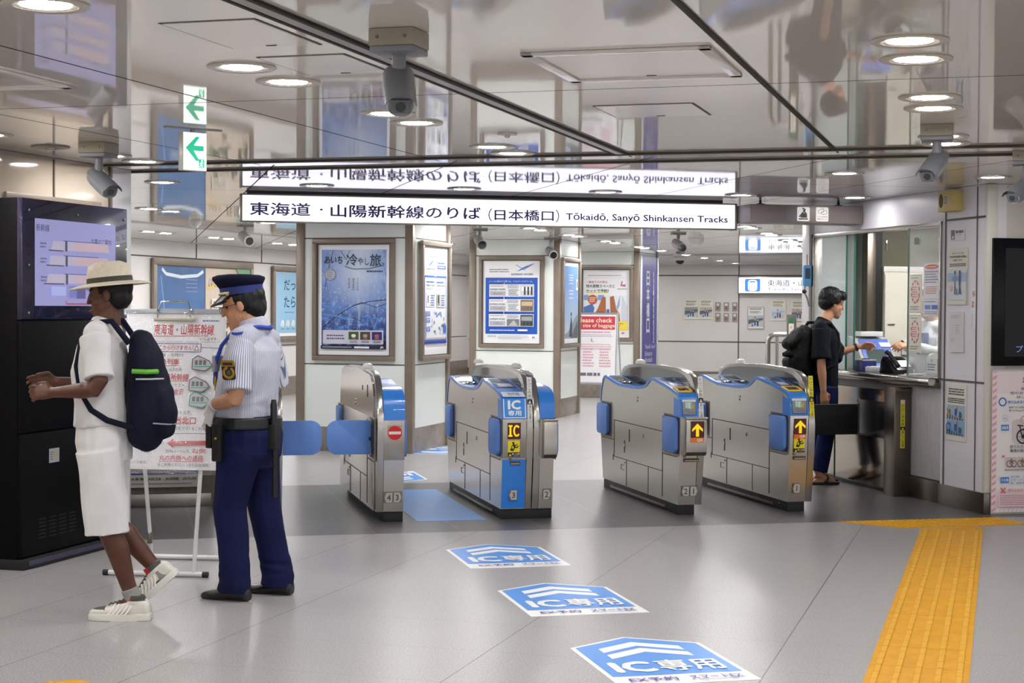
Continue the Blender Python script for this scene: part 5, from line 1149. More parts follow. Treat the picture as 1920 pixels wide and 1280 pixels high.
board = bd.build('board', g, (-0.27, 0.105, 0.60)); board.rotation_euler.x = tl
bpy.data.objects.remove(B)
def on_board(o): o.parent = board; return o
# clear plastic wrap over the board
t = NT('clear_wrap'); bmp = t.n('ShaderNodeBump'); bmp.inputs['Strength'].default_value = 0.8; bmp.inputs['Distance'].default_value = 0.03
t.l(t.noise(t.coord(0, (1, 1, 1)), 14, 4, 0.6), bmp.inputs['Height'])
gl = t.n('ShaderNodeBsdfGlossy'); gl.inputs['Roughness'].default_value = 0.12; t.l(bmp.outputs[0], gl.inputs['Normal']); tr = t.n('ShaderNodeBsdfTransparent'); tr.inputs['Color'].default_value = (0.95, 0.95, 0.96, 1)
mx = t.n('ShaderNodeMixShader'); mx.inputs[0].default_value = 0.13; t.l(tr.outputs[0], mx.inputs[1]); t.l(gl.outputs[0], mx.inputs[2]); t.l(mx.outputs[0], t.t.nodes['Material Output'].inputs['Surface'])
mb = MB(); n = 24
V = [[mb.v((-0.012+0.624*i/n, -0.030+0.010*noise.noise(Vector((i*0.5, j*0.5, 1))), -0.03+0.955*j/n)) for i in range(n+1)] for j in range(n+1)]
for j in range(n):
    for i in range(n): mb.face([V[j][i], V[j][i+1], V[j+1][i+1], V[j+1][i]], t.m)
mb.build('plastic_wrap', board, smooth=60, solid=False)
mb = MB(); mb.box(-0.02, 0.62, -0.022, 0.010, 0.915, 0.945, pm('#9aa0a8', 0.3), 0.006); mb.build('clamp_rail', board)
mb = MB(); mb.box(0.17, 0.42, -0.034, -0.014, 0.872, 0.886, pm('#a8a48c', 0.35), 0.003); mb.build('clip', board)
mb = MB(); mb.tube([(0.19, -0.025, 0.885), (0.195, -0.04, 0.92), (0.19, -0.03, 0.94), (0.21, -0.03, 0.985), (0.37, -0.03, 0.985), (0.39, -0.03, 0.94), (0.385, -0.04, 0.92), (0.39, -0.025, 0.885)], 0.005, CHROME, 8); mb.build('hanger_wire', board)

g = thing('tactile_warning_strip', 'corner of a yellow tactile strip at the bottom edge, left', 'tactile paving', (0, 0, 0), AT)
mb = MB(); mb.prism([(-3.75, 5.92), (-3.78, 5.2), (-3.30, 5.2), (-3.56, 5.962), (-3.65, 5.985)], 0, 0.003, YEL, 'z'); mb.build('base_sheet', g, smooth=0)
mb = MB()
for i in range(5):
    for j in range(10): mb.lathe([(0.014, 0.003), (0.012, 0.0075), (0.005, 0.0085)], (-3.72+i*0.055, 5.90-j*0.06, 0), YEL2, 10)
tag(mb.build('raised_dots', g), kind='stuff')
# ================================================================ TICKET WINDOW AND COUNTER
R90 = AG - PI/2           # faces the gates: local x runs toward the viewer along the wall, local -y faces lane 1
def wall_at(b, z, a=6.34): return gp(a, b, z)
t = NT('window_glass'); t.b.inputs['Base Color'].default_value = (0.86, 0.93, 0.91, 1); t.b.inputs['Roughness'].default_value = 0.02
t.b.inputs['Alpha'].default_value = 0.22; t.b.inputs['IOR'].default_value = 1.5; GLASS = t.m
t = NT('glass_edge'); t.b.inputs['Base Color'].default_value = lin('#2f6a58'); t.b.inputs['Roughness'].default_value = 0.1; GEDGE = t.m
g = thing('window_1', None, None, (0, 0, 0), AG); g['kind'] = 'structure'
mb = MB(); mb.box(6.325, 6.42, 12.03, 14.60, 2.215, 2.25, STEEL, 0.004); mb.box(6.322, 6.42, 12.03, 12.055, 0.96, 2.25, STEEL, 0.004); mb.box(6.325, 6.42, 14.53, 14.58, 0.96, 2.25, STEEL, 0.004); mb.build('window_frame', g)
mb = MB(); mb.box(6.338, 6.348, 13.83, 14.53, 1.0, 2.215, GLASS); mb.box(6.336, 6.350, 13.818, 13.83, 1.0, 2.215, GEDGE); mb.build('sliding_pane', g, smooth=0)
mb = MB(); mb.box(6.370, 6.380, 13.73, 14.50, 1.0, 2.215, GLASS); mb.box(6.368, 6.382, 13.718, 13.73, 1.0, 2.215, GEDGE); mb.build('sliding_pane', g, smooth=0)
mb = MB(); mb.box(6.338, 6.348, 12.055, 12.61, 1.0, 2.215, GLASS); mb.box(6.336, 6.350, 12.61, 12.618, 1.0, 2.215, GEDGE); mb.build('sliding_pane', g, smooth=0)
mb = MB(); mb.lathe([(0.0, 0), (0.022, 0.0), (0.022, 0.05), (0.0, 0.06)], (6.33, 12.45, 2.08), pm('#8fa39a', 0.3), 12); mb.build('pane_handle', g)
g = thing('counter_ledge', 'dark polished steel ticket counter ledge under the window', 'counter', (0, 0, 0), AG)
mb = MB(); mb.box(6.27, 6.75, 12.035, 14.57, 0.968, 0.998, mat_noise('ledge_top', '#3c3b3c', '#353435', 6, 0.07, metal=0.6, coat=0.5), 0.006); mb.build('top', g)
mb = MB(); mb.tube([(6.262, 12.035, 0.972), (6.262, 14.57, 0.972)], 0.026, STEEL, 14); mb.box(6.275, 6.34, 12.035, 14.57, 0.925, 0.968, STEELD, 0.004); mb.build('front_edge', g)
mb = MB(); mb.tube([(6.258, 12.03, 0.972), (6.258, 12.20, 0.972)], 0.034, CHROME, 16); mb.build('end_roller', g)
mb = MB(); mb.box(6.52, 6.72, 12.1, 12.16, 0, 0.968, pm('#8f8c8a', 0.5)); mb.box(6.52, 6.72, 14.2, 14.25, 0, 0.968, pm('#8f8c8a', 0.5)); mb.build('support', g)
# machine on the booth side of lane 1
g = thing('lane_post', 'flat stainless gate machine against the counter, with yellow edge label', 'ticket gate', (0, 0, 0), AG)
mb = MB(); mb.box(6.275, 6.335, 12.72, 14.12, 0.02, 0.86, mat_steel('mirror_steel', '#aba294', 0.16), 0.004); mb.build('side_panel', g)
mb = MB(); mb.box(6.185, 6.335, 12.53, 12.72, 0.0, 0.905, STEELD, 0.006); mb.box(6.20, 6.335, 12.515, 12.53, 0.87, 0.90, STEELD, 0.004); mb.build('end_post', g)
mb = MB(); mb.box(6.268, 6.2755, 12.74, 13.45, 0.45, 0.76, pm('#141415', 0.25), 0.002); mb.box(6.262, 6.276, 13.40, 13.43, 0.44, 0.77, STEEL, 0.003); mb.build('flap_recess', g)
mb = MB(); mb.box(6.265, 6.276, 12.72, 14.12, 0.0, 0.03, RUBBER); mb.box(6.27, 6.276, 13.90, 13.905, 0.03, 0.86, DK); mb.build('base', g)
s = Sheet(0.040, 0.40, '#e4d83a', 0.4, 0.0012); s.rect(0, 0.37, 0.04, 0.40, '#e8e6da'); s.vtext('かけこみ危険', 0.02, 0.365, 0.026, '#26241a', 0.0, 0.031); s.rect(0, 0.150, 0.04, 0.178, '#191917'); s.poly([(0.008, 0.154), (0.032, 0.154), (0.02, 0.174)], '#e4d83a'); s.vtext('扉にご注意', 0.02, 0.145, 0.024, '#26241a', 0.0, 0.0275)
s.build('edge_label', g, gp(6.24, 12.529, 0.42) if False else (6.24, 12.5285, 0.40))
g = thing('lane_flap', 'wide black padded flap closed across lane one before the customer', 'gate flap', (0, 0, 0), AG)
mb = MB(); mb.rrect(5.16, 6.17, 0.465, 0.722, 0.02, 13.185, 13.215, mat_noise('black_leaf', '#0c0d12', '#10121a', 4, 0.5), 'y', 4, 0.006); mb.build('leaf', g)
mb = MB(); mb.box(5.15, 6.185, 13.18, 13.22, 0.716, 0.728, pm('#33353a', 0.4), 0.003); mb.tube([(6.175, 13.2, 0.44), (6.175, 13.2, 0.745)], 0.013, STEEL, 10); mb.box(6.16, 6.258, 13.19, 13.21, 0.46, 0.475, STEEL); mb.build('edge_rail', g)

# inside the booth
g = thing('locker_cabinet', 'cream metal lockers inside the ticket booth under an olive upper panel', 'cabinet', gp(6.95, 14.615), AG)
mb = MB(); mb.box(0, 1.9, -0.30, -0.002, 0, 1.90, CRM, 0.004); mb.box(-0.01, 1.9, -0.31, -0.002, 1.90, 1.95, pm('#efeee6', 0.4), 0.004); mb.box(0, 1.9, -0.305, -0.30, 0.98, 1.02, pm('#1f7a62', 0.4)); mb.build('body', g)
mb = MB(); mb.box(0.0, 1.9, -0.22, -0.002, 1.95, H-0.004, INT, 0.003); up = mb.build('upper_panel', g)
mb = MB(); mb.box(0.05, 0.065, -0.235, -0.22, 2.1, 2.2, CHROME, 0.003); mb.build('handle', up)
for i, x in enumerate((0.0, 0.30, 0.80, 1.3)):
    w_ = (0.30, 0.50, 0.50, 0.5)[i]
    mb = MB(); mb.box(x+0.004, x+w_-0.004, -0.312, -0.30, 1.03, 1.88, CRM, 0.004); d = mb.build('door', g)
    mb = MB(); mb.box(x+0.03, x+0.10, -0.325, -0.312, 1.40, 1.41, STEEL, 0.002); mb.build('handle', d)
g = thing('booth_mullion', 'dark steel upright post inside the ticket window', 'post', (0, 0, 0), AG)
mb = MB(); mb.box(6.77, 6.86, 14.30, 14.42, 0, H-0.003, STEELD, 0.004); mb.box(6.88, 6.94, 14.34, 14.42, 0, H-0.003, pm('#1a1a1c', 0.4)); mb.build('post', g)
# ticket terminal
g = thing('ticket_terminal', 'blue slanted ticket terminal with dark screen and green lamp on the counter', 'ticket terminal', gp(6.49, 13.76, 0.998), AG)
TB = mat_noise('terminal_blue', '#4a6ac8', '#4464c0', 3, 0.35); TG = mat_noise('terminal_grey', '#b9bab8', '#b0b1af', 3, 0.4)
mb = MB(); mb.prism([(0.0, 0.0), (0.0, 0.03), (0.20, 0.27), (0.34, 0.30), (0.34, 0.0)], 0, 0.34, TG, 'x', 0.006); mb.build('body', g)
def slant(u, v): return (u, 0.0+0.20*v - 0.005, 0.03+0.24*v + 0.004)
mb = MB(); mb.poly([slant(0.03, 0.0), slant(0.32, 0.0), slant(0.32, 1.0), slant(0.03, 1.0)], TB); mb.build('front_plate', g, solid=False)
def sl2(u, v): p = slant(u, v); return (p[0], p[1]-0.004, p[2]+0.002)
mb = MB(); mb.poly([sl2(0.07, 0.12), sl2(0.25, 0.12), sl2(0.25, 0.62), sl2(0.07, 0.62)], pm('#4b5a58', 0.12)); mb.build('screen', g, solid=False)
mb = MB()
for v, c, e_ in ((0.52, '#d8dbe0', 0), (0.38, '#d8dbe0', 0), (0.24, '#4fe0a8', 1.2)): p = sl2(0.285, v); mb.ball(p, 0.014, pm(c, 0.3, 0, e_), 10, 6)
mb.build('button', g)
mb = MB(); mb.box(0.06, 0.28, 0.20, 0.33, 0.30, 0.345, pm('#e6e6e2', 0.4), 0.005); mb.build('printer_top', g)
def simple(name, label, cat, loc, rot, fn):
    g = thing(name, label, cat, loc, rot); fn(g); return g
def blue_box(g):
    mb = MB(); mb.box(0, 0.135, 0, 0.16, 0, 0.085, mat_noise('navy_box', '#27357c', '#232f70', 4, 0.4), 0.005); mb.build('case', g); mb = MB(); mb.box(-0.004, 0.139, -0.003, 0.163, 0.085, 0.10, pm('#9fa3a6', 0.4), 0.005); mb.box(0.04, 0.10, 0.05, 0.11, 0.10, 0.108, pm('#17191c', 0.4), 0.003); mb.build('lid', g)
simple('cash_box', 'small navy blue box on the counter left of the telephone', 'box', gp(6.40, 13.60, 0.998), AG, blue_box)
def white_box(g):
    mb = MB(); mb.box(0, 0.16, 0, 0.10, 0, 0.045, pm('#e9e9ec', 0.3), 0.008); mb.build('case', g); mb = MB(); mb.box(0.01, 0.15, 0.01, 0.09, 0.045, 0.050, pm('#f2f2f4', 0.25), 0.002); mb.build('lid', g)
simple('reader_box', 'low white box on the counter front edge before the navy box', 'box', gp(6.33, 13.30, 0.998), AG, white_box)
def phone(g):
    k = mat_noise('phone_black', '#141418', '#101014', 5, 0.25)
    mb = MB(); mb.prism([(0.0, 0.0), (0.0, 0.03), (0.10, 0.11), (0.17, 0.14), (0.20, 0.10), (0.22, 0.0)], 0, 0.20, k, 'x', 0.006); mb.build('base', g)
    mb = MB(); mb.poly([(0.09, 0.022, 0.055), (0.19, 0.022, 0.055), (0.19, 0.09, 0.109), (0.09, 0.09, 0.109)], pm('#c9ccd0', 0.3)); mb.build('keypad', g, solid=False)
    mb = MB(); mb.tube([(0.035, -0.01, 0.06), (0.035, 0.02, 0.085), (0.035, 0.12, 0.165), (0.035, 0.16, 0.175)], [0.022, 0.018, 0.018, 0.024], k, 10); mb.build('handset', g)
simple('telephone', 'black desk telephone on the ticket counter', 'telephone', gp(6.42, 13.02, 0.998), AG+0.15, phone)
mb = MB(); mb.box(0, 0.16, 0, 0.11, 0, 0.004, pm('#e2e4ea', 0.35)); tag(mb.build('paper_sheet', None, gp(6.44, 12.76, 0.999), AG), 'white paper lying on the counter beside the telephone', 'paper')
mb = MB(); mb.box(0, 0.20, 0, 0.06, 0, 0.03, pm('#eceded', 0.35), 0.004); tag(mb.build('paper_tray', None, gp(6.40, 12.40, 0.999), AG), 'low white tray on the counter behind the near glass pane', 'tray')
g = thing('office_chair', 'pale green chair back inside the booth behind the near pane', 'chair', gp(6.93, 13.08), AG+PI)
GN = mat_noise('chair_green', '#a9b5a0', '#a1ad98', 4, 0.6)
mb = MB(); mb.rrect(-0.17, 0.17, 0.86, 1.17, 0.06, -0.03, 0.03, GN, 'y', 5, 0.01); mb.build('backrest', g)
mb = MB(); mb.box(-0.21, 0.21, 0.06, 0.44, 0.46, 0.53, GN, 0.02); mb.build('seat', g)
mb = MB(); mb.tube([(0, 0.03, 0.50), (0, 0.03, 0.9)], 0.02, STEELD, 8); mb.tube([(0, 0.25, 0.05), (0, 0.25, 0.47)], 0.025, STEELD, 8)
for q in range(5): mb.tube([(0, 0.25, 0.08), (0.26*math.cos(q*1.2566), 0.25+0.26*math.sin(q*1.2566), 0.03)], 0.018, STEELD, 8)
mb.build('pedestal', g)
# wall objects inside: hook with black receiver
g = thing('wall_receiver', 'black handset with white plate on the locker behind the terminal', 'handset', gp(7.12, 14.295, 1.20), AG)
mb = MB(); mb.box(0, 0.13, -0.02, 0, -0.08, 0.06, pm('#e6e6e4', 0.4), 0.003); mb.build('plate', g)
mb = MB(); mb.tube([(-0.02, -0.04, 0.05), (0.05, -0.05, -0.02), (0.12, -0.04, -0.07)], [0.016, 0.011, 0.016], pm('#17171a', 0.3), 8); mb.build('handset', g)

# notices on the near pane (face the lane)
def on_wall(name, label, b_far, b_near, z0, z1, fn, a=6.337, cat='notice', group=None):
    w = b_far-b_near; h = z1-z0; s = fn(w, h); o = s.build(name, None, gp(a, b_far, z0), R90); return tag(o, label, cat, group)
def seal(w, h):
    s = Sheet(w, h, '#ece9dc', 0.35, 0.003); X = lambda u: u*w; Y = lambda v: v*h; s.frame(0.008, 0.008, w-0.008, h-0.008, 0.005, '#cfc08a')
    s.ring(X(0.5), Y(0.55), w*0.36, w*0.09, '#d8766a', h*0.30); s.disc(X(0.5), Y(0.55), w*0.24, '#efe4dc', h*0.22)
    for i in range(10): t_ = 2*PI*i/10; s.disc(X(0.5)+w*0.31*math.cos(t_), Y(0.55)+h*0.255*math.sin(t_), w*0.05, '#f2e9e2', None, 8)
    s.bars(X(0.3), Y(0.40), X(0.7), Y(0.70), 5, '#d2857c'); s.bars(X(0.15), Y(0.08), X(0.85), Y(0.20), 2, '#8aa094'); s.bars(X(0.2), Y(0.88), X(0.8), Y(0.94), 1, '#8fb0a0'); return s
on_wall('window_notice', 'tall notice with red round seal on the glass, upper one', 12.585, 12.36, 1.515, 1.835, seal, group='seal notices on the glass')
on_wall('window_notice', 'tall notice with red round seal on the glass, lower one', 12.58, 12.365, 1.19, 1.505, seal, group='seal notices on the glass')
def orange(w, h):
    s = Sheet(w, h, '#e4e4ea', 0.3, 0.003); X = lambda u: u*w; Y = lambda v: v*h; s.disc(X(0.52), Y(0.935), w*0.42, '#d9572a', h*0.045); s.bars(X(0.2), Y(0.92), X(0.85), Y(0.95), 1, '#f3e4da')
    s.bars(X(0.1), Y(0.62), X(0.95), Y(0.87), 5, '#8f93a2'); s.bars(X(0.15), Y(0.42), X(0.9), Y(0.58), 4, '#d8917c'); s.line([(0, Y(0.33)), (w, Y(0.33))], 0.003, '#9a9cc0'); s.bars(X(0.1), Y(0.26), X(0.8), Y(0.30), 1, '#8f93a2')
    s.rect(X(0.12), Y(0.14), X(0.46), Y(0.22), '#5a86d0'); s.rect(X(0.55), Y(0.14), X(0.90), Y(0.22), '#4a6fc4'); s.bars(X(0.1), Y(0.04), X(0.9), Y(0.11), 2, '#a3a6b4'); return s
on_wall('window_notice', 'white notice with orange oval heading on the glass by the booth pier', 12.334, 12.06, 1.49, 1.92, orange)
def small_w(w, h):
    s = Sheet(w, h, '#e6e6e8', 0.3, 0.003); s.bars(0.02, h*0.15, w-0.015, h*0.65, 3, '#5d5f66'); s.text('！', w*0.45, h*0.75, w*0.55, h*0.9, '#55575e'); return s
on_wall('window_notice', 'small white note at the bottom corner of the near pane', 12.27, 12.085, 1.035, 1.155, small_w)
# pier: labels, notices, speaker
def lab1(w, h):
    s = Sheet(w, h, '#e2e2e6', 0.35, 0.002); s.rect(w*0.06, h*0.08, w*0.32, h*0.92, '#3b3d42'); s.poly([(w*0.12, h*0.25), (w*0.22, h*0.45), (w*0.27, h*0.3), (w*0.17, h*0.12)], '#e8e8ec'); s.bars(w*0.38, h*0.55, w*0.95, h*0.9, 1, '#3b3d42', 0.7, 0.0); s.bars(w*0.38, h*0.4, w*0.85, h*0.5, 1, '#8f9298'); return s
on_wall('pier_label', 'small white camera label near the top of the booth pier', 11.895, 11.665, 2.09, 2.18, lab1, cat='label')
def bagpost(w, h):
    s = Sheet(w, h, '#ddd6c6', 0.4, 0.003); X = lambda u: u*w; Y = lambda v: v*h
    s.text('キャリーバッグを', X(0.22), Y(0.885), X(0.80), Y(0.925), '#35332f', 0.01); s.text('ご利用の際は周囲のお客様に', X(0.06), Y(0.825), X(0.94), Y(0.865), '#35332f', 0.01); s.text('ご注意ください。', X(0.25), Y(0.765), X(0.76), Y(0.805), '#35332f', 0.01); s.bars(X(0.1), Y(0.67), X(0.92), Y(0.73), 2, '#4a4844', 0.6, 0.1)
    s.rect(X(0.02), Y(0.08), X(0.97), Y(0.62), '#ccd4da'); s.rect(X(0.02), Y(0.40), X(0.97), Y(0.56), '#9fb6d2'); s.rect(X(0.02), Y(0.32), X(0.97), Y(0.40), '#d5d3d6'); s.rect(X(0.25), Y(0.42), X(0.55), Y(0.50), '#6f8fc0')
    for x, c in ((0.40, '#7d8288'), (0.64, '#2f3f6a')): s.line([(X(x), Y(0.34)), (X(x), Y(0.53))], w*0.10, c); s.line([(X(x-0.02), Y(0.18)), (X(x), Y(0.34)), (X(x+0.06), Y(0.18))], w*0.05, '#3a4250'); s.disc(X(x), Y(0.565), w*0.05, '#4a3a34')
    s.rect(X(0.42), Y(0.17), X(0.52), Y(0.28), '#5f7a9a'); s.disc(X(0.18), Y(0.28), w*0.07, '#dfb48a', h*0.05); s.rect(X(0.02), Y(0.0), X(0.97), Y(0.07), '#ddd6c6'); return s
on_wall('pier_notice', 'cream notice about wheeled bags at eye height on the booth pier', 11.925, 11.61, 1.587, 2.03, bagpost)
def crumpled(w, h):
    s = Sheet(w, h, '#d6d3d2', 0.5, 0.012); s.bars(w*0.15, h*0.84, w*0.85, h*0.92, 2, '#9a9794', 0.4); s.bars(w*0.5, h*0.45, w*0.8, h*0.7, 4, '#b1aeac', 0.4); s.bars(w*0.15, h*0.25, w*0.4, h*0.35, 2, '#b1aeac', 0.4); return s
on_wall('pier_notice', 'wrinkled pale paper bag notice below the wheeled-bag notice', 11.88, 11.665, 1.215, 1.53, crumpled)
def nosmoke(w, h):
    s = Sheet(w, h, '#e8e6e8', 0.35, 0.002); s.disc(w*0.5, h*0.86, w*0.34, '#c23a44'); s.disc(w*0.5, h*0.86, w*0.26, '#e8e6e8'); s.line([(w*0.3, h*0.92), (w*0.7, h*0.80)], w*0.09, '#c23a44'); s.line([(w*0.3, h*0.86), (w*0.7, h*0.86)], w*0.09, '#333333')
    s.vtext('禁煙', w*0.36, h*0.68, w*0.34, '#b8404c', 0.02, w*0.4); s.vtext('ご協力ください', w*0.36, h*0.42, w*0.24, '#55555c', 0.0, w*0.28); return s
on_wall('pier_label', 'slim upright no smoking label near the corner of the booth pier', 11.548, 11.482, 1.40, 1.715, nosmoke, cat='label')
def stairs(w, h):
    s = Sheet(w, h, '#e3e0d4', 0.35, 0.003); X = lambda u: u*w; Y = lambda v: v*h; s.bars(X(0.12), Y(0.80), X(0.9), Y(0.93), 3, '#3a3834', 0.6, 0.1); s.bars(X(0.08), Y(0.66), X(0.94), Y(0.76), 3, '#4d4a44', 0.6, 0.05, 4)
    s.rect(X(0.05), Y(0.37), X(0.95), Y(0.63), '#a9bccb'); s.rect(X(0.05), Y(0.10), X(0.95), Y(0.36), '#8fb0d0')
    for y in (0.37, 0.10): 
        for q in range(7): s.rect(X(0.05+q*0.128), Y(y), X(0.10+q*0.128), Y(y+0.10-q*0.012), '#3e4c62')
        s.line([(X(0.5), Y(y+0.08)), (X(0.52), Y(y+0.2))], w*0.10, '#2f62b0'); s.line([(X(0.72), Y(y+0.05)), (X(0.74), Y(y+0.15))], w*0.12, '#5a6a7a'); s.disc(X(0.53), Y(y+0.23), w*0.05, '#d8b49a')
    s.ring(X(0.17), Y(0.24), w*0.11, w*0.035, '#2a62c0'); s.line([(X(0.09), Y(0.44)), (X(0.25), Y(0.56))], w*0.04, '#b8904a').line([(X(0.25), Y(0.44)), (X(0.09), Y(0.56))], w*0.04, '#b8904a'); return s
on_wall('pier_notice', 'cream notice with blue stair pictures low on the booth pier', 11.928, 11.61, 0.52, 0.965, stairs)
g = thing('wall_speaker', 'yellowish loudspeaker box at the top of the booth pier', 'loudspeaker', gp(6.339, 11.94, 2.315), R90)
YB = mat_noise('speaker_cream', '#d2bd78', '#cbb672', 3, 0.45)
mb = MB(); mb.box(0, 0.235, -0.09, 0, 0, 0.165, YB, 0.006); mb.build('case', g)
mb = MB()
for i in range(9):
    hgt = 0.055*math.sqrt(max(0, 1-((i-4)/4.6)**2)); mb.box(0.02+i*0.0075, 0.0235+i*0.0075, -0.0915, -0.09, 0.085-hgt, 0.085+hgt, pm('#6b5f3a', 0.6))
mb.build('grille', g)
s = Sheet(0.03, 0.055, '#3a52a8', 0.35, 0.001); s.bars(0.006, 0.008, 0.024, 0.047, 3, '#e6e9f4', 0.4, 0.0); s.build('badge', g, (0.11, -0.0905, 0.06))
# hanging meter by the far pier of the booth
g = thing('hanging_meter', 'small light blue handheld meter hanging on the booth corner', 'meter', gp(6.28, 14.58, 1.70), AG)
mb = MB(); mb.rrect(-0.04, 0.04, 0.06, 0.26, 0.015, -0.03, 0.0, pm('#5aa0d8', 0.4), 'y', 4, 0.004); b_ = mb.build('case', g)
mb = MB(); mb.box(-0.025, 0.025, -0.032, -0.03, 0.13, 0.23, pm('#3d4a5c', 0.2)); mb.build('display', b_)
mb = MB(); mb.tube([(0, -0.015, 0.26), (0.0, -0.01, 0.32), (0.005, 0.0, 0.36)], 0.004, pm('#2b2b2e', 0.5), 6); mb.tube([(-0.02, -0.015, 0.06), (-0.03, -0.02, 0.0), (0.0, -0.02, -0.05), (0.02, -0.02, -0.13)], 0.009, pm('#77797c', 0.4), 6); mb.ball((-0.03, -0.02, 0.01), (0.025, 0.015, 0.02), pm('#222224', 0.4), 10, 6); mb.build('cord', g)
# display and poster on the wall right of the pier
g = thing('wall_display', 'large black wall display at the right edge of the picture', 'display', gp(6.375, 11.329, 1.125), AG)
mb = MB(); mb.box(0, 1.9, -0.035, 0, 0, 0.965, pm('#0b0b10', 0.2, 0, 0, 0.0, 0.2), 0.004); mb.build('frame', g)
s = Sheet(1.6, 0.82, pm('#08080e', 0.12, 0, 0, 0, 0.2), 0.08, 0.002); s.rect(0.06, 0.06, 1.5, 0.76, pm('#06070c', 0.1, 0, 0, 0, 0.2)); s.text('プお知らせ', 0.095, 0.03, 0.42, 0.085, pm('#6f7fd0', 0.3, 0, 0.5)); s.build('screen', g, (0.10, -0.0352, 0.07))
g = thing('luggage_poster', 'pink bordered poster about bicycle bags at the lower right edge', 'poster', gp(6.375, 11.290, 0.0), AG)
mb = MB(); mb.box(0.0, 0.80, 0.001, 0.012, 0.0, 1.10, pm('#b9b4ae', 0.4), 0.003); mb.build('backing_board', g)
s = Sheet(0.80, 1.07, '#f3e3e8', 0.35, 0.004); w, h = 0.80, 1.07
for i in range(24): s.poly([(0, 0.0+i*0.05), (0.035, 0.02+i*0.05), (0.035, 0.042+i*0.05), (0, 0.022+i*0.05)] if i*0.05+0.042 < h else [(0, h-0.01), (0.035, h-0.01), (0.035, h-0.005), (0, h-0.005)], '#e7a9b8', lay=(i == 0))
for i in range(22): s.poly([(0.04+i*0.035, 0.0), (0.058+i*0.035, 0.0), (0.070+i*0.035, 0.03), (0.052+i*0.035, 0.03)], '#fbf3f4' , lay=(i == 0))
s.rect(0.038, 0.16, 0.77, 0.90, '#f2eeee'); s.text('手荷物のお願い', 0.25, 0.965, 0.62, 1.025, '#23252c', 0.02); s.text('車内に持ち込まれる', 0.235, 0.925, 0.55, 0.947, '#33353c'); s.text('他のお客さまのご迷惑と', 0.145, 0.893, 0.56, 0.916, '#33353c'); s.text('詳しくは、駅係員まで', 0.20, 0.863, 0.55, 0.884, '#33353c')
s.ring(0.083, 0.838, 0.034, 0.010, '#2a6fd0'); s.text('持ち込めるもの', 0.125, 0.824, 0.30, 0.848, '#3f7fd4', 0.015); s.text('携帯できる荷物で、長さの', 0.135, 0.787, 0.36, 0.803, '#4a4c54'); s.text('重さ30kg以内のもの', 0.135, 0.762, 0.34, 0.780, '#4a4c54')
s.rrect(0.072, 0.62, 0.137, 0.665, 0.005, '#3f86d8'); s.text('自転車', 0.078, 0.630, 0.131, 0.655, '#f2f4f8', 0.02); s.ring(0.104, 0.715, 0.025, 0.003, '#9fc0e6'); s.text('無料', 0.090, 0.705, 0.118, 0.722, '#5f92d4')
s.rrect(0.165, 0.525, 0.40, 0.705, 0.03, '#d8d0d0'); s.ring(0.27, 0.70, 0.04, 0.010, '#d6b4b4', 0.035)
for cx, r_ in ((0.255, 0.058), (0.35, 0.058)): s.ring(cx, 0.575, r_, 0.012, '#2a2426'); s.disc(cx, 0.575, 0.016, '#2a2426')
s.line([(0.205, 0.66), (0.255, 0.655)], 0.010, '#4a2e2a').line([(0.225, 0.655), (0.245, 0.575), (0.35, 0.575), (0.32, 0.64), (0.25, 0.63)], 0.009, '#2a2426')
for q in range(8): s.line([(0.255, 0.575), (0.255+0.05*math.cos(q*PI/4), 0.575+0.05*math.sin(q*PI/4))], 0.003, '#2a2426', lay=(q == 0))
s.text('折りたたむか解体し', 0.145, 0.485, 0.40, 0.510, '#33353c', 0.01); s.text('専用の袋へ完全収納', 0.145, 0.455, 0.40, 0.480, '#33353c', 0.01)
s.line([(0.075, 0.415), (0.10, 0.435)], 0.006, '#d8626a').line([(0.10, 0.415), (0.075, 0.435)], 0.006, '#d8626a')
for cx in (0.155, 0.245, 0.33): s.rrect(cx-0.045, 0.345, cx+0.045, 0.42, 0.01, '#d9c6c2'); s.ring(cx-0.015, 0.37, 0.026, 0.005, '#3a3436'); s.ring(cx+0.02, 0.37, 0.026, 0.005, '#3a3436'); s.line([(cx-0.015, 0.37), (cx, 0.41), (cx+0.02, 0.37)], 0.004, '#3a3436')
s.bars(0.10, 0.315, 0.36, 0.335, 1, '#8a8488'); s.rrect(0.065, 0.225, 0.135, 0.270, 0.005, '#3f86d8'); s.text('その他', 0.070, 0.235, 0.130, 0.260, '#f2f4f8', 0.02)
for i, t_ in enumerate(('旅行鞄、スーツケース、', 'フボードは専用の袋に', '器、娯楽用品、玩具、サ')): s.text(t_, 0.148, 0.262-i*0.024, 0.40, 0.280-i*0.024, '#4f82cc')
s.line([(0.065, 0.150), (0.105, 0.190)], 0.010, '#d8626a').line([(0.105, 0.150), (0.065, 0.190)], 0.010, '#d8626a'); s.text('持ち込めないもの', 0.125, 0.158, 0.33, 0.182, '#dc7a86', 0.015)
s.rect(0.045, 0.045, 0.76, 0.145, '#f3d3da'); s.bars(0.06, 0.055, 0.72, 0.138, 6, '#b08a92', 0.45, 0.1)
s.build('printed_sheet', g, (0.0, 0.0, 0.015))
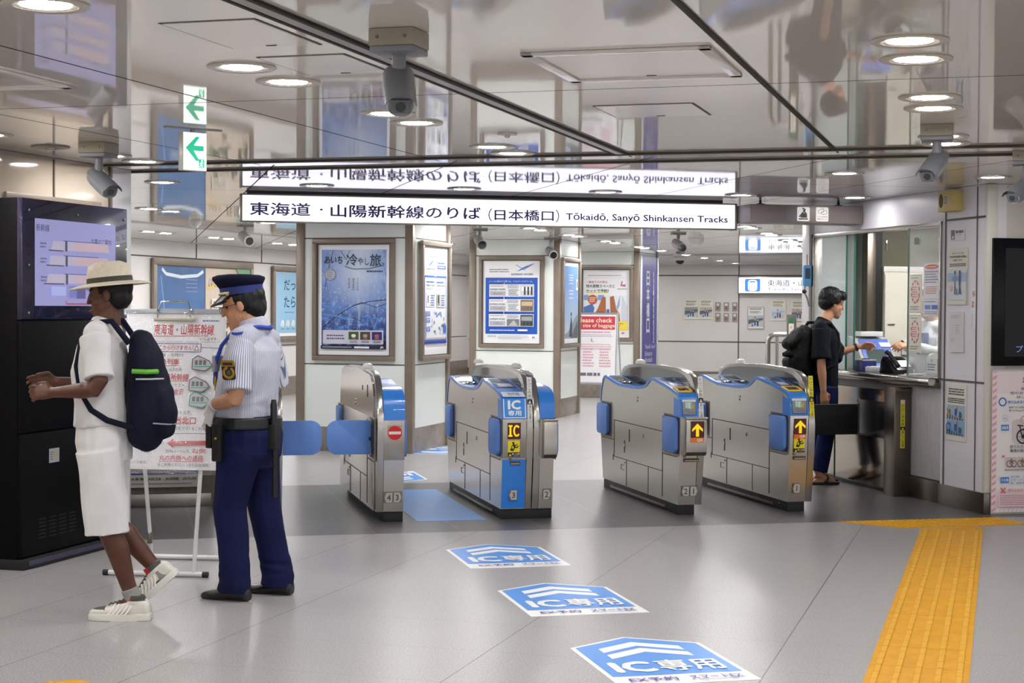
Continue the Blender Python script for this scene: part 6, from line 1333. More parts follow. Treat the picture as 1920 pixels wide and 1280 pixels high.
# ================================================================ PEOPLE
V3 = Vector
def limb(mb, pts, m, ref=(1, 0, 0), seg=16, dome=True):
    """pts: (position, radius along ref, radius across)"""
    P = [(V3(p), a, b) for p, a, b in pts]; ref = V3(ref); rs = []
    def ring(c, t, a, b, k=1.0):
        n1 = ref - t*ref.dot(t)
        if n1.length < 1e-3: n1 = V3((0, 0, 1)) - t*t.z
        n1.normalize(); n2 = t.cross(n1)
        return [c + n1*a*k*math.cos(2*PI*i/seg) + n2*b*k*math.sin(2*PI*i/seg) for i in range(seg)]
    n = len(P)
    for i, (p, a, b) in enumerate(P):
        t = (P[min(i+1, n-1)][0] - P[max(i-1, 0)][0]).normalized()
        if i == 0 and dome:
            for d, k in ((0.95, 0.3), (0.75, 0.66), (0.4, 0.92)): rs.append(ring(p - t*min(a, b)*d*0.9, t, a, b, k))
        rs.append(ring(p, t, a, b))
        if i == n-1 and dome:
            for d, k in ((0.4, 0.92), (0.75, 0.66), (0.95, 0.3)): rs.append(ring(p + t*min(a, b)*d*0.9, t, a, b, k))
    mb.rings(rs, m)
SKINM = pm('#000000')
def fuse(mb, name, parent, mats, voxel=0.006, smooth=4, matfn=None, wrinkle=None, mods=None):
    """melt the overlapping volumes into ONE continuous surface"""
    bmesh.ops.recalc_face_normals(mb.bm, faces=mb.bm.faces[:])
    me = bpy.data.meshes.new('raw'); mb.bm.to_mesh(me); mb.bm.free()
    o = bpy.data.objects.new('raw', me); COL.objects.link(o)
    r = o.modifiers.new('r', 'REMESH'); r.mode = 'VOXEL'; r.voxel_size = voxel; r.adaptivity = 0
    s_ = o.modifiers.new('s', 'SMOOTH'); s_.factor = 0.5; s_.iterations = smooth
    dg = bpy.context.evaluated_depsgraph_get(); dg.update()
    out = bpy.data.meshes.new_from_object(o.evaluated_get(dg)); out.name = name
    bpy.data.objects.remove(o); bpy.data.meshes.remove(me)
    n = len(out.vertices)
    if wrinkle:
        co = np.empty(n*3, np.float32); out.vertices.foreach_get('co', co); no = np.empty(n*3, np.float32); out.vertices.foreach_get('normal', no)
        co = co.reshape(-1, 3); no = no.reshape(-1, 3); d = np.array([wrinkle(V3(c)) for c in co], np.float32)
        co += no*d[:, None]; out.vertices.foreach_set('co', co.ravel())
    out.materials.clear()
    for m in mats: out.materials.append(m)
    if matfn:
        out.polygons.foreach_set('material_index', [matfn(p.center) for p in out.polygons])
    else: out.polygons.foreach_set('material_index', [0]*len(out.polygons))
    out.polygons.foreach_set('use_smooth', [True]*len(out.polygons)); out.update()
    ob = bpy.data.objects.new(name, out); COL.objects.link(ob)
    if parent is not None: ob.parent = parent
    return ob
def skin_mat(name, c0, c1):
    t = NT(name); n = t.noise(t.coord(), 14, 3); t.l(t.mix(t.ramp(n, 0.35, 0.65), lin(c0), lin(c1)), t.b.inputs['Base Color']); t.b.inputs['Roughness'].default_value = 0.48
    t.b.inputs['Subsurface Weight'].default_value = 0.06; return t.m
def head_vols(mb, M, k=1.0):
    def T_(p): return M @ V3([x*k for x in p])
    def ell(c, r, n=18, q=12):
        mb2 = MB(); mb2.ball((0, 0, 0), [x*k for x in r], SKINM, n, q); off = len(mb.bm.verts)
        R = M.to_3x3()
        for v in mb2.bm.verts: v.co = T_(c) + R @ v.co
        me = bpy.data.meshes.new('t'); mb2.bm.to_mesh(me); mb.bm.from_mesh(me); bpy.data.meshes.remove(me); mb2.bm.free()
    ell((-0.012, 0, 0.035), (0.100, 0.077, 0.088)); ell((0.022, 0, -0.035), (0.068, 0.062, 0.080)); ell((0.030, 0, -0.085), (0.055, 0.046, 0.032)); ell((0.066, 0, -0.098), (0.022, 0.026, 0.020))
    ell((0.070, 0, 0.030), (0.022, 0.052, 0.020)); ell((0.086, 0, -0.066), (0.012, 0.024, 0.008)); ell((0.083, 0, -0.078), (0.012, 0.021, 0.008))
    for s in (-1, 1):
        ell((-0.006, s*0.079, -0.002), (0.019, 0.008, 0.029)); ell((0.056, s*0.036, -0.030), (0.022, 0.022, 0.024))
    limb(mb, [(T_((0.086, 0, 0.022)), 0.008*k, 0.008*k), (T_((0.098, 0, -0.008)), 0.009*k, 0.010*k), (T_((0.104, 0, -0.026)), 0.009*k, 0.013*k)], SKINM, seg=10)
def face_mat(M, k, skin=0, eye=1, lip=2, brow=3):
    E = [M @ V3((0.083*k, s*0.031*k, 0.008*k)) for s in (-1, 1)]; B = [M @ V3((0.086*k, s*0.033*k, 0.034*k)) for s in (-1, 1)]; L = M @ V3((0.094*k, 0, -0.072*k)); R = M.to_3x3().inverted()
    def f(c):
        for e in E:
            d = R @ (c-e)
            if abs(d.x) < 0.03 and (d.y/0.016)**2 + (d.z/0.006)**2 < 1: return eye
        for b in B:
            d = R @ (c-b)
            if abs(d.x) < 0.03 and (d.y/0.022)**2 + (d.z/0.005)**2 < 1: return brow
        d = R @ (c-L)
        if d.x > -0.02 and (d.y/0.022)**2 + (d.z/0.008)**2 < 1: return lip
        return skin
    return f
def hand_vols(mb, wrist, d, pn, side, curl=(0.5, 0.55, 0.6, 0.65), k=1.0, thumb=0.5):
    """wrist, direction of the fingers, palm normal, side = direction of the thumb"""
    w, d, pn, side = V3(wrist), V3(d).normalized(), V3(pn).normalized(), V3(side).normalized()
    limb(mb, [(w, 0.021*k, 0.026*k), (w+d*0.035*k, 0.017*k, 0.036*k), (w+d*0.085*k, 0.014*k, 0.041*k)], SKINM, ref=pn, seg=12)
    for i, (off, L) in enumerate(((0.030, 0.072), (0.010, 0.080), (-0.010, 0.074), (-0.030, 0.060))):
        a = 0.0; p = w + d*0.084*k + side*off*k; dd = (d + side*off*2.2).normalized(); pts = [(p, 0.0095*k, 0.0095*k)]
        for j, (seg, c) in enumerate(((0.45, 0.7), (0.31, 1.0), (0.24, 0.8))):
            a += curl[i]*c; q = dd*math.cos(a) + pn*math.sin(a); p = p + q*L*seg*k; pts.append((p, (0.0088-0.0008*j)*k, (0.0088-0.0008*j)*k))
        limb(mb, pts, SKINM, ref=side, seg=8)
    p = w + d*0.025*k + side*0.030*k; q1 = (d*0.55 + side*0.75 + pn*0.35).normalized(); q2 = (d*(1-thumb*0.2) + pn*thumb).normalized()
    limb(mb, [(w+d*0.018*k+side*0.015*k, 0.014*k, 0.014*k), (p+q1*0.028*k, 0.0115*k, 0.0115*k), (p+q1*0.028*k+q2*0.030*k, 0.0100*k, 0.0100*k), (p+q1*0.028*k+q2*0.055*k, 0.0085*k, 0.0085*k)], SKINM, ref=pn, seg=8)
def hair(name, parent, M, k, mat, vols, bump=0.006, sc=60, cut=None):
    mb = MB()
    for c, r in vols:
        mb2 = MB(); mb2.ball((0, 0, 0), [x*k for x in r], SKINM, 18, 12); R = M.to_3x3(); cc = M @ V3([x*k for x in c])
        for v in mb2.bm.verts: v.co = cc + R @ v.co
        me = bpy.data.meshes.new('t'); mb2.bm.to_mesh(me); mb.bm.from_mesh(me); bpy.data.meshes.remove(me); mb2.bm.free()
    return fuse(mb, name, parent, [mat], 0.006, 3, wrinkle=lambda c: bump*noise.noise(V3((c.x*sc, c.y*sc, c.z*sc*0.35))) + bump*0.3*noise.noise(c*22))
def cloth(sc=9.0, amp=0.006, zs=1.0, seed=0.0):
    o = V3((seed, seed*1.7, seed*0.6))
    return lambda c: amp*noise.noise(V3((c.x*sc, c.y*sc, c.z*sc*zs)) + o) + amp*0.5*noise.noise(V3((c.x*sc*2.3, c.y*sc*2.3, c.z*sc*zs*2.1 + c.x*9)) + o)
def shoe(mb, heel, d, L=0.28, wdt=0.048, h=0.10):
    """one shoe volume on the floor"""
    heel = V3(heel); d = V3((d[0], d[1], 0)).normalized(); s = V3((-d.y, d.x, 0)); up = V3((0, 0, 1)); rs = []
    for u, hw, ht in ((0.0, 0.6, 0.62), (0.04, 0.76, 0.80), (0.16, 0.80, 0.98), (0.32, 0.78, 0.95), (0.46, 0.86, 0.66), (0.62, 1.0, 0.52), (0.80, 0.98, 0.44), (0.93, 0.74, 0.36), (1.0, 0.42, 0.24)):
        c = heel + d*u*L; w_ = wdt*hw; t_ = h*ht
        rs.append([c + s*w_*math.copysign(abs(math.cos(a))**0.7, math.cos(a)) + up*(t_*0.5 + t_*0.5*math.copysign(abs(math.sin(a))**0.75, math.sin(a))) for a in [2*PI*i/16 for i in range(16)]])
    mb.rings(rs, SKINM)
def foot_vol(mb, ankle, toe, sole=0.0):
    ankle, toe = V3(ankle), V3(toe); d = (toe-ankle); d.z = 0; d.normalize()
    limb(mb, [(ankle + V3((0, 0, 0.02)), 0.040, 0.034), (ankle + d*0.04 + V3((0, 0, -0.030)), 0.036, 0.036), (ankle + d*0.11 + V3((0, 0, -0.055)), 0.022, 0.040), (toe - d*0.02, 0.014, 0.036)], SKINM, ref=(0, 0, 1), seg=12)
    limb(mb, [(ankle - d*0.035 + V3((0, 0, -0.055)), 0.024, 0.028), (ankle + d*0.03 + V3((0, 0, -0.06)), 0.022, 0.03)], SKINM, ref=(0, 0, 1), seg=10)
EYE = pm('#1a1412', 0.15); LIPM = pm('#a8665c', 0.45); BROW = pm('#15110f', 0.7)
BHAIR = mat_noise('black_hair', '#080707', '#100e0e', 70, 0.5, spec=0.3)
ASKIN = skin_mat('skin_light', '#c08e70', '#b68264'); DSKIN = skin_mat('skin_dark', '#5a3220', '#4d2a1a')

# ---------------------------------------------------------------- the guard
gr = thing('person', 'uniformed guard in navy peaked cap and striped short-sleeve shirt, looking down', 'person', (-1.40, 8.72, 0), math.radians(160))
HM = Matrix.Translation((0.030, 0.0, 1.548)) @ Matrix.Rotation(math.radians(18), 4, 'Z') @ Matrix.Rotation(math.radians(14), 4, 'Y')
mb = MB(); k = 1.07
head_vols(mb, HM, k)
limb(mb, [((-0.055, 0, 1.36), 0.070, 0.075), ((-0.035, 0, 1.43), 0.058, 0.060), ((0.0, 0, 1.50), 0.055, 0.055)], SKINM)
limb(mb, [((0, 0, 0.86), 0.12, 0.15), ((0, 0, 1.0), 0.125, 0.15), ((-0.02, 0, 1.2), 0.11, 0.155), ((-0.045, 0, 1.30), 0.08, 0.12)], SKINM)
LS, LE, LW = V3((-0.055, 0.185, 1.345)), V3((-0.09, 0.262, 1.075)), V3((0.125, 0.15, 1.025))
RS_, RE, RW = V3((-0.035, -0.185, 1.345)), V3((-0.03, -0.275, 1.085)), V3((0.19, -0.10, 1.03))
for a, b, c in ((LS, LE, LW), (RS_, RE, RW)):
    limb(mb, [(a.lerp(b, 0.2), 0.044, 0.042), (a.lerp(b, 0.5), 0.048, 0.045), (b.lerp(a, 0.15), 0.043, 0.041), (b.lerp(c, 0.13), 0.043, 0.041), (b.lerp(c, 0.35), 0.043, 0.041), (b.lerp(c, 0.8), 0.032, 0.030), (c, 0.028, 0.026)], SKINM)
LA, RA = V3((0.015, 0.085, 0.09)), V3((-0.105, -0.165, 0.09))
LK, RK = V3((0.045, 0.095, 0.49)), V3((-0.03, -0.125, 0.49))
for hp, kn, an in ((V3((0, 0.095, 0.88)), LK, LA), (V3((0, -0.095, 0.88)), RK, RA)):
    limb(mb, [(hp, 0.085, 0.08), (hp.lerp(kn, 0.5), 0.07, 0.068), (kn, 0.056, 0.055), (kn.lerp(an, 0.35), 0.056, 0.052), (an, 0.036, 0.034)], SKINM)
hand_vols(mb, LW + V3((0.0, 0, 0)), (0.35, -0.25, -0.9), (-0.6, -0.75, -0.1), (0.8, -0.4, -0.1), (0.35, 0.4, 0.45, 0.5))
hand_vols(mb, RW, (0.25, 0.5, -0.75), (-0.5, 0.75, 0.1), (0.8, 0.3, 0.2), (0.4, 0.45, 0.5, 0.55))
fuse(mb, 'body', gr, [ASKIN, EYE, LIPM, BROW], 0.0040, 3, face_mat(HM, k))
# shirt with fine dark stripes
t = NT('striped_shirt'); xyz = t.n('ShaderNodeSeparateXYZ'); t.l(t.coord(), xyz.inputs[0])
ang = t.math('ARCTAN2', xyz.outputs[1], t.math('ADD', xyz.outputs[0], 0.02)); st = t.math('SINE', t.math('MULTIPLY', ang, 150.0))
t.l(t.mix(t.ramp(st, 0.30, 0.85), lin('#c6c8d4'), lin('#596082')), t.b.inputs['Base Color']); t.b.inputs['Roughness'].default_value = 0.7; SHIRT = t.m
mb = MB()
limb(mb, [((0.0, 0, 0.945), 0.160, 0.180), ((0.005, 0, 1.0), 0.166, 0.186), ((-0.005, 0, 1.12), 0.158, 0.192), ((-0.025, 0, 1.24), 0.148, 0.200), ((-0.04, 0, 1.33), 0.125, 0.190), ((-0.045, 0, 1.385), 0.085, 0.125)], SKINM, dome=False)
limb(mb, [((-0.05, -0.16, 1.372), 0.060, 0.06), ((-0.045, 0, 1.398), 0.076, 0.07), ((-0.05, 0.16, 1.372), 0.060, 0.06)], SKINM)
for a, b, s in ((LS, LE, 1), (RS_, RE, -1)):
    limb(mb, [(a + V3((0, -0.02*s, 0.0)), 0.075, 0.065), (a.lerp(b, 0.3), 0.073, 0.066), (a.lerp(b, 0.62), 0.071, 0.066), (a.lerp(b, 0.88), 0.074, 0.070)], SKINM, dome=False)
limb(mb, [((-0.05, 0, 1.38), 0.078, 0.078), ((-0.035, 0, 1.425), 0.068, 0.070)], SKINM, dome=False)
fuse(mb, 'shirt', gr, [SHIRT], 0.007, 5, wrinkle=lambda c: cloth(7, 0.010, 0.8, 3)(c) + 0.006*math.exp(-((c.z-1.02)/0.08)**2)*noise.noise(V3((c.x*16, c.y*16, c.z*30))))
mb = MB(); limb(mb, [((-0.048, 0, 1.395), 0.080, 0.084), ((-0.045, 0, 1.425), 0.078, 0.080), ((-0.030, 0, 1.475), 0.074, 0.074)], SKINM, dome=False)
fuse(mb, 'collar', gr, [pm('#b3b4c4', 0.7)], 0.006, 2)
# trousers
NAVY = mat_noise('navy_cloth', '#0b1344', '#080f38', 6, 0.8, spec=0.25)
mb = MB()
limb(mb, [((-0.005, 0, 0.955), 0.158, 0.178), ((-0.015, 0, 0.86), 0.178, 0.190), ((-0.015, 0, 0.78), 0.168, 0.186), ((0, 0, 0.72), 0.125, 0.165)], SKINM, dome=False)
for hp, kn, an, s in ((V3((-0.005, 0.095, 0.80)), LK, LA, 1), (V3((-0.005, -0.098, 0.80)), RK, RA, -1)):
    limb(mb, [(hp, 0.132, 0.098), (hp.lerp(kn, 0.45), 0.108, 0.092), (kn, 0.090, 0.082), (kn.lerp(an, 0.5), 0.085, 0.078), (an + V3((0.005, 0, 0.02)), 0.088, 0.078), (an + V3((0.010, 0, -0.045)), 0.094, 0.080)], SKINM, dome=False)
fuse(mb, 'trousers', gr, [NAVY], 0.007, 4, wrinkle=lambda c: cloth(6, 0.010, 0.6, 8)(c) + 0.008*math.exp(-((c.z-0.16)/0.09)**2)*noise.noise(V3((c.x*9, c.y*9, c.z*26))))
mb = MB(); limb(mb, [((0.0, 0, 0.905), 0.186, 0.198), ((0.0, 0, 0.965), 0.180, 0.196)], SKINM, dome=False, seg=32)
b_ = fuse(mb, 'belt', gr, [pm('#0c0c0e', 0.4)], 0.006, 1)
SHB = mat_noise('black_leather', '#121113', '#0d0d0e', 14, 0.28, coat=0.3)
for an, hl, d in ((LA, V3((-0.065, 0.085, 0)), (1, -0.02)), (RA, V3((-0.185, -0.165, 0)), (1, 0.0))):
    mb = MB(); shoe(mb, hl, d, 0.285, 0.052, 0.105); limb(mb, [(an + V3((0, 0, -0.03)), 0.05, 0.045), (an + V3((-0.005, 0, 0.02)), 0.052, 0.046)], SKINM, dome=False)
    f = fuse(mb, 'shoe', gr, [SHB], 0.006, 3)
# white gloves
GLV = mat_noise('white_glove', '#d9d7d6', '#cfcdcc', 18, 0.8)
for wr, d, pn, sd in ((LW, (0.35, -0.25, -0.9), (-0.6, -0.75, -0.1), (0.8, -0.4, -0.1)), (RW, (0.25, 0.5, -0.75), (-0.5, 0.75, 0.1), (0.8, 0.3, 0.2))):
    mb = MB(); hand_vols(mb, wr, d, pn, sd, (0.35, 0.4, 0.45, 0.5), 1.16); el = LE if wr is LW else RE
    limb(mb, [(wr.lerp(el, 0.18), 0.040, 0.038), (wr.lerp(el, 0.05), 0.034, 0.034), (wr + V3(d).normalized()*0.03, 0.030, 0.034)], SKINM, dome=False)
    fuse(mb, 'glove', gr, [GLV], 0.0042, 2, wrinkle=cloth(30, 0.0025))
# hair, cap, spectacles
hair('hair', gr, HM, k, BHAIR, (((-0.030, 0, 0.035), (0.096, 0.084, 0.090)), ((-0.058, 0, -0.015), (0.062, 0.076, 0.070)), ((-0.02, 0.066, 0.025), (0.045, 0.020, 0.045)), ((-0.02, -0.066, 0.025), (0.045, 0.020, 0.045)), ((0.02, 0.0, 0.072), (0.075, 0.076, 0.045))))
CAPM = Matrix.Translation((0.030, 0.0, 1.548)) @ Matrix.Rotation(math.radians(18), 4, 'Z') @ Matrix.Rotation(math.radians(7), 4, 'Y')
cap = thing('peaked_cap', None, None); cap.parent = gr; cap.matrix_local = CAPM
NAVC = mat_noise('cap_navy', '#070c28', '#060a20', 8, 0.8, spec=0.2); BND = mat_noise('cap_band', '#10276f', '#0e2262', 12, 0.6)
def oval(ax, ay, z, cx=0.0, n=36, tilt=0.0): return [V3((cx+ax*math.cos(2*PI*i/n), ay*math.sin(2*PI*i/n), z + tilt*math.cos(2*PI*i/n))) for i in range(n)]
mb = MB(); mb.rings([oval(0.113, 0.095, 0.062, -0.006), oval(0.115, 0.097, 0.105, -0.006)], BND); mb.build('cap_band', cap)
mb = MB(); mb.rings([oval(0.114, 0.096, 0.100, -0.006), oval(0.128, 0.112, 0.122, -0.002, tilt=0.006), oval(0.140, 0.126, 0.142, 0.002, tilt=0.012), oval(0.136, 0.122, 0.154, 0.002, tilt=0.014), oval(0.110, 0.098, 0.163, 0.0, tilt=0.012), oval(0.05, 0.045, 0.168, 0.0, tilt=0.006)], NAVC); mb.build('crown', cap, smooth=60)
mb = MB(); pk = SHB
A = [V3((0.112*math.cos(a)-0.006, 0.095*math.sin(a), 0.066)) for a in [-1.15+2.3*i/16 for i in range(17)]]
B_ = [V3((0.112*math.cos(a)-0.006 + 0.062*math.cos(a)**0.8, 0.095*math.sin(a)*1.02, 0.066-0.052*math.cos(a)**0.8)) for a in [-1.15+2.3*i/16 for i in range(17)]]
for i in range(16):
    mb.poly([A[i], A[i+1], B_[i+1], B_[i]], pk); mb.poly([A[i]-V3((0, 0, 0.004)), B_[i]-V3((0, 0, 0.004)), B_[i+1]-V3((0, 0, 0.004)), A[i+1]-V3((0, 0, 0.004))], pk)
    mb.poly([B_[i], B_[i+1], B_[i+1]-V3((0, 0, 0.004)), B_[i]-V3((0, 0, 0.004))], pk)
mb.build('visor', cap, smooth=60, solid=False)
mb = MB(); mb.tube([p + V3((0.004, 0, 0.006)) for p in A], 0.0075, pm('#b9b39c', 0.35, 0.4), 8); mb.ball(A[1], 0.011, pm('#c8b060', 0.3, 0.8), 10, 6); mb.ball(A[15], 0.011, pm('#c8b060', 0.3, 0.8), 10, 6); mb.build('chin_cord', cap)
mb = MB()
def HP(p): return HM @ V3([x*k for x in p])
for s in (-1, 1):
    mb.tube([HP((0.104, s*0.033+0.022*math.cos(a), 0.002+0.017*math.sin(a))) for a in [2*PI*i/16 for i in range(17)]], 0.0016, pm('#26262c', 0.3), 6)
    mb.tube([HP((0.104, s*0.055, 0.008)), HP((0.06, s*0.080, 0.010)), HP((-0.01, s*0.082, 0.012))], 0.0018, pm('#26262c', 0.3), 6)
mb.tube([HP((0.104, -0.011, 0.006)), HP((0.104, 0.011, 0.006))], 0.0016, pm('#26262c', 0.3), 6); mb.build('spectacles', gr)
# lanyard, shoulder tab, sleeve badge, belt gear
RB_ = mat_noise('blue_ribbon', '#2340a8', '#1f3a9c', 10, 0.5)
mb = MB()
def ribbon(mb, path, nrm, w_, m):
    for (p, q) in zip(path[:-1], path[1:]):
        p, q = V3(p), V3(q); d = (q-p).normalized(); s = d.cross(V3(nrm)).normalized()*w_/2
        a = V3(nrm).normalized()*0.0015
        mb.poly([p+s+a, p-s+a, q-s+a, q+s+a], m); mb.poly([p+s-a, q+s-a, q-s-a, p-s-a], m)
        mb.poly([p+s+a, q+s+a, q+s-a, p+s-a], m); mb.poly([p-s+a, p-s-a, q-s-a, q-s+a], m)
mb.tube([(-0.138, 0.0, 1.432), (-0.112, 0.068, 1.438), (-0.05, 0.104, 1.432), (0.025, 0.118, 1.405), (0.088, 0.112, 1.34), (0.135, 0.092, 1.25), (0.158, 0.06, 1.14), (0.150, 0.045, 1.10)], 0.011, RB_, 8)
mb.tube([(-0.138, 0.0, 1.432), (-0.112, -0.068, 1.438), (-0.05, -0.104, 1.432), (0.025, -0.118, 1.405), (0.088, -0.112, 1.34), (0.135, -0.08, 1.25), (0.158, 0.02, 1.14), (0.150, 0.045, 1.10)], 0.011, RB_, 8); mb.build('lanyard', gr, smooth=60)
mb = MB(); mb.prism([(-0.085, 0.10), (-0.02, 0.10), (-0.022, 0.205), (-0.05, 0.215), (-0.082, 0.205)], 1.430, 1.442, RB_, 'z', 0.003)
for v in mb.bm.verts: v.co.z -= max(0, v.co.y-0.10)*0.30
mb.build('shoulder_tab', gr)
mb = MB(); mb.rrect(-0.036, 0.036, 0, 0.10, 0.012, 0, 0.003, pm('#18161a', 0.6), 'y', 4); gd = pm('#b08a2c', 0.35, 0.5)
mb.rrect(-0.038, 0.038, 0.070, 0.104, 0.012, -0.002, 0.0, gd, 'y', 4); mb.box(-0.026, 0.026, -0.0035, -0.002, 0.078, 0.092, pm('#2a2320', 0.6))
for a in range(14):
    t0 = PI*0.62 + PI*1.76*a/14; mb.ball((0.026*math.cos(t0), -0.002, 0.038+0.026*math.sin(t0)), (0.008, 0.004, 0.008), gd, 8, 5)
mb.ball((0, -0.002, 0.038), (0.012, 0.004, 0.014), pm('#4a4a50', 0.4), 10, 6)
bd_ = mb.build('sleeve_badge', gr, (-0.070, 0.3095, 1.17)); bd_.rotation_euler = (math.radians(14), 0, math.radians(180)+0.12)
mb = MB(); mb.box(0.03, 0.085, 0.175, 0.225, 0.74, 0.935, pm('#0b0b0c', 0.5), 0.010); mb.ball((0.057, 0.228, 0.86), 0.008, pm('#b08a2c', 0.3, 0.8), 8, 6); mb.build('belt_pouch', gr)
mb = MB(); mb.box(0.13, 0.165, 0.10, 0.15, 0.80, 0.93, pm('#0b0b0c', 0.5), 0.010); mb.build('belt_pouch', gr)
mb = MB(); mb.tube([(-0.195, 0.055, 0.55), (-0.195, 0.055, 0.84), (-0.19, 0.055, 0.88), (-0.188, 0.055, 1.03), (-0.188, 0.055, 1.06)], [0.013, 0.013, 0.018, 0.018, 0.012], pm('#0a0a0b', 0.35), 12); mb.box(-0.215, -0.165, 0.03, 0.08, 0.80, 0.93, pm('#0d0d0e', 0.5), 0.008); mb.build('baton', gr)
mb = MB(); mb.box(0.128, 0.146, 0.02, 0.115, 1.20, 1.285, pm('#8d8e9c', 0.7), 0.006); mb.box(0.143, 0.152, 0.05, 0.08, 1.10, 1.22, pm('#c8a83a', 0.35, 0.6), 0.003); mb.build('chest_pocket', gr)

# ---------------------------------------------------------------- the man walking past
wk = thing('person', 'walking man in pale hat, white shirt and white shorts with navy backpack', 'person', (-2.02, 8.15, 0), PI)
HM = Matrix.Translation((-0.030, 0.0, 1.595)) @ Matrix.Rotation(math.radians(6), 4, 'Y'); k = 1.02
mb = MB(); head_vols(mb, HM, k)
limb(mb, [((-0.02, 0, 1.40), 0.068, 0.072), ((-0.030, 0, 1.47), 0.056, 0.058), ((-0.030, 0, 1.54), 0.054, 0.054)], SKINM)
limb(mb, [((0, 0, 0.88), 0.11, 0.14), ((0.01, 0, 1.05), 0.11, 0.135), ((0.015, 0, 1.25), 0.10, 0.13), ((0.0, 0, 1.33), 0.075, 0.12)], SKINM)
LS, LE, LW = V3((-0.005, 0.19, 1.395)), V3((-0.055, 0.275, 1.145)), V3((0.19, 0.20, 1.125))
RS_, RE, RW = V3((0.01, -0.19, 1.395)), V3((0.03, -0.27, 1.13)), V3((0.27, -0.17, 1.16))
for a, b, c in ((LS, LE, LW), (RS_, RE, RW)):
    limb(mb, [(a.lerp(b, 0.2), 0.044, 0.042), (a.lerp(b, 0.5), 0.048, 0.045), (b.lerp(a, 0.16), 0.042, 0.040), (b.lerp(c, 0.15), 0.042, 0.040), (b.lerp(c, 0.35), 0.043, 0.040), (b.lerp(c, 0.8), 0.031, 0.029), (c, 0.028, 0.025)], SKINM)
hand_vols(mb, LW, (0.95, -0.12, 0.0), (0.0, -0.9, -0.3), (0.1, -0.2, 0.95), (0.55, 0.6, 0.65, 0.7)); hand_vols(mb, RW, (0.95, 0.12, 0.0), (0.0, 0.9, -0.3), (0.1, 0.2, 0.95), (0.5, 0.55, 0.6, 0.65))
LH, LK, LA = V3((0.0, 0.095, 0.88)), V3((-0.035, 0.085, 0.48)), V3((-0.165, 0.055, 0.095))
RH, RK, RA = V3((0.0, -0.095, 0.88)), V3((0.005, -0.095, 0.49)), V3((-0.27, -0.085, 0.205))
for hp, kn, an in ((LH, LK, LA), (RH, RK, RA)):
    limb(mb, [(hp.lerp(kn, 0.1), 0.070, 0.066), (hp.lerp(kn, 0.5), 0.072, 0.068), (kn, 0.057, 0.054), (kn.lerp(an, 0.33) + V3((-0.012, 0, 0)), 0.058, 0.052), (kn.lerp(an, 0.75), 0.040, 0.037), (an, 0.034, 0.032)], SKINM)
foot_vol(mb, LA, (0.02, 0.05, 0.03)); limb(mb, [(RA, 0.036, 0.034), (RA + V3((0.03, 0, -0.06)), 0.034, 0.034), (RA + V3((0.085, 0, -0.12)), 0.020, 0.036)], SKINM)
fuse(mb, 'body', wk, [DSKIN, EYE, pm('#5a2f28', 0.5), BROW], 0.0050, 3, face_mat(HM, k))
WT = mat_noise('white_tee', '#d3d2d2', '#cbcaca', 7, 0.85); WS = mat_noise('white_shorts', '#dad9d9', '#d2d1d1', 7, 0.85)
mb = MB()
limb(mb, [((0.0, 0, 0.955), 0.142, 0.172), ((0.005, 0, 1.05), 0.138, 0.168), ((0.015, 0, 1.22), 0.140, 0.182), ((0.005, 0, 1.34), 0.120, 0.182), ((-0.01, 0, 1.42), 0.085, 0.115), ((-0.02, 0, 1.465), 0.066, 0.070)], SKINM, dome=False)
limb(mb, [((0.0, -0.16, 1.41), 0.062, 0.062), ((0.0, 0, 1.435), 0.076, 0.07), ((0.0, 0.16, 1.41), 0.062, 0.062)], SKINM)
for a, b in ((LS, LE), (RS_, RE)): limb(mb, [(a, 0.074, 0.068), (a.lerp(b, 0.4), 0.072, 0.068), (a.lerp(b, 0.80), 0.075, 0.072)], SKINM, dome=False)
fuse(mb, 'shirt', wk, [WT], 0.0075, 4, wrinkle=cloth(7, 0.010, 0.7, 2))
mb = MB()
limb(mb, [((0.0, 0, 0.985), 0.132, 0.162), ((-0.005, 0, 0.88), 0.142, 0.178), ((-0.01, 0, 0.78), 0.130, 0.172)], SKINM, dome=False)
for hp, kn, f in ((LH, LK, 1.13), (RH, RK, 1.10)):
    limb(mb, [(hp + V3((0, 0, -0.04)), 0.118, 0.098), (hp.lerp(kn, 0.5), 0.112, 0.098), (hp.lerp(kn, f-0.06), 0.108, 0.096), (hp.lerp(kn, f), 0.112, 0.098)], SKINM, dome=False)
fuse(mb, 'shorts', wk, [WS], 0.0075, 4, wrinkle=cloth(6, 0.012, 0.5, 6))
hair('hair', wk, HM, k, BHAIR, (((-0.020, 0, 0.035), (0.100, 0.082, 0.085)), ((-0.05, 0, -0.01), (0.060, 0.074, 0.065))), 0.003)
hat = thing('sun_hat', None, None); hat.parent = wk; hat.matrix_local = HM
HT = mat_noise('straw_cream', '#d3cbb9', '#c9c0ad', 40, 0.75)
mb = MB(); mb.rings([oval(0.112, 0.095, 0.055, -0.01), oval(0.108, 0.092, 0.11, -0.01), oval(0.098, 0.084, 0.150, -0.01), oval(0.06, 0.05, 0.166, -0.01)], HT); mb.build('crown', hat, smooth=60)
mb = MB(); mb.rings([oval(0.106, 0.090, 0.066, -0.01), oval(0.150, 0.128, 0.060, -0.01), oval(0.200, 0.170, 0.048, -0.01), oval(0.200, 0.170, 0.043, -0.01), oval(0.150, 0.128, 0.055, -0.01), oval(0.106, 0.090, 0.060, -0.01)], HT, cap=False); mb.build('brim', hat, smooth=60)
mb = MB(); mb.rings([oval(0.1135, 0.0965, 0.064, -0.01), oval(0.111, 0.0945, 0.090, -0.01)], pm('#3a3632', 0.7), cap=False); mb.build('hat_band', hat)
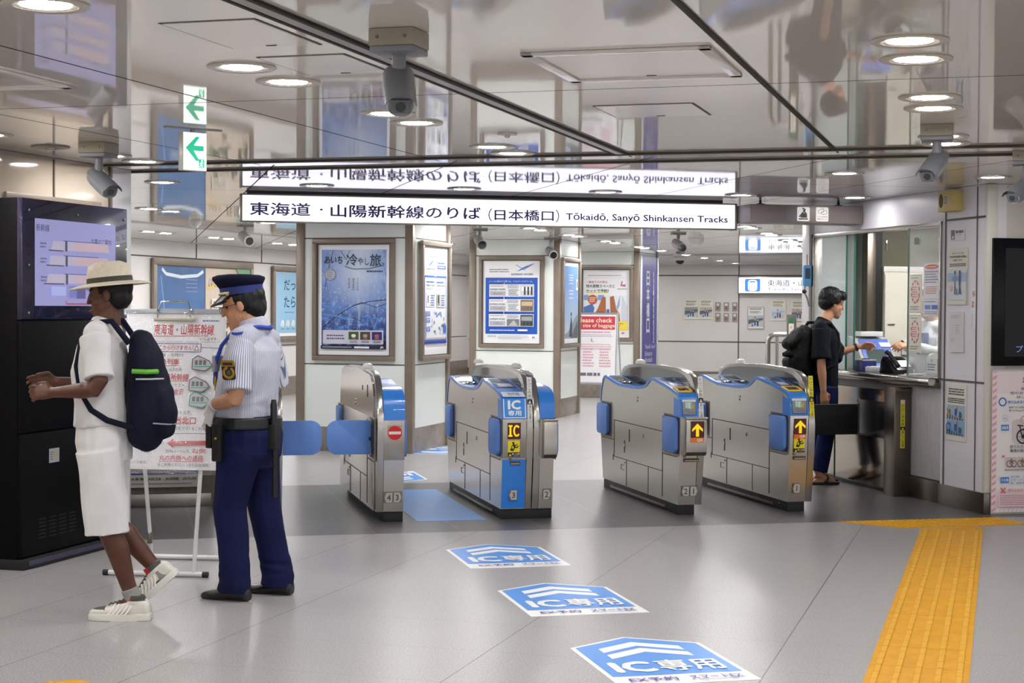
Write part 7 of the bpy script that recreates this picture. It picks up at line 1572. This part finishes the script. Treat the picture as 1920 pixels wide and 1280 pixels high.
# backpack
BPK = mat_noise('navy_nylon', '#0d1228', '#0a0e20', 9, 0.75, spec=0.2)
bp = thing('backpack', 'navy backpack with small green strip on the walking man', 'backpack', wk.location, PI)
mb = MB()
limb(mb, [((-0.215, 0, 0.90), 0.085, 0.135), ((-0.225, 0, 1.00), 0.105, 0.155), ((-0.220, 0, 1.16), 0.105, 0.158), ((-0.205, 0, 1.30), 0.085, 0.140), ((-0.19, 0, 1.38), 0.055, 0.105)], SKINM, dome=True)
limb(mb, [((-0.30, 0, 0.93), 0.05, 0.10), ((-0.31, 0, 1.02), 0.055, 0.12), ((-0.30, 0, 1.12), 0.045, 0.11)], SKINM)
fuse(mb, 'pack', bp, [BPK], 0.008, 4, wrinkle=cloth(9, 0.008, 1, 4))
for s in (-1, 1):
    mb = MB(); mb.tube([(-0.15, s*0.09, 1.36), (-0.07, s*0.115, 1.470), (0.02, s*0.12, 1.462), (0.072, s*0.128, 1.38), (0.095, s*0.133, 1.25), (0.072, s*0.152, 1.13), (0.015, s*0.172, 1.04), (-0.06, s*0.165, 0.99), (-0.18, s*0.13, 0.95)], 0.015, BPK, 10); mb.build('strap', bp, smooth=60)
mb = MB(); mb.tube([(-0.29, 0.10, 1.225), (-0.25, 0.155, 1.225), (-0.18, 0.168, 1.228)], 0.012, pm('#5fa82e', 0.6), 8); mb.build('green_strip', bp)
mb = MB(); mb.tube([(-0.318, 0.09, 1.19), (-0.27, 0.155, 1.19), (-0.20, 0.170, 1.19)], 0.004, pm('#b9bcc4', 0.4), 6); mb.tube([(-0.36, -0.05, 0.96), (-0.345, 0.08, 0.965), (-0.28, 0.15, 0.975)], 0.004, pm('#8a8d98', 0.4), 6); mb.build('zip', bp)
# trainers and socks
def trainer(parent, heel, d, pitch, pos):
    sh = thing('trainer', None, None); sh.parent = parent; sh.location = pos; sh.rotation_euler = (0, pitch, 0)
    mb = MB(); shoe(mb, V3((0, 0, 0.022)), (1, 0), 0.295, 0.047, 0.098); limb(mb, [((0.075, 0, 0.085), 0.048, 0.042), ((0.070, 0, 0.125), 0.050, 0.044)], SKINM, dome=False)
    wc, gc = mat_noise('trainer_white', '#dfdcd2', '#d5d2c8', 12, 0.5), pm('#4a4844', 0.7); rc = pm('#c8322a', 0.5)
    def mf(c):
        if c.z > 0.098 and 0.02 < c.x < 0.13: return 2 if c.x > 0.085 else 1
        if c.x > 0.215 and c.z > 0.055: return 1
        if 0.12 < c.x < 0.20 and c.z > 0.082 and abs(c.y) < 0.022: return 1
        return 0
    fuse(mb, 'upper', sh, [wc, gc, rc], 0.005, 3, mf)
    mb = MB()
    pts = []
    for u, hw in ((0.0, 0.62), (0.05, 0.84), (0.2, 0.92), (0.4, 0.88), (0.62, 1.06), (0.82, 1.04), (0.95, 0.76), (1.0, 0.42)): pts.append((u*0.305-0.006, 0.049*hw))
    mb.prism([(x, y) for x, y in pts] + [(x, -y) for x, y in pts[::-1]], 0.0, 0.034, pm('#d9d7d0', 0.5), 'z', 0.006); mb.build('sole', sh)
    mb = MB()
    for s in (-1, 1):
        for i in range(5):
            x = 0.115+i*0.021; mb.tube([(x, s*0.0455, 0.030), (x-0.022, s*0.0435, 0.055), (x-0.034, s*0.030, 0.083)], 0.0042, pm('#efece6', 0.5), 6)
        mb.build('side_stripe', sh); mb = MB()
    mb = MB()
    for i in range(5): mb.tube([(0.105+i*0.020, -0.022, 0.100-i*0.006), (0.112+i*0.020, 0.0, 0.106-i*0.006), (0.118+i*0.020, 0.022, 0.100-i*0.006)], 0.0035, pm('#5a5650', 0.7), 6)
    mb.build('laces', sh); return sh
trainer(wk, None, None, 0.0, (-0.245, 0.055, 0.0)); trainer(wk, None, None, math.radians(42), (-0.355, -0.085, 0.205))
for an, kn in ((LA, LK), (RA, RK)):
    mb = MB(); limb(mb, [(an.lerp(kn, -0.06), 0.042, 0.038), (an.lerp(kn, 0.16), 0.043, 0.040)], SKINM, dome=False); fuse(mb, 'sock', wk, [pm('#8f8d8a', 0.8)], 0.006, 1)

# ---------------------------------------------------------------- the customer at the window
cu = thing('person', 'customer in dark tee with black backpack handing over a ticket at the window', 'person', gp(6.0, 13.62), math.radians(15))
HM = Matrix.Translation((0.125, 0.02, 1.592)) @ Matrix.Rotation(math.radians(-4), 4, 'Z') @ Matrix.Rotation(math.radians(12), 4, 'Y'); k = 1.04
mb = MB(); head_vols(mb, HM, k)
limb(mb, [((0.02, 0.0, 1.38), 0.066, 0.070), ((0.055, 0.01, 1.45), 0.054, 0.056), ((0.10, 0.02, 1.52), 0.052, 0.052)], SKINM)
limb(mb, [((0.03, 0, 0.88), 0.105, 0.135), ((0.03, 0, 1.05), 0.10, 0.13), ((0.03, 0, 1.22), 0.09, 0.13), ((0.02, 0, 1.31), 0.07, 0.11)], SKINM)
RS_, RE, RW = V3((-0.065, -0.165, 1.365)), V3((-0.095, -0.225, 1.07)), V3((-0.070, -0.225, 0.83))
LS, LE, LW = V3((0.095, 0.165, 1.37)), V3((0.18, 0.17, 1.13)), V3((0.42, 0.075, 1.212))
for a, b, c in ((LS, LE, LW), (RS_, RE, RW)):
    limb(mb, [(a.lerp(b, 0.2), 0.042, 0.040), (a.lerp(b, 0.5), 0.044, 0.042), (b.lerp(a, 0.15), 0.039, 0.037), (b.lerp(c, 0.13), 0.039, 0.037), (b.lerp(c, 0.35), 0.040, 0.037), (b.lerp(c, 0.8), 0.030, 0.028), (c, 0.027, 0.024)], SKINM)
hand_vols(mb, LW, (0.98, -0.08, 0.05), (0.1, -0.75, -0.6), (0.15, -0.6, 0.75), (0.75, 0.85, 0.95, 1.0), thumb=0.2)
hand_vols(mb, RW, (0.15, 0.0, -1), (0.2, 0.95, 0), (0.95, -0.1, 0.1), (0.35, 0.4, 0.45, 0.5))
RH, RK, RA = V3((0.03, -0.09, 0.88)), V3((0.03, -0.10, 0.48)), V3((-0.045, -0.10, 0.085)); LH, LK, LA = V3((0.03, 0.09, 0.88)), V3((0.07, 0.10, 0.48)), V3((0.04, 0.10, 0.085))
for hp, kn, an in ((LH, LK, LA), (RH, RK, RA)): limb(mb, [(hp.lerp(kn, 0.12), 0.066, 0.062), (hp.lerp(kn, 0.5), 0.064, 0.060), (kn, 0.053, 0.05), (kn.lerp(an, 0.35), 0.052, 0.048), (an, 0.034, 0.032)], SKINM)
for an in (LA, RA): foot_vol(mb, an, an + V3((0.165, 0.0, -0.06)))
fuse(mb, 'body', cu, [ASKIN, EYE, LIPM, BROW], 0.0050, 3, face_mat(HM, k))
TEE = mat_noise('dark_navy_tee', '#080d18', '#060a13', 8, 0.85, spec=0.2)
mb = MB()
limb(mb, [((0.035, 0, 0.80), 0.128, 0.165), ((0.03, 0, 0.95), 0.126, 0.165), ((0.03, 0, 1.12), 0.124, 0.168), ((0.028, 0, 1.27), 0.124, 0.176), ((0.022, 0, 1.35), 0.105, 0.170), ((0.025, 0, 1.405), 0.078, 0.105), ((0.045, 0.005, 1.445), 0.066, 0.068)], SKINM, dome=False)
limb(mb, [((-0.060, -0.145, 1.38), 0.058, 0.058), ((0.02, 0, 1.40), 0.07, 0.066), ((0.09, 0.145, 1.385), 0.058, 0.058)], SKINM)
limb(mb, [(RS_, 0.080, 0.070), (RS_.lerp(RE, 0.4), 0.085, 0.074), (RS_.lerp(RE, 0.88), 0.090, 0.080)], SKINM, dome=False)
limb(mb, [(LS, 0.078, 0.070), (LS.lerp(LE, 0.5), 0.082, 0.075), (LE.lerp(LW, 0.12), 0.080, 0.078)], SKINM, dome=False)
fuse(mb, 'shirt', cu, [TEE], 0.0075, 4, wrinkle=cloth(7, 0.010, 0.8, 9))
mb = MB(); limb(mb, [((0.03, 0, 0.95), 0.115, 0.155), ((0.025, 0, 0.80), 0.118, 0.160)], SKINM, dome=False)
for hp, kn, an in ((LH, LK, LA), (RH, RK, RA)): limb(mb, [(hp + V3((0, 0, -0.02)), 0.10, 0.085), (kn, 0.082, 0.074), (an + V3((0, 0, 0.03)), 0.075, 0.068)], SKINM, dome=False)
fuse(mb, 'trousers', cu, [mat_noise('indigo_trousers', '#0e1a48', '#0b153c', 8, 0.8, spec=0.2)], 0.008, 4, wrinkle=cloth(6, 0.009, 0.6, 5))
for an in (LA, RA):
    sd = thing('sandal', None, None); sd.parent = cu; sd.location = (an.x, an.y, 0)
    mb = MB(); mb.prism([(-0.075, -0.034), (0.0, -0.034), (0.12, -0.047), (0.18, -0.035), (0.195, 0.0), (0.18, 0.035), (0.12, 0.047), (0.0, 0.034), (-0.075, 0.034)], 0.0, 0.022, RUBBER, 'z', 0.005); mb.build('sole', sd)
    mb = MB(); mb.tube([(0.05, -0.044, 0.02), (0.075, -0.030, 0.058), (0.085, 0.0, 0.068), (0.075, 0.030, 0.058), (0.05, 0.044, 0.02)], 0.012, RUBBER, 8); mb.build('strap', sd)
hair('hair', cu, HM, k, BHAIR, (((-0.025, 0, 0.050), (0.105, 0.092, 0.098)), ((-0.060, 0, 0.0), (0.062, 0.078, 0.068)), ((0.055, 0, 0.080), (0.058, 0.072, 0.048)), ((0.066, 0.0, 0.066), (0.038, 0.064, 0.028)), ((-0.02, 0.075, 0.03), (0.05, 0.018, 0.05)), ((-0.02, -0.075, 0.03), (0.05, 0.018, 0.05))), 0.006, 75)
mb = MB(); mb.lathe([(0.034, -0.012), (0.036, 0.0), (0.034, 0.012)], (0, 0, 0), pm('#0e0e12', 0.5), 16, 'x'); w_ = mb.build('wristband', cu, LW.lerp(LE, 0.10)); w_.rotation_euler = (0, -0.36, -0.44)
BKK = mat_noise('black_nylon', '#08080a', '#0c0c0e', 9, 0.7, spec=0.25)
bp = thing('backpack', 'black roll-top backpack on the customer at the window', 'backpack', cu.location, math.radians(15))
mb = MB()
limb(mb, [((-0.185, -0.01, 0.92), 0.075, 0.13), ((-0.205, -0.01, 1.02), 0.105, 0.15), ((-0.200, -0.01, 1.16), 0.105, 0.15), ((-0.170, -0.01, 1.29), 0.080, 0.135), ((-0.145, -0.01, 1.36), 0.05, 0.10)], SKINM)
limb(mb, [((-0.30, -0.01, 1.235), 0.06, 0.10), ((-0.20, -0.01, 1.335), 0.055, 0.11)], SKINM, ref=(0, 0, 1)); limb(mb, [((-0.29, -0.02, 0.97), 0.05, 0.09), ((-0.30, -0.02, 1.08), 0.05, 0.10)], SKINM)
fuse(mb, 'pack', bp, [BKK], 0.008, 3, wrinkle=cloth(10, 0.012, 1, 7))
for s in (-1, 1):
    mb = MB(); mb.tube([(-0.13, s*0.09, 1.34), (-0.06, s*0.12, 1.425), (0.04, s*0.12, 1.425), (0.115, s*0.12, 1.33), (0.13, s*0.12, 1.22), (0.06, s*0.165, 1.06), (-0.10, s*0.14, 0.98)], 0.015, BKK, 8); mb.build('strap', bp, smooth=60)
mb = MB(); mb.tube([(-0.285, -0.05, 1.14), (-0.34, -0.07, 1.155), (-0.385, -0.08, 1.145)], [0.035, 0.032, 0.020], BKK, 10); mb.build('side_pouch', bp)
mb = MB(); limb(mb, [((0.165, 0.0, 1.10), 0.045, 0.07), ((0.185, 0.02, 1.19), 0.055, 0.08), ((0.165, 0.05, 1.26), 0.035, 0.06)], SKINM); limb(mb, [((0.165, 0.05, 1.26), 0.012, 0.022), ((0.11, 0.13, 1.38), 0.012, 0.022)], SKINM); sb = fuse(mb, 'sling_bag', None, [mat_noise('sling_cloth', '#0d1320', '#0a0f1a', 9, 0.8, spec=0.2)], 0.007, 3)
sb.location = cu.location; sb.rotation_euler.z = math.radians(15); tag(sb, 'dark sling bag across the chest of the customer', 'bag')
# ---------------------------------------------------------------- the clerk inside the booth
ck = thing('person', 'booth clerk in white long-sleeve shirt reaching through the ticket window', 'person', gp(6.98, 13.42), AG + PI + math.radians(22))
HM = Matrix.Translation((0.06, 0.0, 1.60)) @ Matrix.Rotation(math.radians(12), 4, 'Y'); k = 1.02
mb = MB(); head_vols(mb, HM, k)
limb(mb, [((-0.01, 0, 1.38), 0.066, 0.070), ((0.01, 0, 1.45), 0.054, 0.056), ((0.04, 0, 1.52), 0.052, 0.052)], SKINM); limb(mb, [((0, 0, 0.88), 0.11, 0.14), ((0, 0, 1.1), 0.10, 0.13), ((0, 0, 1.31), 0.07, 0.11)], SKINM)
LS, LE, LW = V3((0.02, 0.175, 1.36)), V3((0.14, 0.20, 1.17)), V3((0.43, 0.10, 1.235)); RS_, RE, RW = V3((0.0, -0.175, 1.36)), V3((-0.02, -0.23, 1.08)), V3((0.20, -0.14, 1.05))
for a, b, c in ((LS, LE, LW), (RS_, RE, RW)): limb(mb, [(a.lerp(b, 0.2), 0.042, 0.040), (b, 0.040, 0.038), (b.lerp(c, 0.35), 0.040, 0.037), (c, 0.027, 0.024)], SKINM)
hand_vols(mb, LW, (0.98, -0.1, -0.02), (0.1, -0.6, -0.75), (0.1, -0.75, 0.6), (0.55, 0.65, 0.75, 0.8), thumb=0.2); hand_vols(mb, RW, (0.9, 0.2, -0.2), (0, 0, -1), (0.2, 0.95, 0), (0.4, 0.4, 0.4, 0.4))
for s in (-1, 1): limb(mb, [((0, s*0.09, 0.88), 0.08, 0.076), ((0.01, s*0.10, 0.48), 0.055, 0.052), ((-0.02, s*0.10, 0.09), 0.034, 0.032)], SKINM)
fuse(mb, 'body', ck, [ASKIN, EYE, LIPM, BROW], 0.006, 3, face_mat(HM, k))
mb = MB(); limb(mb, [((0, 0, 0.92), 0.125, 0.16), ((0, 0, 1.15), 0.128, 0.168), ((0, 0, 1.30), 0.122, 0.175), ((0, 0, 1.40), 0.075, 0.10), ((0.005, 0, 1.45), 0.064, 0.066)], SKINM, dome=False); limb(mb, [((0.0, -0.16, 1.375), 0.06, 0.06), ((0, 0, 1.40), 0.07, 0.066), ((0.02, 0.16, 1.375), 0.06, 0.06)], SKINM)
for a, b, c in ((LS, LE, LW), (RS_, RE, RW)): limb(mb, [(a, 0.068, 0.066), (a.lerp(b, 0.6), 0.062, 0.060), (b, 0.062, 0.058), (b.lerp(c, 0.5), 0.052, 0.050), (b.lerp(c, 0.82), 0.040, 0.038)], SKINM, dome=False)
fuse(mb, 'shirt', ck, [mat_noise('clerk_shirt', '#dfe2e6', '#d5d8dc', 8, 0.75)], 0.008, 4, wrinkle=cloth(8, 0.010, 0.8, 1))
mb = MB()
for s in (-1, 1): limb(mb, [((0, s*0.085, 0.88), 0.10, 0.09), ((0.01, s*0.10, 0.48), 0.08, 0.075), ((-0.02, s*0.10, 0.06), 0.078, 0.07)], SKINM, dome=False)
limb(mb, [((0, 0, 0.96), 0.12, 0.155), ((0, 0, 0.84), 0.118, 0.16)], SKINM, dome=False); fuse(mb, 'trousers', ck, [NAVY], 0.009, 3)
hair('hair', ck, HM, k, BHAIR, (((-0.022, 0, 0.045), (0.102, 0.086, 0.092)), ((-0.055, 0, 0.0), (0.06, 0.076, 0.066))), 0.004)
mb = MB(); mb.box(0.124, 0.134, -0.06, 0.07, 1.15, 1.34, pm('#3a5a9c', 0.6), 0.01); mb.build('name_bib', ck)
mb = MB(); mb.lathe([(0.030, -0.014), (0.032, 0.0), (0.030, 0.014)], (0, 0, 0), CHROME, 16, 'x'); mb.lathe([(0.016, 0.030), (0.016, 0.040)], (0, 0, 0), pm('#d9dadc', 0.2), 14, 'z'); w_ = mb.build('wristwatch', ck, LW.lerp(LE, 0.06)); w_.rotation_euler = (0, -0.26, -0.40)
for an in (V3((-0.02, 0.10, 0)), V3((-0.02, -0.10, 0))):
    mb = MB(); shoe(mb, an + V3((-0.07, 0, 0)), (1, 0), 0.27, 0.048, 0.10); fuse(mb, 'shoe', ck, [SHB], 0.007, 2)
mb = MB(); mb.box(-0.045, 0.045, -0.03, 0.03, -0.001, 0.001, pm('#e9ebee', 0.4)); mb.box(-0.046, 0.046, -0.045, -0.03, -0.0012, 0.0012, pm('#2c3a6a', 0.4))
tk = mb.build('ticket', None, gp(6.438, 13.24, 1.240)); tk.rotation_euler = (math.radians(35), 0, AG); tag(tk, 'small white and navy ticket passing from the customer to the clerk', 'ticket')
